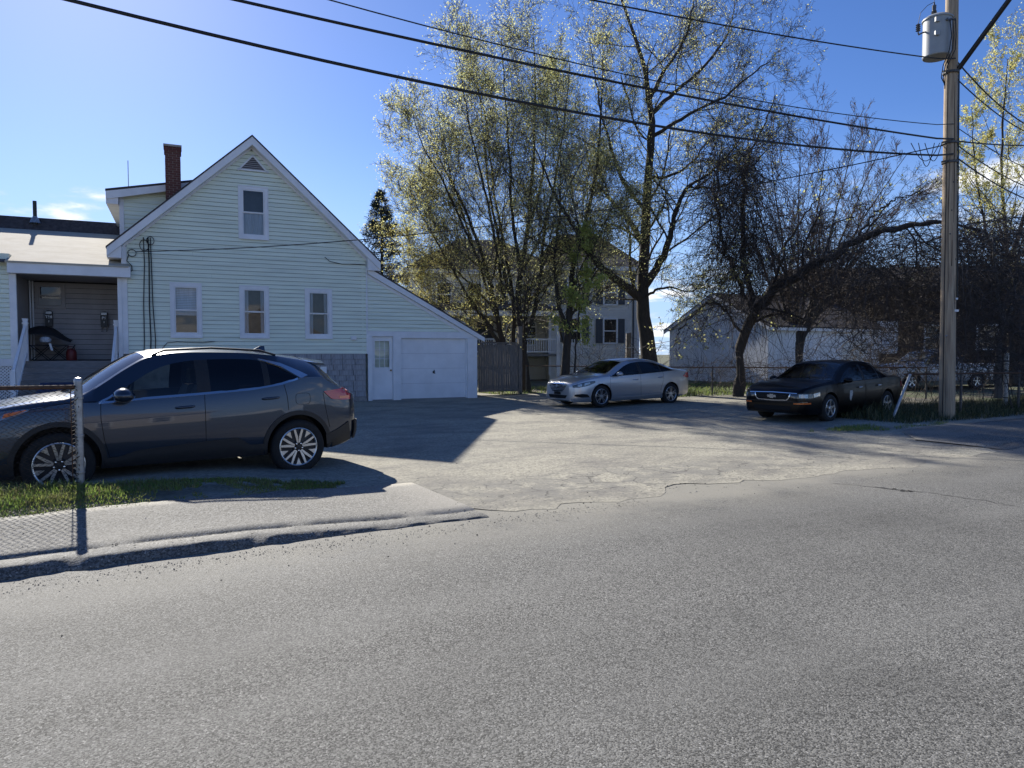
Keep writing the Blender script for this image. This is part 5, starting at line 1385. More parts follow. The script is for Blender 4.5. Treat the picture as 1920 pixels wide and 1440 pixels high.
def tubes_np(pts, rad, k):
    B, n, _ = pts.shape
    d = nrm(pts[:, -1] - pts[:, 0] + 1e-6)
    ref = np.where(np.abs(d[:, 2:3]) > .9, np.array([[1., 0, 0]]), np.array([[0, 0, 1.]]))
    a = nrm(np.cross(d, ref)); b = np.cross(a, d)
    if k == 2:
        t_ = RNG.random((B, 1))*np.pi; a = a*np.cos(t_) + b*np.sin(t_)
    ang = np.arange(k) * 2*np.pi/k
    off = a[:, None, None, :]*np.cos(ang)[None, None, :, None] + b[:, None, None, :]*np.sin(ang)[None, None, :, None]
    V = pts[:, :, None, :] + off*rad[:, :, None, None]
    I = np.arange(B*n*k).reshape(B, n, k); J = np.roll(I, -1, axis=2)
    F = np.stack([I[:, :-1], J[:, :-1], J[:, 1:], I[:, 1:]], -1)
    if k == 2: F = F[:, :, :1]                     # hair-thin twigs: one narrow blade each
    return V.reshape(-1, 3), F.reshape(-1, 4)
def grow(P0, D, L, R0, R1, n, jit, up, side=None):
    B = len(P0); pts = np.zeros((B, n+1, 3)); pts[:, 0] = P0; dirs = np.zeros_like(pts); D = nrm(D); dirs[:, 0] = D
    for i in range(n):
        D = nrm(D + RNG.normal(0, jit, (B, 3)) + np.array([0, 0, 1.])*up)
        pts[:, i+1] = pts[:, i] + D*(L/n)[:, None]; dirs[:, i+1] = D
    t = np.linspace(0, 1, n+1)[None]
    return pts, dirs, R0[:, None]*(1-t) + R1[:, None]*t
def kids(pts, dirs, rad, L, m, t0, t1, ang, ratio, rr, taper=.45, upb=0.0):
    B, n, _ = pts.shape; n -= 1
    t = (np.arange(m)[None] + RNG.random((B, m)))/m*(t1-t0) + t0
    x = t*n; i = np.minimum(x.astype(int), n-1); f = (x-i)[..., None]
    bi = np.arange(B)[:, None]
    p = pts[bi, i]*(1-f) + pts[bi, i+1]*f; d = dirs[bi, i+1]; r = rad[bi, i]*(1-f[..., 0]) + rad[bi, i+1]*f[..., 0]
    v = RNG.normal(0, 1, d.shape); v[..., 2] += upb
    perp = nrm(v - (v*d).sum(-1, keepdims=True)*d)
    a = ang*(.65 + .7*RNG.random((B, m)))[..., None]
    nd = nrm(d*np.cos(a) + perp*np.sin(a))
    ln = L[:, None]*ratio*(1 - taper*t)*(.6 + .7*RNG.random((B, m)))
    r0 = np.minimum(r*.8, np.maximum(r*rr, .004))
    return p.reshape(-1, 3), nd.reshape(-1, 3), ln.ravel(), r0.ravel()
def smooth_line(P, n):
    P = [np.array(p, float) for p in P]; P = [2*P[0]-P[1]] + P + [2*P[-1]-P[-2]]
    out = []; m = len(P)-3
    for i in range(n+1):
        x = m*i/n; k = min(int(x), m-1); t = x-k; a, b, c, d = P[k:k+4]
        out.append(.5*((2*b) + (-a+c)*t + (2*a-5*b+4*c-d)*t*t + (-a+3*b-3*c+d)*t**3))
    return np.array(out)
def leaf_quads(p, size, asp=1.0):
    n = len(p); a = nrm(RNG.normal(0, 1, (n, 3))); b = nrm(np.cross(a, RNG.normal(0, 1, (n, 3))))
    s_ = size*(.5 + RNG.random((n, 1)))
    V = np.stack([p - a*s_*.5, p + b*s_*.36*asp, p + a*s_*.6, p - b*s_*.36*asp], 1)
    return V.reshape(-1, 3), np.arange(4*n).reshape(n, 4)
class Tree:
    def __init__(s): s.tv, s.tf, s.cv, s.cf, s.cm = [], [], [], [], []; s.nt = s.nc = 0
    def wood(s, V, F, crown, mi=0):
        if crown: s.cv.append(V); s.cf.append(F + s.nc); s.cm.append(np.full(len(F), mi)); s.nc += len(V)
        else: s.tv.append(V); s.tf.append(F + s.nt); s.nt += len(V)
    def build(s, name, base, label, cat, bark, crown_mats, group=None):
        e = empty(name, base); tag(e, label, cat, group); b = np.array(base)
        if s.tv: raw('trunk', np.concatenate(s.tv) - b, np.concatenate(s.tf), bark, e, smooth=True)
        o = raw('crown', np.concatenate(s.cv) - b, np.concatenate(s.cf), crown_mats, e, mi=np.concatenate(s.cm)); tag(o, kind='stuff')
        return e
def make_tree(name, label, limbs, levels, leaf=None, bark='bark', crown=('twig', 'leaf_spring'), group=None, cat='tree', n0=20, flare=1.45, rough=0.02):
    """limbs: (points, r0, r1, child length scale). levels: dicts m,t0,t1,ang,ratio,rr,n,jit,up."""
    T = Tree(); allp, alld, allr, allL = [], [], [], []
    for li, (P, r0, r1, sc) in enumerate(limbs):
        c = smooth_line(P, n0); c[1:-1] += RNG.normal(0, rough, c[1:-1].shape)
        t = np.linspace(0, 1, n0+1); r = r0*(1-t)**1.15 + r1*(1-(1-t)**1.15)
        if li == 0: r = r*(1 + (flare-1)*np.exp(-t*14))
        V, F = tubes_np(c[None], r[None], 10); T.wood(V, F, False)
        d = nrm(np.gradient(c, axis=0)); ln = np.linalg.norm(np.diff(c, axis=0), axis=1).sum()
        allp.append(c); alld.append(d); allr.append(r); allL.append(sc)
    pts, dirs, rad, L = np.array(allp), np.array(alld), np.array(allr), np.array(allL, float)
    tips = []
    for li, lv in enumerate(levels):
        p, d, ln, r0 = kids(pts, dirs, rad, L, lv['m'], lv['t0'], lv['t1'], lv['ang'], lv['ratio'], lv['rr'], lv.get('taper', .45), lv.get('upb', 0))
        r0 = np.maximum(r0, lv.get('rmin', .004))
        pts, dirs, rad = grow(p, d, ln, r0, np.maximum(r0*.45, .0035), lv['n'], lv['jit'], lv['up'])
        L = ln
        last = li == len(levels)-1 and li >= 3
        V, F = tubes_np(pts[:, ::1], rad*(1.15 if last else 1), 6 if li == 0 else (2 if last else (4 if li == 1 else 3))); T.wood(V, F, li > 0 or len(limbs) == 0)
        if leaf and li >= len(levels) - leaf.get('lv', 1):
            tips.append(pts[:, 1:].reshape(-1, 3))
    if leaf:
        q = np.concatenate(tips); 
        if leaf.get('where') is not None: q = q[leaf['where'](q)]
        k = leaf['n']; idx = RNG.integers(0, len(q), k)
        c = q[idx] + RNG.normal(0, leaf.get('spread', .05), (k, 3))
        gold = RNG.random(k) < (leaf['gold'](c) if leaf.get('gold') else 0)
        for mi, sel in ((1, ~gold), (2, gold)):
            if sel.any():
                V, F = leaf_quads(c[sel], leaf['size']); T.wood(V, F, True, mi)
    b = limbs[0][0][0]
    return T.build(name, tuple(b), label, cat, bark, list(crown), group)
def A(Y, *px):
    return [at(x, y, Y) for x, y in px]
def A3(*px):
    return [at(x, y, Y) for x, y, Y in px]
LV = [dict(m=14, t0=.20, t1=.99, ang=.88, ratio=1.15, rr=.34, n=8, jit=.10, up=.10, taper=.50),
      dict(m=10, t0=.12, t1=1.0, ang=.85, ratio=.58, rr=.5, n=5, jit=.13, up=.07, rmin=.006),
      dict(m=8, t0=.1, t1=1.0, ang=.85, ratio=.6, rr=.5, n=3, jit=.13, up=.06),
      dict(m=4, t0=.1, t1=1.0, ang=.6, ratio=.6, rr=.6, n=2, jit=.15, up=.05)]
golden = lambda c: np.clip((2.0 - c[:, 0])/9.0, 0, .6)*np.clip((11 - c[:, 2])/8, .1, 1)
D1 = 28.4
make_tree('maple_tree', 'budding maple with forked grey trunk directly behind the wooden gate post',
  [(A(D1, (985,742),(983,690),(980,640),(972,575),(978,500),(990,420),(1000,300),(1003,180),(1000,70)), .21, .02, 3.6),
   (A3((980,640,28.4),(1000,590,28.2),(1012,520,28),(1020,430,27.6),(1042,330,27.4),(1060,220,27.2),(1068,120,27)), .10, .015, 3.0),
   (A3((975,590,28.4),(950,530,28.8),(935,450,29.2),(915,340,29.8),(905,230,30),(890,120,30.2)), .10, .015, 3.2),
   (A3((978,520,28.4),(960,400,28),(955,280,27.6),(945,160,27.2),(940,70,27)), .08, .012, 3.0),
   (A3((985,450,28.4),(1015,340,29),(1025,230,29.6),(1030,130,30)), .07, .012, 2.9)],
  LV, dict(n=42000, size=.045, gold=golden, lv=1, spread=.12), crown=('twig', 'leaf_spring', 'leaf_gold'))
make_tree('maple_tree', 'budding maple with several slim stems rising behind the wooden gate',
  [(A(29.4, (952,742),(950,690),(940,630),(925,560),(905,480),(870,390),(830,310),(795,240)), .17, .02, 3.2),
   (A3((948,690,29.4),(962,640,29.4),(962,560,29.5),(945,460,30),(925,350,30.5),(910,220,31),(880,110,31)), .12, .015, 3.2),
   (A3((945,660,29.4),(915,610,29),(880,560,28.5),(845,500,28),(800,420,27.6),(765,350,27.4)), .09, .012, 2.8),
   (A3((930,580,29.4),(890,540,29.2),(850,505,29),(800,480,28.6),(755,450,28.2)), .055, .01, 2.3),
   (A3((940,640,29.4),(885,640,28.6),(850,600,28),(805,560,27.6),(770,520,27.4)), .05, .01, 1.9),
   (A3((935,610,29.4),(900,500,30),(860,380,30.6),(830,260,31),(820,190,31)), .07, .012, 2.9),
   (A3((925,540,29.4),(880,450,28.8),(835,350,28),(790,270,27.6),(775,210,27.4)), .06, .012, 2.7),
   (A3((945,560,29.4),(925,430,28.6),(895,300,28),(870,180,27.6),(860,100,27.4)), .07, .012, 3.0),
   (A3((900,500,29.4),(850,460,30),(800,400,30.6),(765,330,31)), .05, .012, 2.5)],
  LV, dict(n=62000, size=.046, gold=golden, lv=1, spread=.12), crown=('twig', 'leaf_spring', 'leaf_gold'))
make_tree('maple_tree', 'budding maple trunk standing between the gate and the silver sedan',
  [(A(27.2, (1052,735),(1060,690),(1066,630),(1070,560),(1078,490),(1100,410),(1118,310),(1128,200),(1130,110)), .19, .02, 3.2),
   (A3((1066,620,27.2),(1045,560,27),(1040,480,26.8),(1050,380,26.6),(1048,270,26.4),(1040,160,26)), .09, .012, 3.0),
   (A3((1070,560,27.2),(1090,500,26.6),(1130,430,26.2),(1160,350,26)), .06, .01, 2.4)],
  LV, dict(n=30000, size=.045, gold=golden, lv=1, spread=.12), crown=('twig', 'leaf_spring', 'leaf_gold'))
make_tree('maple_sapling', 'slim leafy young maple with bright green leaves left of the silver sedan',
  [(A(25.4, (1074,735),(1078,680),(1082,620),(1088,560),(1082,500),(1090,440)), .045, .01, 1.7)],
  [dict(m=9, t0=.25, t1=1, ang=.9, ratio=.8, rr=.4, n=5, jit=.12, up=.05), dict(m=6, t0=.2, t1=1, ang=.8, ratio=.5, rr=.5, n=4, jit=.15, up=.03), dict(m=4, t0=.2, t1=1, ang=.7, ratio=.5, rr=.5, n=3, jit=.15, up=0)],
  dict(n=2600, size=.085, lv=2, spread=.09), crown=('twig', 'leaf_green', 'leaf_gold'))
# the big tree behind the silver sedan
D2 = 28.0
LVB = [dict(m=13, t0=.22, t1=.99, ang=.9, ratio=1.2, rr=.32, n=8, jit=.15, up=.06),
       dict(m=10, t0=.12, t1=1.0, ang=.85, ratio=.58, rr=.5, n=6, jit=.16, up=.05),
       dict(m=7, t0=.12, t1=1.0, ang=.75, ratio=.50, rr=.5, n=4, jit=.18, up=.04),
       dict(m=4, t0=.1, t1=1.0, ang=.7, ratio=.55, rr=.6, n=2, jit=.18, up=.03)]
make_tree('large_maple_tree', 'largest tree, with thick dark trunk and spreading limbs behind the silver sedan',
  [(A(D2, (1228,745),(1218,680),(1207,600),(1204,545),(1210,450),(1214,350),(1222,250),(1216,170),(1200,95),(1172,15),(1150,-70)), .33, .03, 3.3),
   (A3((1205,560,28),(1160,528,27.6),(1120,495,27),(1092,455,26.4),(1064,405,26),(1030,345,25.6),(1000,270,25.4)), .20, .02, 3.0),
   (A3((1206,540,28),(1238,492,27.5),(1256,445,27),(1268,395,26.8),(1290,350,26.5),(1345,315,26.2),(1395,250,26)), .17, .02, 3.0),
   (A3((1210,470,28),(1178,410,28.6),(1140,370,29.4),(1110,320,30),(1090,240,30.6)), .12, .015, 2.8),
   (A3((1216,190,28),(1248,130,27.6),(1285,70,27.2),(1305,-20,27)), .10, .015, 2.6),
   (A3((1219,215,28),(1262,175,28.4),(1320,125,28.8),(1365,60,29.2),(1380,-10,29.4)), .10, .015, 2.5),
   (A3((1214,330,28),(1255,330,28.6),(1300,300,29.2),(1340,240,30),(1370,170,30.5)), .08, .012, 2.5),
   (A3((1212,400,28),(1165,330,27.4),(1140,260,27),(1120,170,26.6),(1105,70,26.2)), .09, .012, 2.6),
   (A3((1205,560,28),(1245,540,27),(1300,545,26),(1340,515,25.2)), .06, .012, 1.8),
   (A3((1216,260,28),(1290,215,27.4),(1360,180,27),(1420,130,26.6),(1450,110,26.4)), .08, .012, 2.4),
   (A3((1290,350,26.5),(1350,350,26),(1410,310,25.6),(1465,250,25.4)), .06, .012, 2.2)],
  LVB, dict(n=40000, size=.045, lv=2, where=lambda q: RNG.random(len(q)) < np.clip(1.15 - (q[:, 0]-4)*.16, .12, 1)), crown=('twig', 'leaf_spring', 'leaf_gold'), n0=24)
# vine-hung leaning tree
make_tree('leaning_tree', 'dark crooked tree whose long limb arches right towards the utility pole',
  [(A3((1385,750,25.6),(1386,700,25.6),(1394,640,25.6),(1412,592,25.5),(1440,556,25.2),(1490,520,24.6),(1545,490,24),(1600,456,23.4),(1650,434,22.8),(1710,426,22.2),(1770,418,21.6),(1840,432,21)), .24, .07, 2.4),
   (A3((1412,594,25.5),(1404,540,25.6),(1392,470,25.8),(1390,390,26),(1402,310,26.2),(1430,240,26.4),(1452,180,26.6)), .13, .02, 2.6),
   (A3((1398,560,25.5),(1372,500,25.4),(1352,430,25.2),(1345,350,25),(1352,270,24.8)), .09, .02, 2.4),
   (A3((1440,556,25.2),(1470,470,25.4),(1510,400,25.6),(1560,340,26)), .07, .015, 2.3),
   (A3((1600,456,23.4),(1640,400,23.2),(1690,370,23),(1740,360,22.8)), .05, .012, 2.0),
   (A3((1388,620,25.6),(1340,570,25.2),(1290,600,24.8),(1262,650,24.6)), .07, .02, 1.6)],
  [dict(m=12, t0=.2, t1=1, ang=1.0, ratio=1.1, rr=.32, n=9, jit=.2, up=.0), dict(m=7, t0=.1, t1=1, ang=.9, ratio=.5, rr=.5, n=6, jit=.25, up=-.03),
   dict(m=6, t0=.1, t1=1, ang=.9, ratio=.5, rr=.6, n=4, jit=.25, up=-.02), dict(m=2, t0=.1, t1=1, ang=.8, ratio=.6, rr=.7, n=3, jit=.25, up=-.02)],
  dict(n=1200, size=.07, lv=1), crown=('vine', 'leaf_spring', 'leaf_gold'), n0=26, rough=.05)
# bare reddish tree far behind
st = []
for i, (tx, ty) in enumerate(((1330,330),(1385,270),(1440,225),(1500,200),(1555,195),(1610,195),(1660,215),(1700,250),(1735,310),(1760,380))):
    bx = 1495 + (tx-1520)*.06
    st.append((A3((1500, 720, 37), (bx, 630, 37), (bx+(tx-bx)*.25, 540, 37), (bx+(tx-bx)*.55, 430-(700-ty)*.02, 37+.25*(i-4)), (tx, ty+40, 37+.5*(i-4))), .13, .015, 4.2))
make_tree('bare_tree', 'bare vase-shaped tree with reddish twigs standing behind the white garage',
  st, [dict(m=11, t0=.25, t1=1, ang=.42, ratio=1.0, rr=.4, n=7, jit=.07, up=.06), dict(m=9, t0=.15, t1=1, ang=.48, ratio=.5, rr=.5, n=5, jit=.09, up=.05, rmin=.011),
       dict(m=7, t0=.15, t1=1, ang=.55, ratio=.5, rr=.55, n=3, jit=.12, up=.04, rmin=.009), dict(m=4, t0=.15, t1=1, ang=.55, ratio=.6, rr=.6, n=2, jit=.12, up=.03, rmin=.007)], None, crown=('twig_red',), flare=1.0)
# right-hand budding trees
LVR = [dict(m=15, t0=.2, t1=1, ang=.65, ratio=1.05, rr=.36, n=7, jit=.09, up=.08), dict(m=9, t0=.15, t1=1, ang=.6, ratio=.5, rr=.5, n=5, jit=.12, up=.06), dict(m=5, t0=.15, t1=1, ang=.65, ratio=.5, rr=.55, n=4, jit=.14, up=.05), dict(m=3, t0=.1, t1=1, ang=.6, ratio=.5, rr=.6, n=3, jit=.15, up=.03)]
make_tree('budding_tree', 'pale yellow budding tree at the right edge behind the utility pole',
  [(A(34, (1898,720),(1894,620),(1890,520),(1884,420),(1878,320),(1880,210),(1890,110)), .16, .02, 3.3),
   (A3((1892,560,34),(1858,470,33.6),(1838,380,33),(1826,290,32.6),(1822,200,32.4)), .09, .012, 2.5),
   (A3((1888,500,34),(1920,410,34),(1945,300,34),(1960,180,34),(1965,60,34)), .11, .012, 3.4)],
  LVR, dict(n=30000, size=.06, lv=3, gold=lambda c: np.full(len(c), .35)), crown=('twig', 'leaf_spring', 'leaf_gold'))
make_tree('pale_trunk_tree', 'pale forked trunk in the brush beside the galvanised fence post at the right edge',
  [(A3((1872,745,20.5),(1870,690,20.5),(1872,640,20.5),(1880,605,20.4),(1874,570,20.3),(1868,520,20),(1862,450,19.8)), .105, .03, 1.5),
   (A3((1880,608,20.4),(1893,585,20.5),(1902,558,20.6),(1903,520,20.6),(1910,470,20.6)), .06, .02, 1.4)],
  [dict(m=8, t0=.5, t1=1, ang=.9, ratio=1.0, rr=.35, n=8, jit=.25, up=-.03), dict(m=7, t0=.1, t1=1, ang=.9, ratio=.6, rr=.5, n=6, jit=.25, up=-.03), dict(m=5, t0=.1, t1=1, ang=.9, ratio=.5, rr=.6, n=4, jit=.25, up=-.02)],
  None, bark='bark_grey', crown=('vine',), flare=1.2)

# spruce behind the house
def spruce(px, top, bot, Y, wpx, label):
    b = at(px, bot, Y); t = at(px, top, Y); b.z = 0; H_ = t.z; T = Tree()
    c = smooth_line([b, (b+t)/2, t], 10); V, F = tubes_np(c[None], np.linspace(.2, .02, 11)[None], 8); T.wood(V, F, False)
    Rm = wpx/FPX*Y; n = 560
    z = H_*(1 - RNG.random(n)**.75*.93); rr = Rm*(1 - z/H_)*(.75+.4*RNG.random(n)) + .12
    a = RNG.random(n)*2*np.pi
    D = np.stack([np.cos(a), np.sin(a), np.full(n, -.15)], -1); P0 = np.stack([np.full(n, b.x), np.full(n, b.y), z], -1)
    p, d, r = grow(P0, D, rr, np.full(n, .022), np.full(n, .006), 6, .06, .05)
    V, F = tubes_np(p, r, 3); T.wood(V, F, True)
    p2, d2, l2, r2 = kids(p, d, r, rr, 9, .25, 1, .75, .30, .5, .5)
    p3, d3, r3 = grow(p2, d2, l2, r2, r2*.5, 3, .1, -.05); V, F = tubes_np(p3, r3, 3); T.wood(V, F, True)
    base = np.concatenate([p3.reshape(-1, 3), p[:, 2:].reshape(-1, 3)]); dd = np.concatenate([d3.reshape(-1, 3), d[:, 2:].reshape(-1, 3)])
    k = 32000; i = RNG.integers(0, len(base), k); q = base[i] + RNG.normal(0, .06, (k, 3)); v = nrm(dd[i] + RNG.normal(0, .7, (k, 3))); w = nrm(np.cross(v, RNG.normal(0, 1, (k, 3))))
    s_ = .17*(.6+.7*RNG.random((k, 1)))
    V = np.stack([q - w*.018, q + w*.018, q + v*s_], 1).reshape(-1, 3); V = np.stack([q - w*.02, q + w*.02, q + v*s_ + w*.006, q + v*s_ - w*.006], 1).reshape(-1, 3)
    T.wood(V, np.arange(4*k).reshape(k, 4), True, 1)
    T.build('spruce_tree', tuple(b), label, 'tree', 'bark', ['twig', 'needle'])
spruce(716, 352, 700, 46, 135, 'dark green spruce with pointed top rising behind the green house')

# vines and brush nobody could count
def tangle(name, label, cat, boxes, n, seg, ln, r, jit, grav, m_='vine', up0=0.3):
    P, Dd = [], []
    tot = sum(b[-1] for b in boxes)
    for x0, x1, y0, y1, Y0, Y1, w in boxes:
        k = int(n*w/tot); 
        for _ in range(k):
            Y = RNG.uniform(Y0, Y1); p = at(RNG.uniform(x0, x1), RNG.uniform(y0, y1), Y); p.z = max(p.z, .05); P.append(p)
    P = np.array(P); B = len(P)
    D = nrm(RNG.normal(0, 1, (B, 3)) + np.array([0, 0, up0]))
    L = ln*(.4 + 1.0*RNG.random(B)); R0 = r*(.5 + RNG.random(B)**2*1.6)
    pts = np.zeros((B, seg+1, 3)); pts[:, 0] = P
    bend = RNG.normal(0, .25, (B, 3))
    for i in range(seg):
        D = nrm(D + RNG.normal(0, jit, (B, 3)) + bend + np.array([0, 0, -1.])*grav*(i/seg)); pts[:, i+1] = pts[:, i] + D*(L/seg)[:, None]
    pts[..., 2] = np.maximum(pts[..., 2], .03)
    t = np.linspace(0, 1, seg+1)[None]; V, F = tubes_np(pts, R0[:, None]*(1-.5*t), 3)
    o = raw(name, V, F, m_); tag(o, label, cat, kind='stuff'); return pts
tangle('vine_thicket', 'dense dark tangle of bare vines filling the right edge behind the pole', 'thicket',
  [(1560,1930,440,560,20.5,25,3.0),(1780,1960,430,700,18.5,23,5.0),(1600,1800,540,700,22,27,2.4),(1480,1760,470,600,23,26,2.4)], 5200, 7, 1.9, .0082, .22, .35)
tangle('hanging_vines', 'curtain of bare vines hanging from the leaning tree', 'vines',
  [(1335,1420,280,480,24.4,26.6,4.0),(1350,1440,450,600,24.6,26.4,3.0),(1300,1480,200,420,24,27,1.6),(1400,1560,400,540,23.5,26,1.2)], 2600, 7, 2.1, .0075, .16, .75, up0=-.2)
tangle('underbrush', 'low bare brush along the chain-link fence behind the parked cars', 'brush',
  [(1290,1480,680,725,25.0,27.5,2),(1480,1680,660,710,23,27,1.6),(1080,1240,660,720,27,29.5,1.5)], 1000, 8, 1.2, .006, .2, .05, up0=.8)
# ------------------------------------------------------------------ white two-storey house behind the trees
mat('white_siding', (0.76, 0.74, 0.68), 0.55, var=0.06, vscale=1.2)
mat('shutter', (0.075, 0.082, 0.095), 0.6, var=0.1)
mat('brown_brick', (0.075, 0.042, 0.032), 0.9, var=0.3, vscale=3, bump=0.4, bscale=20)
mat('dark_roof', (0.032, 0.027, 0.027), 0.9, var=0.2, vscale=6, bump=0.5, bscale=40)
mat('metal_roof', (0.55, 0.60, 0.66), 0.3, metal=0.7, var=0.08, vscale=4)
mat('garage_white', (0.88, 0.885, 0.90), 0.6, var=0.10, vscale=1.5, stretch=(6, 6, .5))
wh = empty('white_house', (7.48, 42.0, -.05), R(8)); tag(wh, 'white two-storey house with dark hip roof and railed porch behind the maples', 'house')
def courses(name, s0, s1, z0, z1, y, m_, parent, expo=.15, holes=()):
    mb = MB(); z = z0
    while z < z1 - .02:
        zt = min(z+expo, z1)
        cuts = sorted((h[0], h[1]) for h in holes if h[2] < zt and h[3] > z); a = s0
        for c0, c1 in cuts + [(s1, s1)]:
            if c0 > a + .01: mb.hexa([(a, y-.03, z), (c0, y-.03, z), (c0, y+.02, z), (a, y+.02, z)], [(a, y-.002, zt-.02), (c0, y-.002, zt-.02), (c0, y+.02, zt-.02), (a, y+.02, zt-.02)])
            a = max(a, c1)
        z = zt
    o = mb.build(name, m_, parent); tag(o, kind='stuff'); return o
def simple_window(parent, s, z0, w, h, y, arch=False, shut=False, m_='white_trim', recess=True):
    t = .09
    f = MB(); f.box(s-w/2-t, s-w/2, y-.06, y, z0-t, z0+h+t); f.box(s+w/2, s+w/2+t, y-.06, y, z0-t, z0+h+t); f.box(s-w/2, s+w/2, y-.06, y, z0+h, z0+h+t); f.box(s-w/2, s+w/2, y-.06, y, z0-t, z0); f.box(s-w/2, s+w/2, y-.05, y-.01, z0+h*.5-.03, z0+h*.5+.03)
    if arch:
        n = 10; ri, ro = w/2, w/2+t
        for i in range(n):
            a, b = math.pi*i/n, math.pi*(i+1)/n
            f.prism([(s+ri*math.cos(a), z0+h+t+ri*math.sin(a)), (s+ro*math.cos(a), z0+h+t+ro*math.sin(a)), (s+ro*math.cos(b), z0+h+t+ro*math.sin(b)), (s+ri*math.cos(b), z0+h+t+ri*math.sin(b))], y-.06, y)
    wn_ = f.build('window', m_, parent)
    p = MB(); p.add([(s-w/2, y-.02, z0), (s+w/2, y-.02, z0), (s+w/2, y-.02, z0+h), (s-w/2, y-.02, z0+h)], [(0,1,2,3)])
    if arch: p.add([(s, y-.02, z0+h+t)] + [(s+w/2*math.cos(math.pi*i/10), y-.02, z0+h+t+w/2*math.sin(math.pi*i/10)) for i in range(11)], [(0, i+1, i+2) for i in range(10)])
    p.build('pane', 'window_glass', wn_)
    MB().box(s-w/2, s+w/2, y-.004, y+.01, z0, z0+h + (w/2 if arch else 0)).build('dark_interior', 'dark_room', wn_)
    if shut:
        for sg in (-1, 1):
            x = s + sg*(w/2+t+.22); MB().box(x-.2, x+.2, y-.055, y-.032, z0-.03, z0+h+.03).build('shutter', 'shutter', wn_)
MB().box(-5.35, 0, 0, 9, 0, 6.6).build('wall', 'white_siding', wh)
MB().box(-13.4, -5.351, 1.2, 8, 0, 6.4).build('wall', 'white_siding', wh)
courses('siding_courses', -5.3, -.08, .9, 6.55, 0, 'white_siding', wh); courses('siding_courses', -13.3, -5.36, .9, 6.35, 1.2, 'white_siding', wh)
for s in (-5.35, -.06): MB().box(s-.06, s+.08, -.05, .05, .4, 6.6).build('corner_board', 'white_trim', wh)
def hip(parent, x0, x1, y0, y1, z0, h, o, m_):
    d = (y1-y0)/2 + o
    v = [(x0-o, y0-o, z0), (x1+o, y0-o, z0), (x1+o, y1+o, z0), (x0-o, y1+o, z0), (x0-o+d*.9, (y0+y1)/2, z0+h), (x1+o-d*.9, (y0+y1)/2, z0+h)]
    MB().add(v, [(0,1,5,4), (1,2,5), (2,3,4,5), (3,0,4), (3,2,1,0)]).build('roof', m_, parent)
    MB().box(x0-o+.02, x1+o-.02, y0-o+.02, y1+o-.02, z0-.25, z0-.005).build('eave_box', 'white_trim', parent)
hip(wh, -5.35, 0, 0, 9, 6.72, 2.6, .35, 'roof_shingle'); hip(wh, -13.4, -4.6, 1.2, 8, 6.55, 2.3, .35, 'roof_shingle')
for s in (-1.75, -3.9): simple_window(wh, s, 4.55, .72, 1.35, -.035, shut=True)
for s in (-1.75, -3.9): simple_window(wh, s, 2.3, .72, 1.35, -.035, shut=True)
for s in (-6.6, -8.0, -9.6, -11.4): simple_window(wh, s, 4.45, .75, 1.3, 1.165)
for s, w in ((-6.3, .62), (-7.4, .62)): simple_window(wh, s, 2.2, w, 1.0, 1.165, arch=True)
MB().box(-9.6, -8.5, 1.09, 1.15, 1.6, 3.6).build('front_door', 'shutter', wh)
MB().box(-13.4, -5.2, -1.2, 1.19, 1.5, 1.62).build('porch_floor', 'deck_grey', wh)
MB().hexa([(-13.4, -1.4, 4.05), (-4.9, -1.4, 4.05), (-4.9, 1.15, 4.45), (-13.4, 1.15, 4.45)], [(-13.4, -1.4, 4.15), (-4.9, -1.4, 4.15), (-4.9, 1.15, 4.6), (-13.4, 1.15, 4.6)]).build('porch_roof', 'roof_shingle', wh)
MB().box(-13.4, -4.9, -1.36, -1.1, 3.75, 4.04).build('porch_beam', 'white_trim', wh)
for s in (-5.1, -7.6, -10.2, -12.6): MB().box(s-.1, s+.1, -1.3, -1.1, 0, 3.74).build('porch_column', 'white_trim', wh)
rl = MB(); rl.box(-13.3, -5.1, -1.24, -1.18, 2.42, 2.50); rl.box(-13.3, -5.1, -1.24, -1.18, 1.72, 1.78); rl.build('porch_rail', 'white_trim', wh)
rl = MB(); s = -13.2
while s < -5.1: rl.box(s-.02, s+.02, -1.225, -1.195, 1.781, 2.419); s += .13
tag(rl.build('balusters', 'white_trim', wh), kind='stuff')
MB().tube([(-.35, -.06, .5), (-.35, -.06, 6.4)], .05, 6).build('downpipe', 'shutter', wh)
for s in np.linspace(-4.9, -3.4, 12): MB().box(s-.02, s+.02, -1.5, -1.46, 1.6, 2.45).build('fence_picket', 'white_trim', wh)

# corrugated metal roof between the green house and the maples
mr = empty('metal_roof_shed', (-4.3, 36.5, 0), R(14)); tag(mr, 'low shed with bright corrugated metal roof behind the garage roof', 'shed')
MB().box(-2.2, 2.0, .2, 4.5, 0, 3.0).build('wall', 'white_siding', mr)
mb = MB(); n = 44
xs = np.linspace(-2.5, 2.3, n); zs = .03*np.sin(np.arange(n)*math.pi/2)
mb.add([(x, 0, 2.95+z) for x, z in zip(xs, zs)] + [(x, 4.8, 4.15+z) for x, z in zip(xs, zs)], [(i, i+1, i+n+1, i+n) for i in range(n-1)])
mb.build('roof', 'metal_roof', mr)

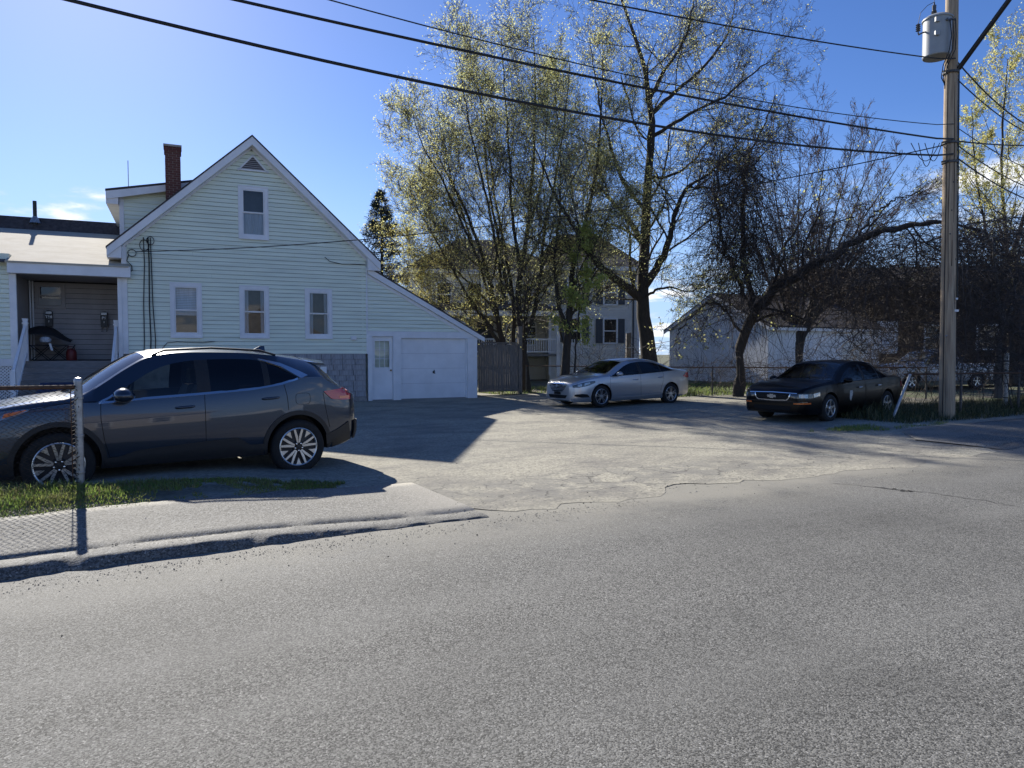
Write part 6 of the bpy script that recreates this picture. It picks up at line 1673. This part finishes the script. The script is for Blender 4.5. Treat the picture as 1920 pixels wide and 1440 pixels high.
# ------------------------------------------------------------------ white garage with board siding
gx = Vector((12.98, 36.0, 0)); GA = R(28)
wg = empty('white_garage', (12.98, 36.0, -.05), GA); tag(wg, 'white garage with vertical board siding and grey shingle roof behind the brush', 'garage')
LW, GW, EZ, AZ = 8.65, 7.5, 3.15, 4.95
MB().box(.05, LW-.05, .05, GW-.05, 0, EZ-.05).build('wall', 'garage_white', wg)
x = 0.0
while x < LW - .05:                       # long wall boards
    w_ = min(.30, LW-x); MB().box(x, x+w_-.012, -.02, .045, .05, EZ-.2).build('wall_board', 'garage_white', wg); x += .30
y = 0.0
while y < GW - .05:                       # gable boards, cut to the slope
    w_ = min(.30, GW-y); za = EZ-.1 + (AZ-EZ)*(1-abs(y-GW/2)/(GW/2)); zb = EZ-.1 + (AZ-EZ)*(1-abs(y+w_-GW/2)/(GW/2))
    MB().hexa([(-.025, y, .05), (.045, y, .05), (.045, y+w_-.012, .05), (-.025, y+w_-.012, .05)], [(-.025, y, za), (.045, y, za), (.045, y+w_-.012, zb), (-.025, y+w_-.012, zb)]).build('wall_board', 'garage_white', wg); y += .30
MB().add([(.05, .05, EZ-.06), (.05, GW-.05, EZ-.06), (.05, GW/2, AZ-.1), (LW-.05, .05, EZ-.06), (LW-.05, GW-.05, EZ-.06), (LW-.05, GW/2, AZ-.1)], [(0,1,2), (3,5,4), (0,2,5,3), (1,4,5,2)]).build('gable_core', 'garage_white', wg)
sl_ = (AZ-EZ)/(GW/2)
for sg in (0, 1):
    a, b = (-.3, GW/2) if sg == 0 else (GW+.3, GW/2)
    za, zb = EZ - .3*sl_, AZ
    MB().hexa([(-.25, a, za-.02), (LW+.25, a, za-.02), (LW+.25, b, zb-.02), (-.25, b, zb-.02)], [(-.25, a, za+.05), (LW+.25, a, za+.05), (LW+.25, b, zb+.05), (-.25, b, zb+.05)]).build('roof', 'roof_shingle', wg)
    MB().hexa([(-.24, a, za-.20), (-.20, a, za-.20), (-.20, b, zb-.20), (-.24, b, zb-.20)], [(-.24, a, za-.025), (-.20, a, za-.025), (-.20, b, zb-.025), (-.24, b, zb-.025)]).build('rake_board', 'white_trim', wg)
MB().box(-.2, LW+.2, -.28, -.24, EZ-.32, EZ-.09).build('fascia', 'white_trim', wg)
MB().box(LW-.04, LW+.06, -.045, .06, .05, EZ-.2).build('corner_board', 'white_trim', wg)
MB().box(5.6, 7.6, -.035, -.021, .05, 2.35).build('side_door', 'white_siding', wg)

# ------------------------------------------------------------------ brown brick block behind the brush
bb = empty('brick_building', (21.5, 44.0, 0), R(-6)); tag(bb, 'long brown brick building with dark roof behind the thicket at right', 'building')
MB().box(-3.0, 26, 0, 10, 0, 5.7).build('wall', 'brown_brick', bb)
MB().hexa([(-3.6, -.5, 5.7), (26.5, -.5, 5.7), (26.5, 10.5, 5.7), (-3.6, 10.5, 5.7)], [(-3.2, 3.0, 7.2), (26.5, 3.0, 7.4), (26.5, 8, 7.4), (-3.2, 8, 7.2)]).build('roof', 'dark_roof', bb)
for s in (1.6, 4.4, 7.4, 10.5, 13.5): simple_window(bb, s, 1.9, 1.1, 1.4, -.005)
MB().box(1.0, 2.2, -.06, -.01, 1.6, 3.6).build('garage_panel', 'garage_white', bb)

# ------------------------------------------------------------------ fences
def link_mesh(L_, h, pitch, wr, z0=.03, ragged=0.0):
    """Chain-link wires: each one a flat zigzag running up the fence."""
    n = int(L_/pitch); m = int(h/(pitch*.5)); V = []
    k = np.arange(m+1); z = z0 + k*(h/m)
    P = np.zeros((n, m+1, 3))
    for i in range(n):
        ph = (k + i) % 2
        P[i, :, 0] = i*pitch + pitch*(k % 2) * 1.0; P[i, :, 1] = .004*np.where(k % 2, 1, -1); P[i, :, 2] = z
    P[..., 0] += RNG.normal(0, pitch*.04, P[..., 0].shape)
    P[..., 1] += ragged*fbm(P[..., 0]*2, P[..., 2]*2, 5) 
    return tubes_np(P, np.full((n, m+1), wr), 3)
# left foreground fence: ends at the post by the SUV
pb = gnd(152, 924, .19)
lf = empty('chain_link_fence', (pb.x, pb.y, .14), R(31.5)); tag(lf, 'rusty chain-link fence ending in a steel post in front of the SUV', 'fence')
MB().tube([(0,0,-.1), (0,0,1.17)], .036, 16).build('end_post', 'galvanised', lf, smooth=40)
MB().lathe([(.040, 0), (.041, .03), (.030, .05), (0, .06)], 'z', 16, (0,0,1.165)).build('post_cap', 'galvanised', lf, smooth=40)
for z in (.25, .62, 1.0): MB().lathe([(.039, 0), (.042, .004), (.042, .022), (.039, .026)], 'z', 16, (0,0,z), cap=False).build('tension_band', 'galvanised', lf)
MB().tube([(-.035,0,1.125), (-3.0,0,1.14), (-6.0,0,1.14)], .021, 10).build('top_rail', 'rust', lf, smooth=40)
MB().box(-.072, -.062, -.006, .006, .02, 1.10).build('tension_bar', 'rust', lf)
for x in (-3.0,): MB().tube([(x,.03,-.1), (x,.03,1.12)], .025, 12).build('line_post', 'galvanised', lf)
V, F = link_mesh(3.6, 1.14, .058, .0046, .02, .02); V[:, 0] = -.07 - V[:, 0]
tag(raw('wire_mesh', V, F, 'rusty_wire', lf), kind='stuff')
# loose cut wire ends along the post
mb = MB()
for i in range(26):
    z = .05 + i*.042; mb.tube([(-.07, 0, z), (-.03+rnd.uniform(-.01,.03), -.03, z+.02), (-.05+rnd.uniform(-.02,.05), -.045, z+.045)], .0045, 3)
tag(mb.build('wire_ends', 'rusty_wire', lf), kind='stuff')

def back_fence(name, p0, p1, h, label, posts, mesh=True):
    d = Vector((p1[0]-p0[0], p1[1]-p0[1])); L_ = d.length; a = math.atan2(d.y, d.x)
    e = empty(name, (p0[0], p0[1], 0), a); tag(e, label, 'fence')
    MB().tube([(0,0,h), (L_*.5,.02,h-.03), (L_,0,h)], .021, 8).build('top_rail', 'rust', e)
    for t in posts: MB().tube([(L_*t,.03,-.1), (L_*t,.03,h+.03)], .030, 10).build('fence_post', 'grey_wire', e)
    V, F = link_mesh(L_, h, .075, .0022, .02, .05); tag(raw('wire_mesh', V, F, 'grey_wire', e), kind='stuff')
    return e
back_fence('chain_link_fence', (0.55, 27.9), (14.2, 24.3), 1.12, 'grey chain-link fence running behind the silver sedan and the leaning tree', (0.0, .17, .34, .5, .68, .84, 1.0))
pl_ = gnd(1668, 792, .04)
back_fence('chain_link_fence', (pl_.x+.5, pl_.y+.35), (18.5, 21.6), 1.12, 'sagging chain-link fence in the weeds beside the utility pole', (.22, .47, .75, 1.0))
lp = empty('leaning_post', (pl_.x, pl_.y, .0)); tag(lp, 'galvanised fence post leaning hard to the right beside the black sedan', 'post')
tp = at(1706, 704, pl_.y + .15) - Vector((pl_.x, pl_.y, 0))
MB().tube([(0,0,-.05), tp], .032, 14).build('post_tube', 'galvanised', lp, smooth=40)
MB().lathe([(.036,0),(.03,.03),(0,.04)], 'z', 12, tuple(tp)).build('post_cap', 'galvanised', lp)
gp_ = at(1885, 752, 19.9)
gp = empty('fence_post', (gp_.x, gp_.y, 0)); tag(gp, 'upright galvanised fence post with bands beside the pale forked trunk', 'post')
MB().tube([(0,0,0), (0,0,1.62)], .062, 14).build('post_tube', 'galvanised', gp, smooth=40)
for z in (.35, .75, 1.1, 1.38): MB().lathe([(.064,0),(.068,.005),(.068,.03),(.064,.035)], 'z', 14, (0,0,z), cap=False).build('post_band', 'grey_wire', gp)

# wooden gate between the garage and the maple
g0, g1 = gnd(897, 741), gnd(976, 739)
ga = math.atan2(g1.y-g0.y, g1.x-g0.x); gl = (g1-g0).length
gt = empty('wooden_gate', (g0.x, g0.y, .03), ga); tag(gt, 'weathered grey board fence panel beside the garage', 'fence')
x = 0.0
while x < gl - .02:
    w_ = rnd.uniform(.075, .13); w_ = min(w_, gl-x)
    h = 1.93 + rnd.uniform(-.03, .02)
    MB().hexa([(x, rnd.uniform(-.01,.01), .12), (x+w_-.008, rnd.uniform(-.01,.01), .12), (x+w_-.008, .02, .12), (x, .02, .12)], [(x, rnd.uniform(-.01,.01), h), (x+w_-.008, rnd.uniform(-.01,.01), h+rnd.uniform(-.02,.02)), (x+w_-.008, .02, h), (x, .02, h)]).build('fence_board', 'weathered_wood', gt)
    x += w_
for z in (.28, 1.0, 1.80): MB().box(0, gl, .022, .06, z, z+.09).build('fence_rail', 'weathered_wood', gt)
MB().box(-.01, gl-.12, -.03, .07, 1.95, 2.0).build('cap_rail', 'weathered_wood', gt)
MB().box(0, gl-.1, -.035, -.012, .12, .21).build('kick_board', 'weathered_wood', gt)
for x in (gl-.10,): MB().box(x, x+.15, -.05, .10, -.1, 2.62).build('gate_post', 'weathered_wood', gt)
wp = at(1178, 690, 31.0); wpo = empty('wooden_post', (wp.x, wp.y, 0)); tag(wpo, 'square weathered post in the back yard left of the large tree', 'post')
MB().hexa([(-.11,-.11,-.1),(.11,-.11,-.1),(.11,.11,-.1),(-.11,.11,-.1)], [(-.10,-.10,2.48),(.10,-.10,2.52),(.10,.10,2.5),(-.10,.10,2.46)]).build('post_body', 'weathered_wood', wpo)
MB().tube([(-3.0,.3,2.1),(-1.4,.2,1.8),(0,-.12,1.85),(1.1,.1,2.0),(2.4,.3,2.25)], .012, 5).build('clothes_line', 'white_trim', wpo)

# ------------------------------------------------------------------ house across the street, behind the camera (mirrored in the windows)
ax_ = empty('tan_house', (13.5, -13.5, 0), R(205)); tag(ax_, 'tan house with brown roof across the street, mirrored in the gable windows', 'house')
MB().box(-6, 6, 0, 9, 0, 2.9).build('wall', 'mortar', ax_)
MB().prism([(-6.5, 2.8), (6.5, 2.8), (0, 5.6)], -.4, 9.4).build('roof', 'foundation', ax_)
for s_ in (-3.6, 0, 3.6):
    for z_ in (1.0,): simple_window(ax_, s_, z_, .9, 1.4, -.005)
MB().box(-.5, .5, -.06, -.01, 0, .95).build('front_door', 'shutter', ax_)
# ------------------------------------------------------------------ utility pole with transformer and cables
mat('pole_wood', (0.52, 0.405, 0.275), 0.85, var=0.25, vscale=5, bump=0.6, bscale=40, stretch=(5, 5, .25), col2=(0.30, 0.215, 0.145))
mat('tank_grey', (0.36, 0.38, 0.39), 0.45, var=0.06, vscale=4)
mat('porcelain', (0.10, 0.10, 0.105), 0.25, var=0.1)
pp = gnd(1775, 788, .03); PX, PYY = pp.x, pp.y
pole = empty('utility_pole', (PX, PYY, .02)); tag(pole, 'tall weathered wooden utility pole carrying a grey transformer can', 'utility pole')
lean = -.0135
def pxz(z): return lean*z
zs_ = np.linspace(-.3, 11.5, 24)
MB().tube([(pxz(z), 0, z) for z in zs_], [.172 - .0042*z for z in zs_], 20).build('pole_shaft', 'pole_wood', pole, smooth=50)
MB().tube([(pxz(z)-.03, -.165+.005*z, z) for z in np.linspace(.0, 3.6, 8)], [.10,.10,.10,.098,.09,.08,.06,.03], 10).build('split_stub', 'pole_wood', pole, smooth=50)
MB().box(-.03, .10, -.185, -.160, 2.55, 2.60).build('pole_tag', 'white_trim', pole)
MB().box(.03, .08, -.180, -.155, 2.83, 2.87).build('pole_tag', 'white_trim', pole)
# checks, ground wire, staples and spikes on the shaft
for k_, (a_, z0, z1, w_) in enumerate(((-1.75, .3, 4.2, .012), (-1.2, 1.2, 3.4, .007), (-2.2, 2.8, 6.5, .006), (-1.5, 4.6, 7.8, .007), (-.9, 5.2, 7.4, .005), (-2.0, .2, 1.9, .009))):
    pts = []
    for z in np.linspace(z0, z1, 14):
        r_ = .172 - .0042*z + .001; aa = a_ + .05*math.sin(z*1.9+k_); pts.append((pxz(z)+r_*math.cos(aa), r_*math.sin(aa), z))
    ws = [w_*math.sin(math.pi*(i+.5)/14)**.5 for i in range(14)]
    MB().tube(pts, ws, 5).build('drying_crack', 'gap', pole)
gw = [(pxz(z) + (.172-.0042*z+.012)*math.cos(-2.6), (.172-.0042*z+.012)*math.sin(-2.6), z) for z in np.linspace(0, 8.3, 20)]
MB().tube(gw, .009, 6).build('ground_wire', 'black_wire', pole)
cv = [(pxz(z) + (.172-.0042*z+.02)*math.cos(-.75), (.172-.0042*z+.02)*math.sin(-.75), z) for z in np.linspace(2.9, 8.2, 16)]
MB().tube(cv, .016, 6).build('riser_cable', 'black_wire', pole)
for i_ in range(9):
    z = 1.2 + i_*.62 + rnd.uniform(-.1, .1); aa = rnd.uniform(-2.6, -.6); r_ = .172 - .0042*z
    MB().box(pxz(z)+r_*math.cos(aa)-.012, pxz(z)+r_*math.cos(aa)+.012, r_*math.sin(aa)-.012, r_*math.sin(aa)+.01, z, z+.03).build('staple', 'grey_wire', pole)
MB().tube([(pxz(2.1)-.15, -.15, 1.98), (pxz(2.1)-.02, -.20, 2.06), (pxz(2.1)+.02, -.19, 2.16)], .016, 6).build('loose_strap', 'galvanised', pole)
# transformer
tz0 = 8.22
tk = empty('transformer', (pxz(8.6)-.42, -.14, tz0+.12)); tk.parent = pole; tk.scale = (.82, .82, .86)
MB().lathe([(.34,0),(.355,.02),(.355,.96),(.385,.965),(.385,1.0),(.30,1.06),(0,1.09)], 'z', 32).build('tank', 'tank_grey', tk, smooth=35)
MB().lathe([(.05,1.07),(.05,1.10),(.075,1.12),(.05,1.14),(.075,1.16),(.05,1.18),(.075,1.20),(.05,1.22),(.055,1.36),(.02,1.38),(.02,1.44),(0,1.44)], 'z', 14, (-.10,0,0)).build('bushing', 'porcelain', tk, smooth=40)
MB().lathe([(.03,0),(.065,.02),(.035,.05),(.065,.07),(.035,.10),(.065,.12),(.035,.15),(.065,.17),(.03,.20),(0,.22)], 'z', 12, (-.56,-.05,.66)).build('lightning_arrester', 'porcelain', tk, smooth=40)
MB().tube([(-.56,-.05,.64),(-.54,-.05,.58),(-.42,-.04,.64),(-.35,-.03,.66)], .022, 6).build('arrester_bracket', 'grey_wire', tk)
MB().tube([(-.56,-.05,.88),(-.50,-.05,1.15),(-.30,-.03,1.35),(-.12,0,1.44)], .008, 5).build('jumper_wire', 'black_wire', tk)
MB().tube([(-.10,0,1.44),(-.08,.05,2.2),(0,.3,3.0)], .007, 5).build('jumper_wire', 'black_wire', tk)
for z in (.45, .80):
    MB().box(-.26, -.14, -.375, -.31, z, z+.11).build('bracket_lug', 'tank_grey', tk)
MB().box(.22, .36, .18, .36, .25, .75).build('mounting_bracket', 'grey_wire', tk)
for k, (a, b) in enumerate(((.55, .75), (.62, .72), (.5, .78))):
    MB().lathe([(.02,0),(.035,.01),(.035,.03),(.015,.05),(0,.055)], 'y', 8, (.05+.1*k, -.40, .84)).build('terminal', 'porcelain', tk)
    MB().tube([(.10+.08*k,-.40,.84),(.14+.06*k,-.44,.4),(.10+.08*k,-.42,.05),(-.02+.06*k,-.34,-.35),(-.02+.05*k,-.28,-.62),(.18,-.12,-.75-.05*k)], .013, 5).build('secondary_lead', 'black_wire', tk, smooth=60)
for z in (8.02, 6.42, 5.98):
    MB().lathe([(.165,0),(.175,.01),(.175,.05),(.165,.06)], 'z', 18, (pxz(z),0,z), cap=False).build('pole_band', 'grey_wire', pole)
    MB().tube([(pxz(z)-.16,-.14,z+.03),(pxz(z)-.30,-.18,z)], .02, 6).build('cable_clamp', 'grey_wire', pole)
# street-light arm reaching over the road
MB().tube([(pxz(8.1)+.10,-.12,8.1),(pxz(8.1)+.36,-.62,8.7),(pxz(8.1)+.95,-1.65,10.0),(pxz(8.1)+1.3,-2.25,10.5)], .055, 10).build('lamp_arm', 'black_plastic', pole, smooth=50)
MB().hexa([(1.3,-2.95,10.42),(1.55,-2.85,10.42),(1.55,-2.2,10.45),(1.3,-2.3,10.45)], [(1.36,-2.9,10.60),(1.50,-2.85,10.60),(1.50,-2.25,10.62),(1.36,-2.3,10.62)]).build('lamp_head', 'tank_grey', pole)
# overhead cables: (points on the photographed span) fitted with a sagging parabola along the road
def span_cable(name, pix, zpole, r, label, v=None, uend=-24, group='cables strung from the utility pole'):
    """pix: two photograph pixels on the cable; it hangs in the vertical plane through the pole parallel to the road."""
    u0, v0 = xy2uv(PX, PYY); v0 = v0 if v is None else v
    pts = [(u0, zpole)]
    for px, py in pix:
        rr = ray(px, py); t = v0/(rr.x*VA[0] + rr.y*VA[1]); pts.append((t*(rr.x*UA[0]+rr.y*UA[1]), EYE + rr.z*t))
    c = np.polyfit([p[0] for p in pts], [p[1] for p in pts], 2)
    uu = np.linspace(u0, uend, 60); z = np.polyval(c, uu); x, y = uv2xy(uu, np.full_like(uu, v0)); x[0], y[0] = PX-.1, PYY-.14
    o = MB().tube(list(zip(x, y, z)), r, 6).build(name, 'black_wire', smooth=60); tag(o, label, 'cable', group); return c
span_cable('overhead_cable', [(190, 15), (960, 188)], at(1762, 292, PYY).z, .021, 'lowest thick black cable crossing the sky from the pole to the upper left')
span_cable('overhead_cable', [(470, 6), (1100, 143)], at(1750, 264, PYY).z, .019, 'second black cable from the bottom, crossing in front of the maples')
span_cable('overhead_cable', [(640, 6), (1250, 156)], at(1765, 236, PYY).z, .009, 'thin wire between the thick cables, crossing the maple crowns')
span_cable('overhead_cable', [(1120, 2), (1440, 62)], at(1750, 114, PYY).z, .013, 'topmost cable meeting the pole just below the transformer')
# service drop to the house and cables leaving the pole to the right
def hang(name, a, b, sag, r, label, group='cables strung from the utility pole', parent=None):
    a, b = Vector(a), Vector(b); pts = []
    for i in range(33):
        t = i/32; p = a.lerp(b, t); p.z -= sag*4*t*(1-t); pts.append(p)
    o = MB().tube(pts, r, 6).build(name, 'black_wire', smooth=60); tag(o, label, 'cable', group)
hp = house_pt(-10.6, -.12, 4.52)
hang('service_cable', hp, (PX, PYY, at(1750, 268, PYY).z), .55, .013, 'service cable running across the green gable wall towards the pole')
zt_ = 8.0
for i, (a, b, sg, r, lab) in enumerate((
    ((1802, 112), (1960, 250), .25, .018, 'upper twisted cable dropping right from the transformer'),
    ((1798, 145), (1960, 262), .2, .015, 'second cable dropping right below the transformer'),
    ((1790, 236), (1960, 330), .1, .010, 'thin wire leaving the pole to the right'),
    ((1790, 264), (1960, 272), .05, .018, 'level cable leaving the pole to the right edge'),
    ((1790, 268), (1960, 362), .15, .014, 'cable sloping down right from the pole clamp'),
    ((1790, 292), (1960, 385), .15, .017, 'lowest cable sloping down right from the pole'))):
    p = at(a[0], a[1], PYY); q = at(b[0], b[1], PYY + 6); p.x = PX + lean*p.z + .1
    hang('pole_cable', p, q, sg, r, lab)
mb = MB()
for k, (x0, x1) in enumerate(((1708, 1762), (1722, 1752), (1734, 1766))):
    pts = []
    for t in np.linspace(0, 1, 14):
        pts.append(at(x0 + (x1-x0)*t, 268 + 34*math.sin(math.pi*t)*(1 if k != 1 else 1.3), PYY-.3))
    o = MB().tube(pts, .009, 5).build('slack_loop', 'black_wire', smooth=60); tag(o, ('widest', 'lowest', 'rightmost')[k] + ' loop of slack cable hanging left of the pole clamp', 'cable', 'slack loops at the pole')

# ------------------------------------------------------------------ grass, weeds, stones
mat('grass', (0.16, 0.255, 0.05), 0.6, var=0.25, vscale=3, trans=0.5, col2=(0.27, 0.29, 0.09))
mat('grass_dry', (0.26, 0.23, 0.11), 0.8, var=0.2, trans=0.3)
mat('weed', (0.075, 0.105, 0.04), 0.65, var=0.3, vscale=3, trans=0.3)
mat('pebble', (0.30, 0.285, 0.255), 0.9, var=0.3, vscale=3)
mat('pebble_dark', (0.06, 0.058, 0.055), 0.9, var=0.2)
def blades(x, y, z, h, w, lean_, m=3):
    n = len(x); a = RNG.random(n)*2*np.pi; d = np.stack([np.cos(a), np.sin(a), np.zeros(n)], -1); s_ = np.stack([-np.sin(a), np.cos(a), np.zeros(n)], -1)
    b = np.stack([x, y, z], -1); L = h[:, None]; bend = (lean_*(.3+RNG.random(n)))[:, None]
    p1 = b + np.array([0,0,1.])*L*.55 + d*L*bend*.3; p2 = b + np.array([0,0,1.])*L*(1-.25*bend) + d*L*bend
    W = w[:, None]
    V = np.stack([b - s_*W, b + s_*W, p1 + s_*W*.75, p1 - s_*W*.75, p2 + s_*W*.08, p2 - s_*W*.08], 1).reshape(-1, 3)
    i = np.arange(n)[:, None]*6
    F = np.concatenate([i + np.array([[0,1,2,3]]), i + np.array([[3,2,4,5]])], 0)
    return V, F
def grass_field(name, label, n, uvf, hmin, hmax, w, lean_, mats=('grass', 'grass_dry'), dry=.12, cat='grass'):
    u, v, keep, hs = uvf(n); u, v, hs = u[keep], v[keep], hs[keep]
    x, y = uv2xy(u, v); z = HT(u, v) + .0
    h = (hmin + (hmax-hmin)*RNG.random(len(u))**1.6)*hs
    V, F = blades(x, y, z, h, w*(.6+.8*RNG.random(len(u))), lean_)
    k = len(u); mi = (RNG.random(k) < dry).astype(int); o = raw(name, V, F, list(mats), mi=np.concatenate([mi, mi])); tag(o, label, cat, kind='stuff'); return o
def strip(n):
    u = RNG.uniform(-6, 3.5, n); t = RNG.random(n)
    lo = 7.42 + .6*sstep(0.8, 3.0, u) + .12*(fbm(u*3, u*0, 31)-.5); hi = 8.6 - .25*sstep(-1.0, 2.6, u)
    v = lo + (hi-lo)*t
    hs = (.30 + .7*fbm(u*2.5, v*2.5, 32))*(.45 + .7*sstep(0, .5, t))*(1-.35*sstep(-.2, 1.2, u)) + 1.3*np.clip((.9-u)/1.5, 0, 1)*fbm(u*1.7, v*2, 33)*sstep(.3, .8, t)
    return u, v, (fbm(u*3, v*3, 34) > (.30 + .10*sstep(-.3, 1.0, u) + .22*sstep(1.6, 3.3, u) + .10*(1-sstep(0, .12, t)))) & (u < 3.3), hs
grass_field('verge_grass', 'strip of green grass between the pavement and the SUV', 50000, strip, .03, .115, .0044, .8, dry=.26)
def weeds(n):
    u = RNG.uniform(15.0, 30, n); v = RNG.uniform(8.55, 11.6, n); e = 8.85 + .35*(fbm(u*1.1, u*0, 41)-.5)
    return u, v, (v > e) & (fbm(u*1.3, v*1.3, 42) > .25), .5 + fbm(u*.9, v*.9, 43)*1.3*np.clip((v-8.6)/1.0, .35, 1.2)
grass_field('roadside_weeds', 'dark weeds and grass round the foot of the utility pole', 34000, weeds, .06, .34, .006, .7, ('weed', 'grass_dry'), .3, 'weeds')
def patch(n):
    u = RNG.uniform(12.2, 16.2, n); v = RNG.uniform(8.2, 9.9, n); c = 9.05 - .12*(u-14)
    return u, v, (np.abs(v-c) < .42*np.clip((u-12.2)/1.5, .1, 1)*np.clip((16.4-u)/1.0, 0, 1)) & (fbm(u*2, v*3, 44) > .38), .6 + .6*fbm(u*2, v*2, 45)
grass_field('grass_patch', 'low green grass patch in front of the leaning fence post', 9000, patch, .03, .10, .005, .8)
def back(n):
    u = RNG.uniform(13.0, 29, n); v = RNG.uniform(18.6, 27, n)
    x, y = uv2xy(u, v); k = (v > yard_edge(u)[0] + .1) & (fbm(x*.9, y*.9, 46) > .40)
    return u, v, k, .7 + .6*fbm(u, v, 47)
grass_field('yard_grass', 'patchy yard grass along the back fence', 34000, back, .05, .22, .008, .6, ('grass', 'weed'), .4)
# tall weed stalks round the pole
def stones(name, label, n, uvf, smin, smax, m_):
    u, v = uvf(n); x, y = uv2xy(u, v); z = np.where(v < KERB_V, 0.0, HT(u, v) + .008)
    base = np.array([(1,0,0),(-.5,.87,0),(-.5,-.87,0),(.2,.1,.7),(-.25,.3,.55)]); s_ = (smin + (smax-smin)*RNG.random(n)**6)[:, None, None]
    a = RNG.random(n)*6.28; c, sn = np.cos(a), np.sin(a); Bv = base[None]*(1 + RNG.normal(0, .2, (n, 5, 3)))
    X = Bv[..., 0]*c[:, None] - Bv[..., 1]*sn[:, None]; Y = Bv[..., 0]*sn[:, None] + Bv[..., 1]*c[:, None]
    V = np.stack([X, Y, Bv[..., 2]], -1)*s_ + np.stack([x, y, z + .002], -1)[:, None]
    f = np.array([(0,1,4),(1,2,4),(2,0,3),(0,4,3),(2,3,4)]); F = (np.arange(n)[:, None, None]*5 + f[None]).reshape(-1, 3)
    o = raw(name, V.reshape(-1, 3), F, m_); tag(o, label, 'gravel', kind='stuff'); return o
stones('loose_gravel', 'loose pale pebbles scattered over the gravel lot', 9000, lambda n: (RNG.uniform(0, 17, n), 6.0 + 12*RNG.random(n)**1.3), .003, .014, 'pebble')
stones('dark_gravel', 'dark bits of broken asphalt scattered near the kerb', 1500, lambda n: (RNG.uniform(-4, 14, n), 6.35 + RNG.normal(0, .55, n)), .003, .013, 'pebble_dark')
# fallen branches at the foot of the leaning tree

stones('kerb_grit', 'fine sand and grit gathered along the foot of the kerb', 5200, lambda n: (RNG.uniform(-4, 5, n), 5.98 - np.abs(RNG.normal(0, .16, n)) + .05*np.sin(RNG.random(n)*6)), .002, .010, 'pebble')
# hairline cracks and tar drips in the road
def crack(px, w_, jit=.03, n=26):
    P_ = [gnd(x, y, .0035) for x, y in px]; L_ = [np.array(p) for p in P_]; c = smooth_line(L_, n)
    c[1:-1, :2] += RNG.normal(0, jit, (n-1, 2)); d = nrm(np.gradient(c, axis=0)); s_ = np.stack([-d[:, 1], d[:, 0], 0*d[:, 0]], -1)
    ww = (w_*(.35 + .9*RNG.random(n+1)))[:, None]; ww[0] = ww[-1] = .001
    V = np.stack([c - s_*ww, c + s_*ww], 1).reshape(-1, 3); i = np.arange(n)[:, None]*2
    o = raw('road_crack', V, i + np.array([[0, 2, 3, 1]]), 'pebble_dark', ROAD); return o
for px, w_ in (([(1555,905),(1640,913),(1720,922),(1800,932),(1925,952)], .008), ([(960,938),(1060,926),(1160,914),(1270,904)], .007), ([(1230,882),(1330,886),(1440,880),(1520,878)], .008), ([(1640,912),(1680,918),(1715,921)], .016)):
    crack(px, w_)
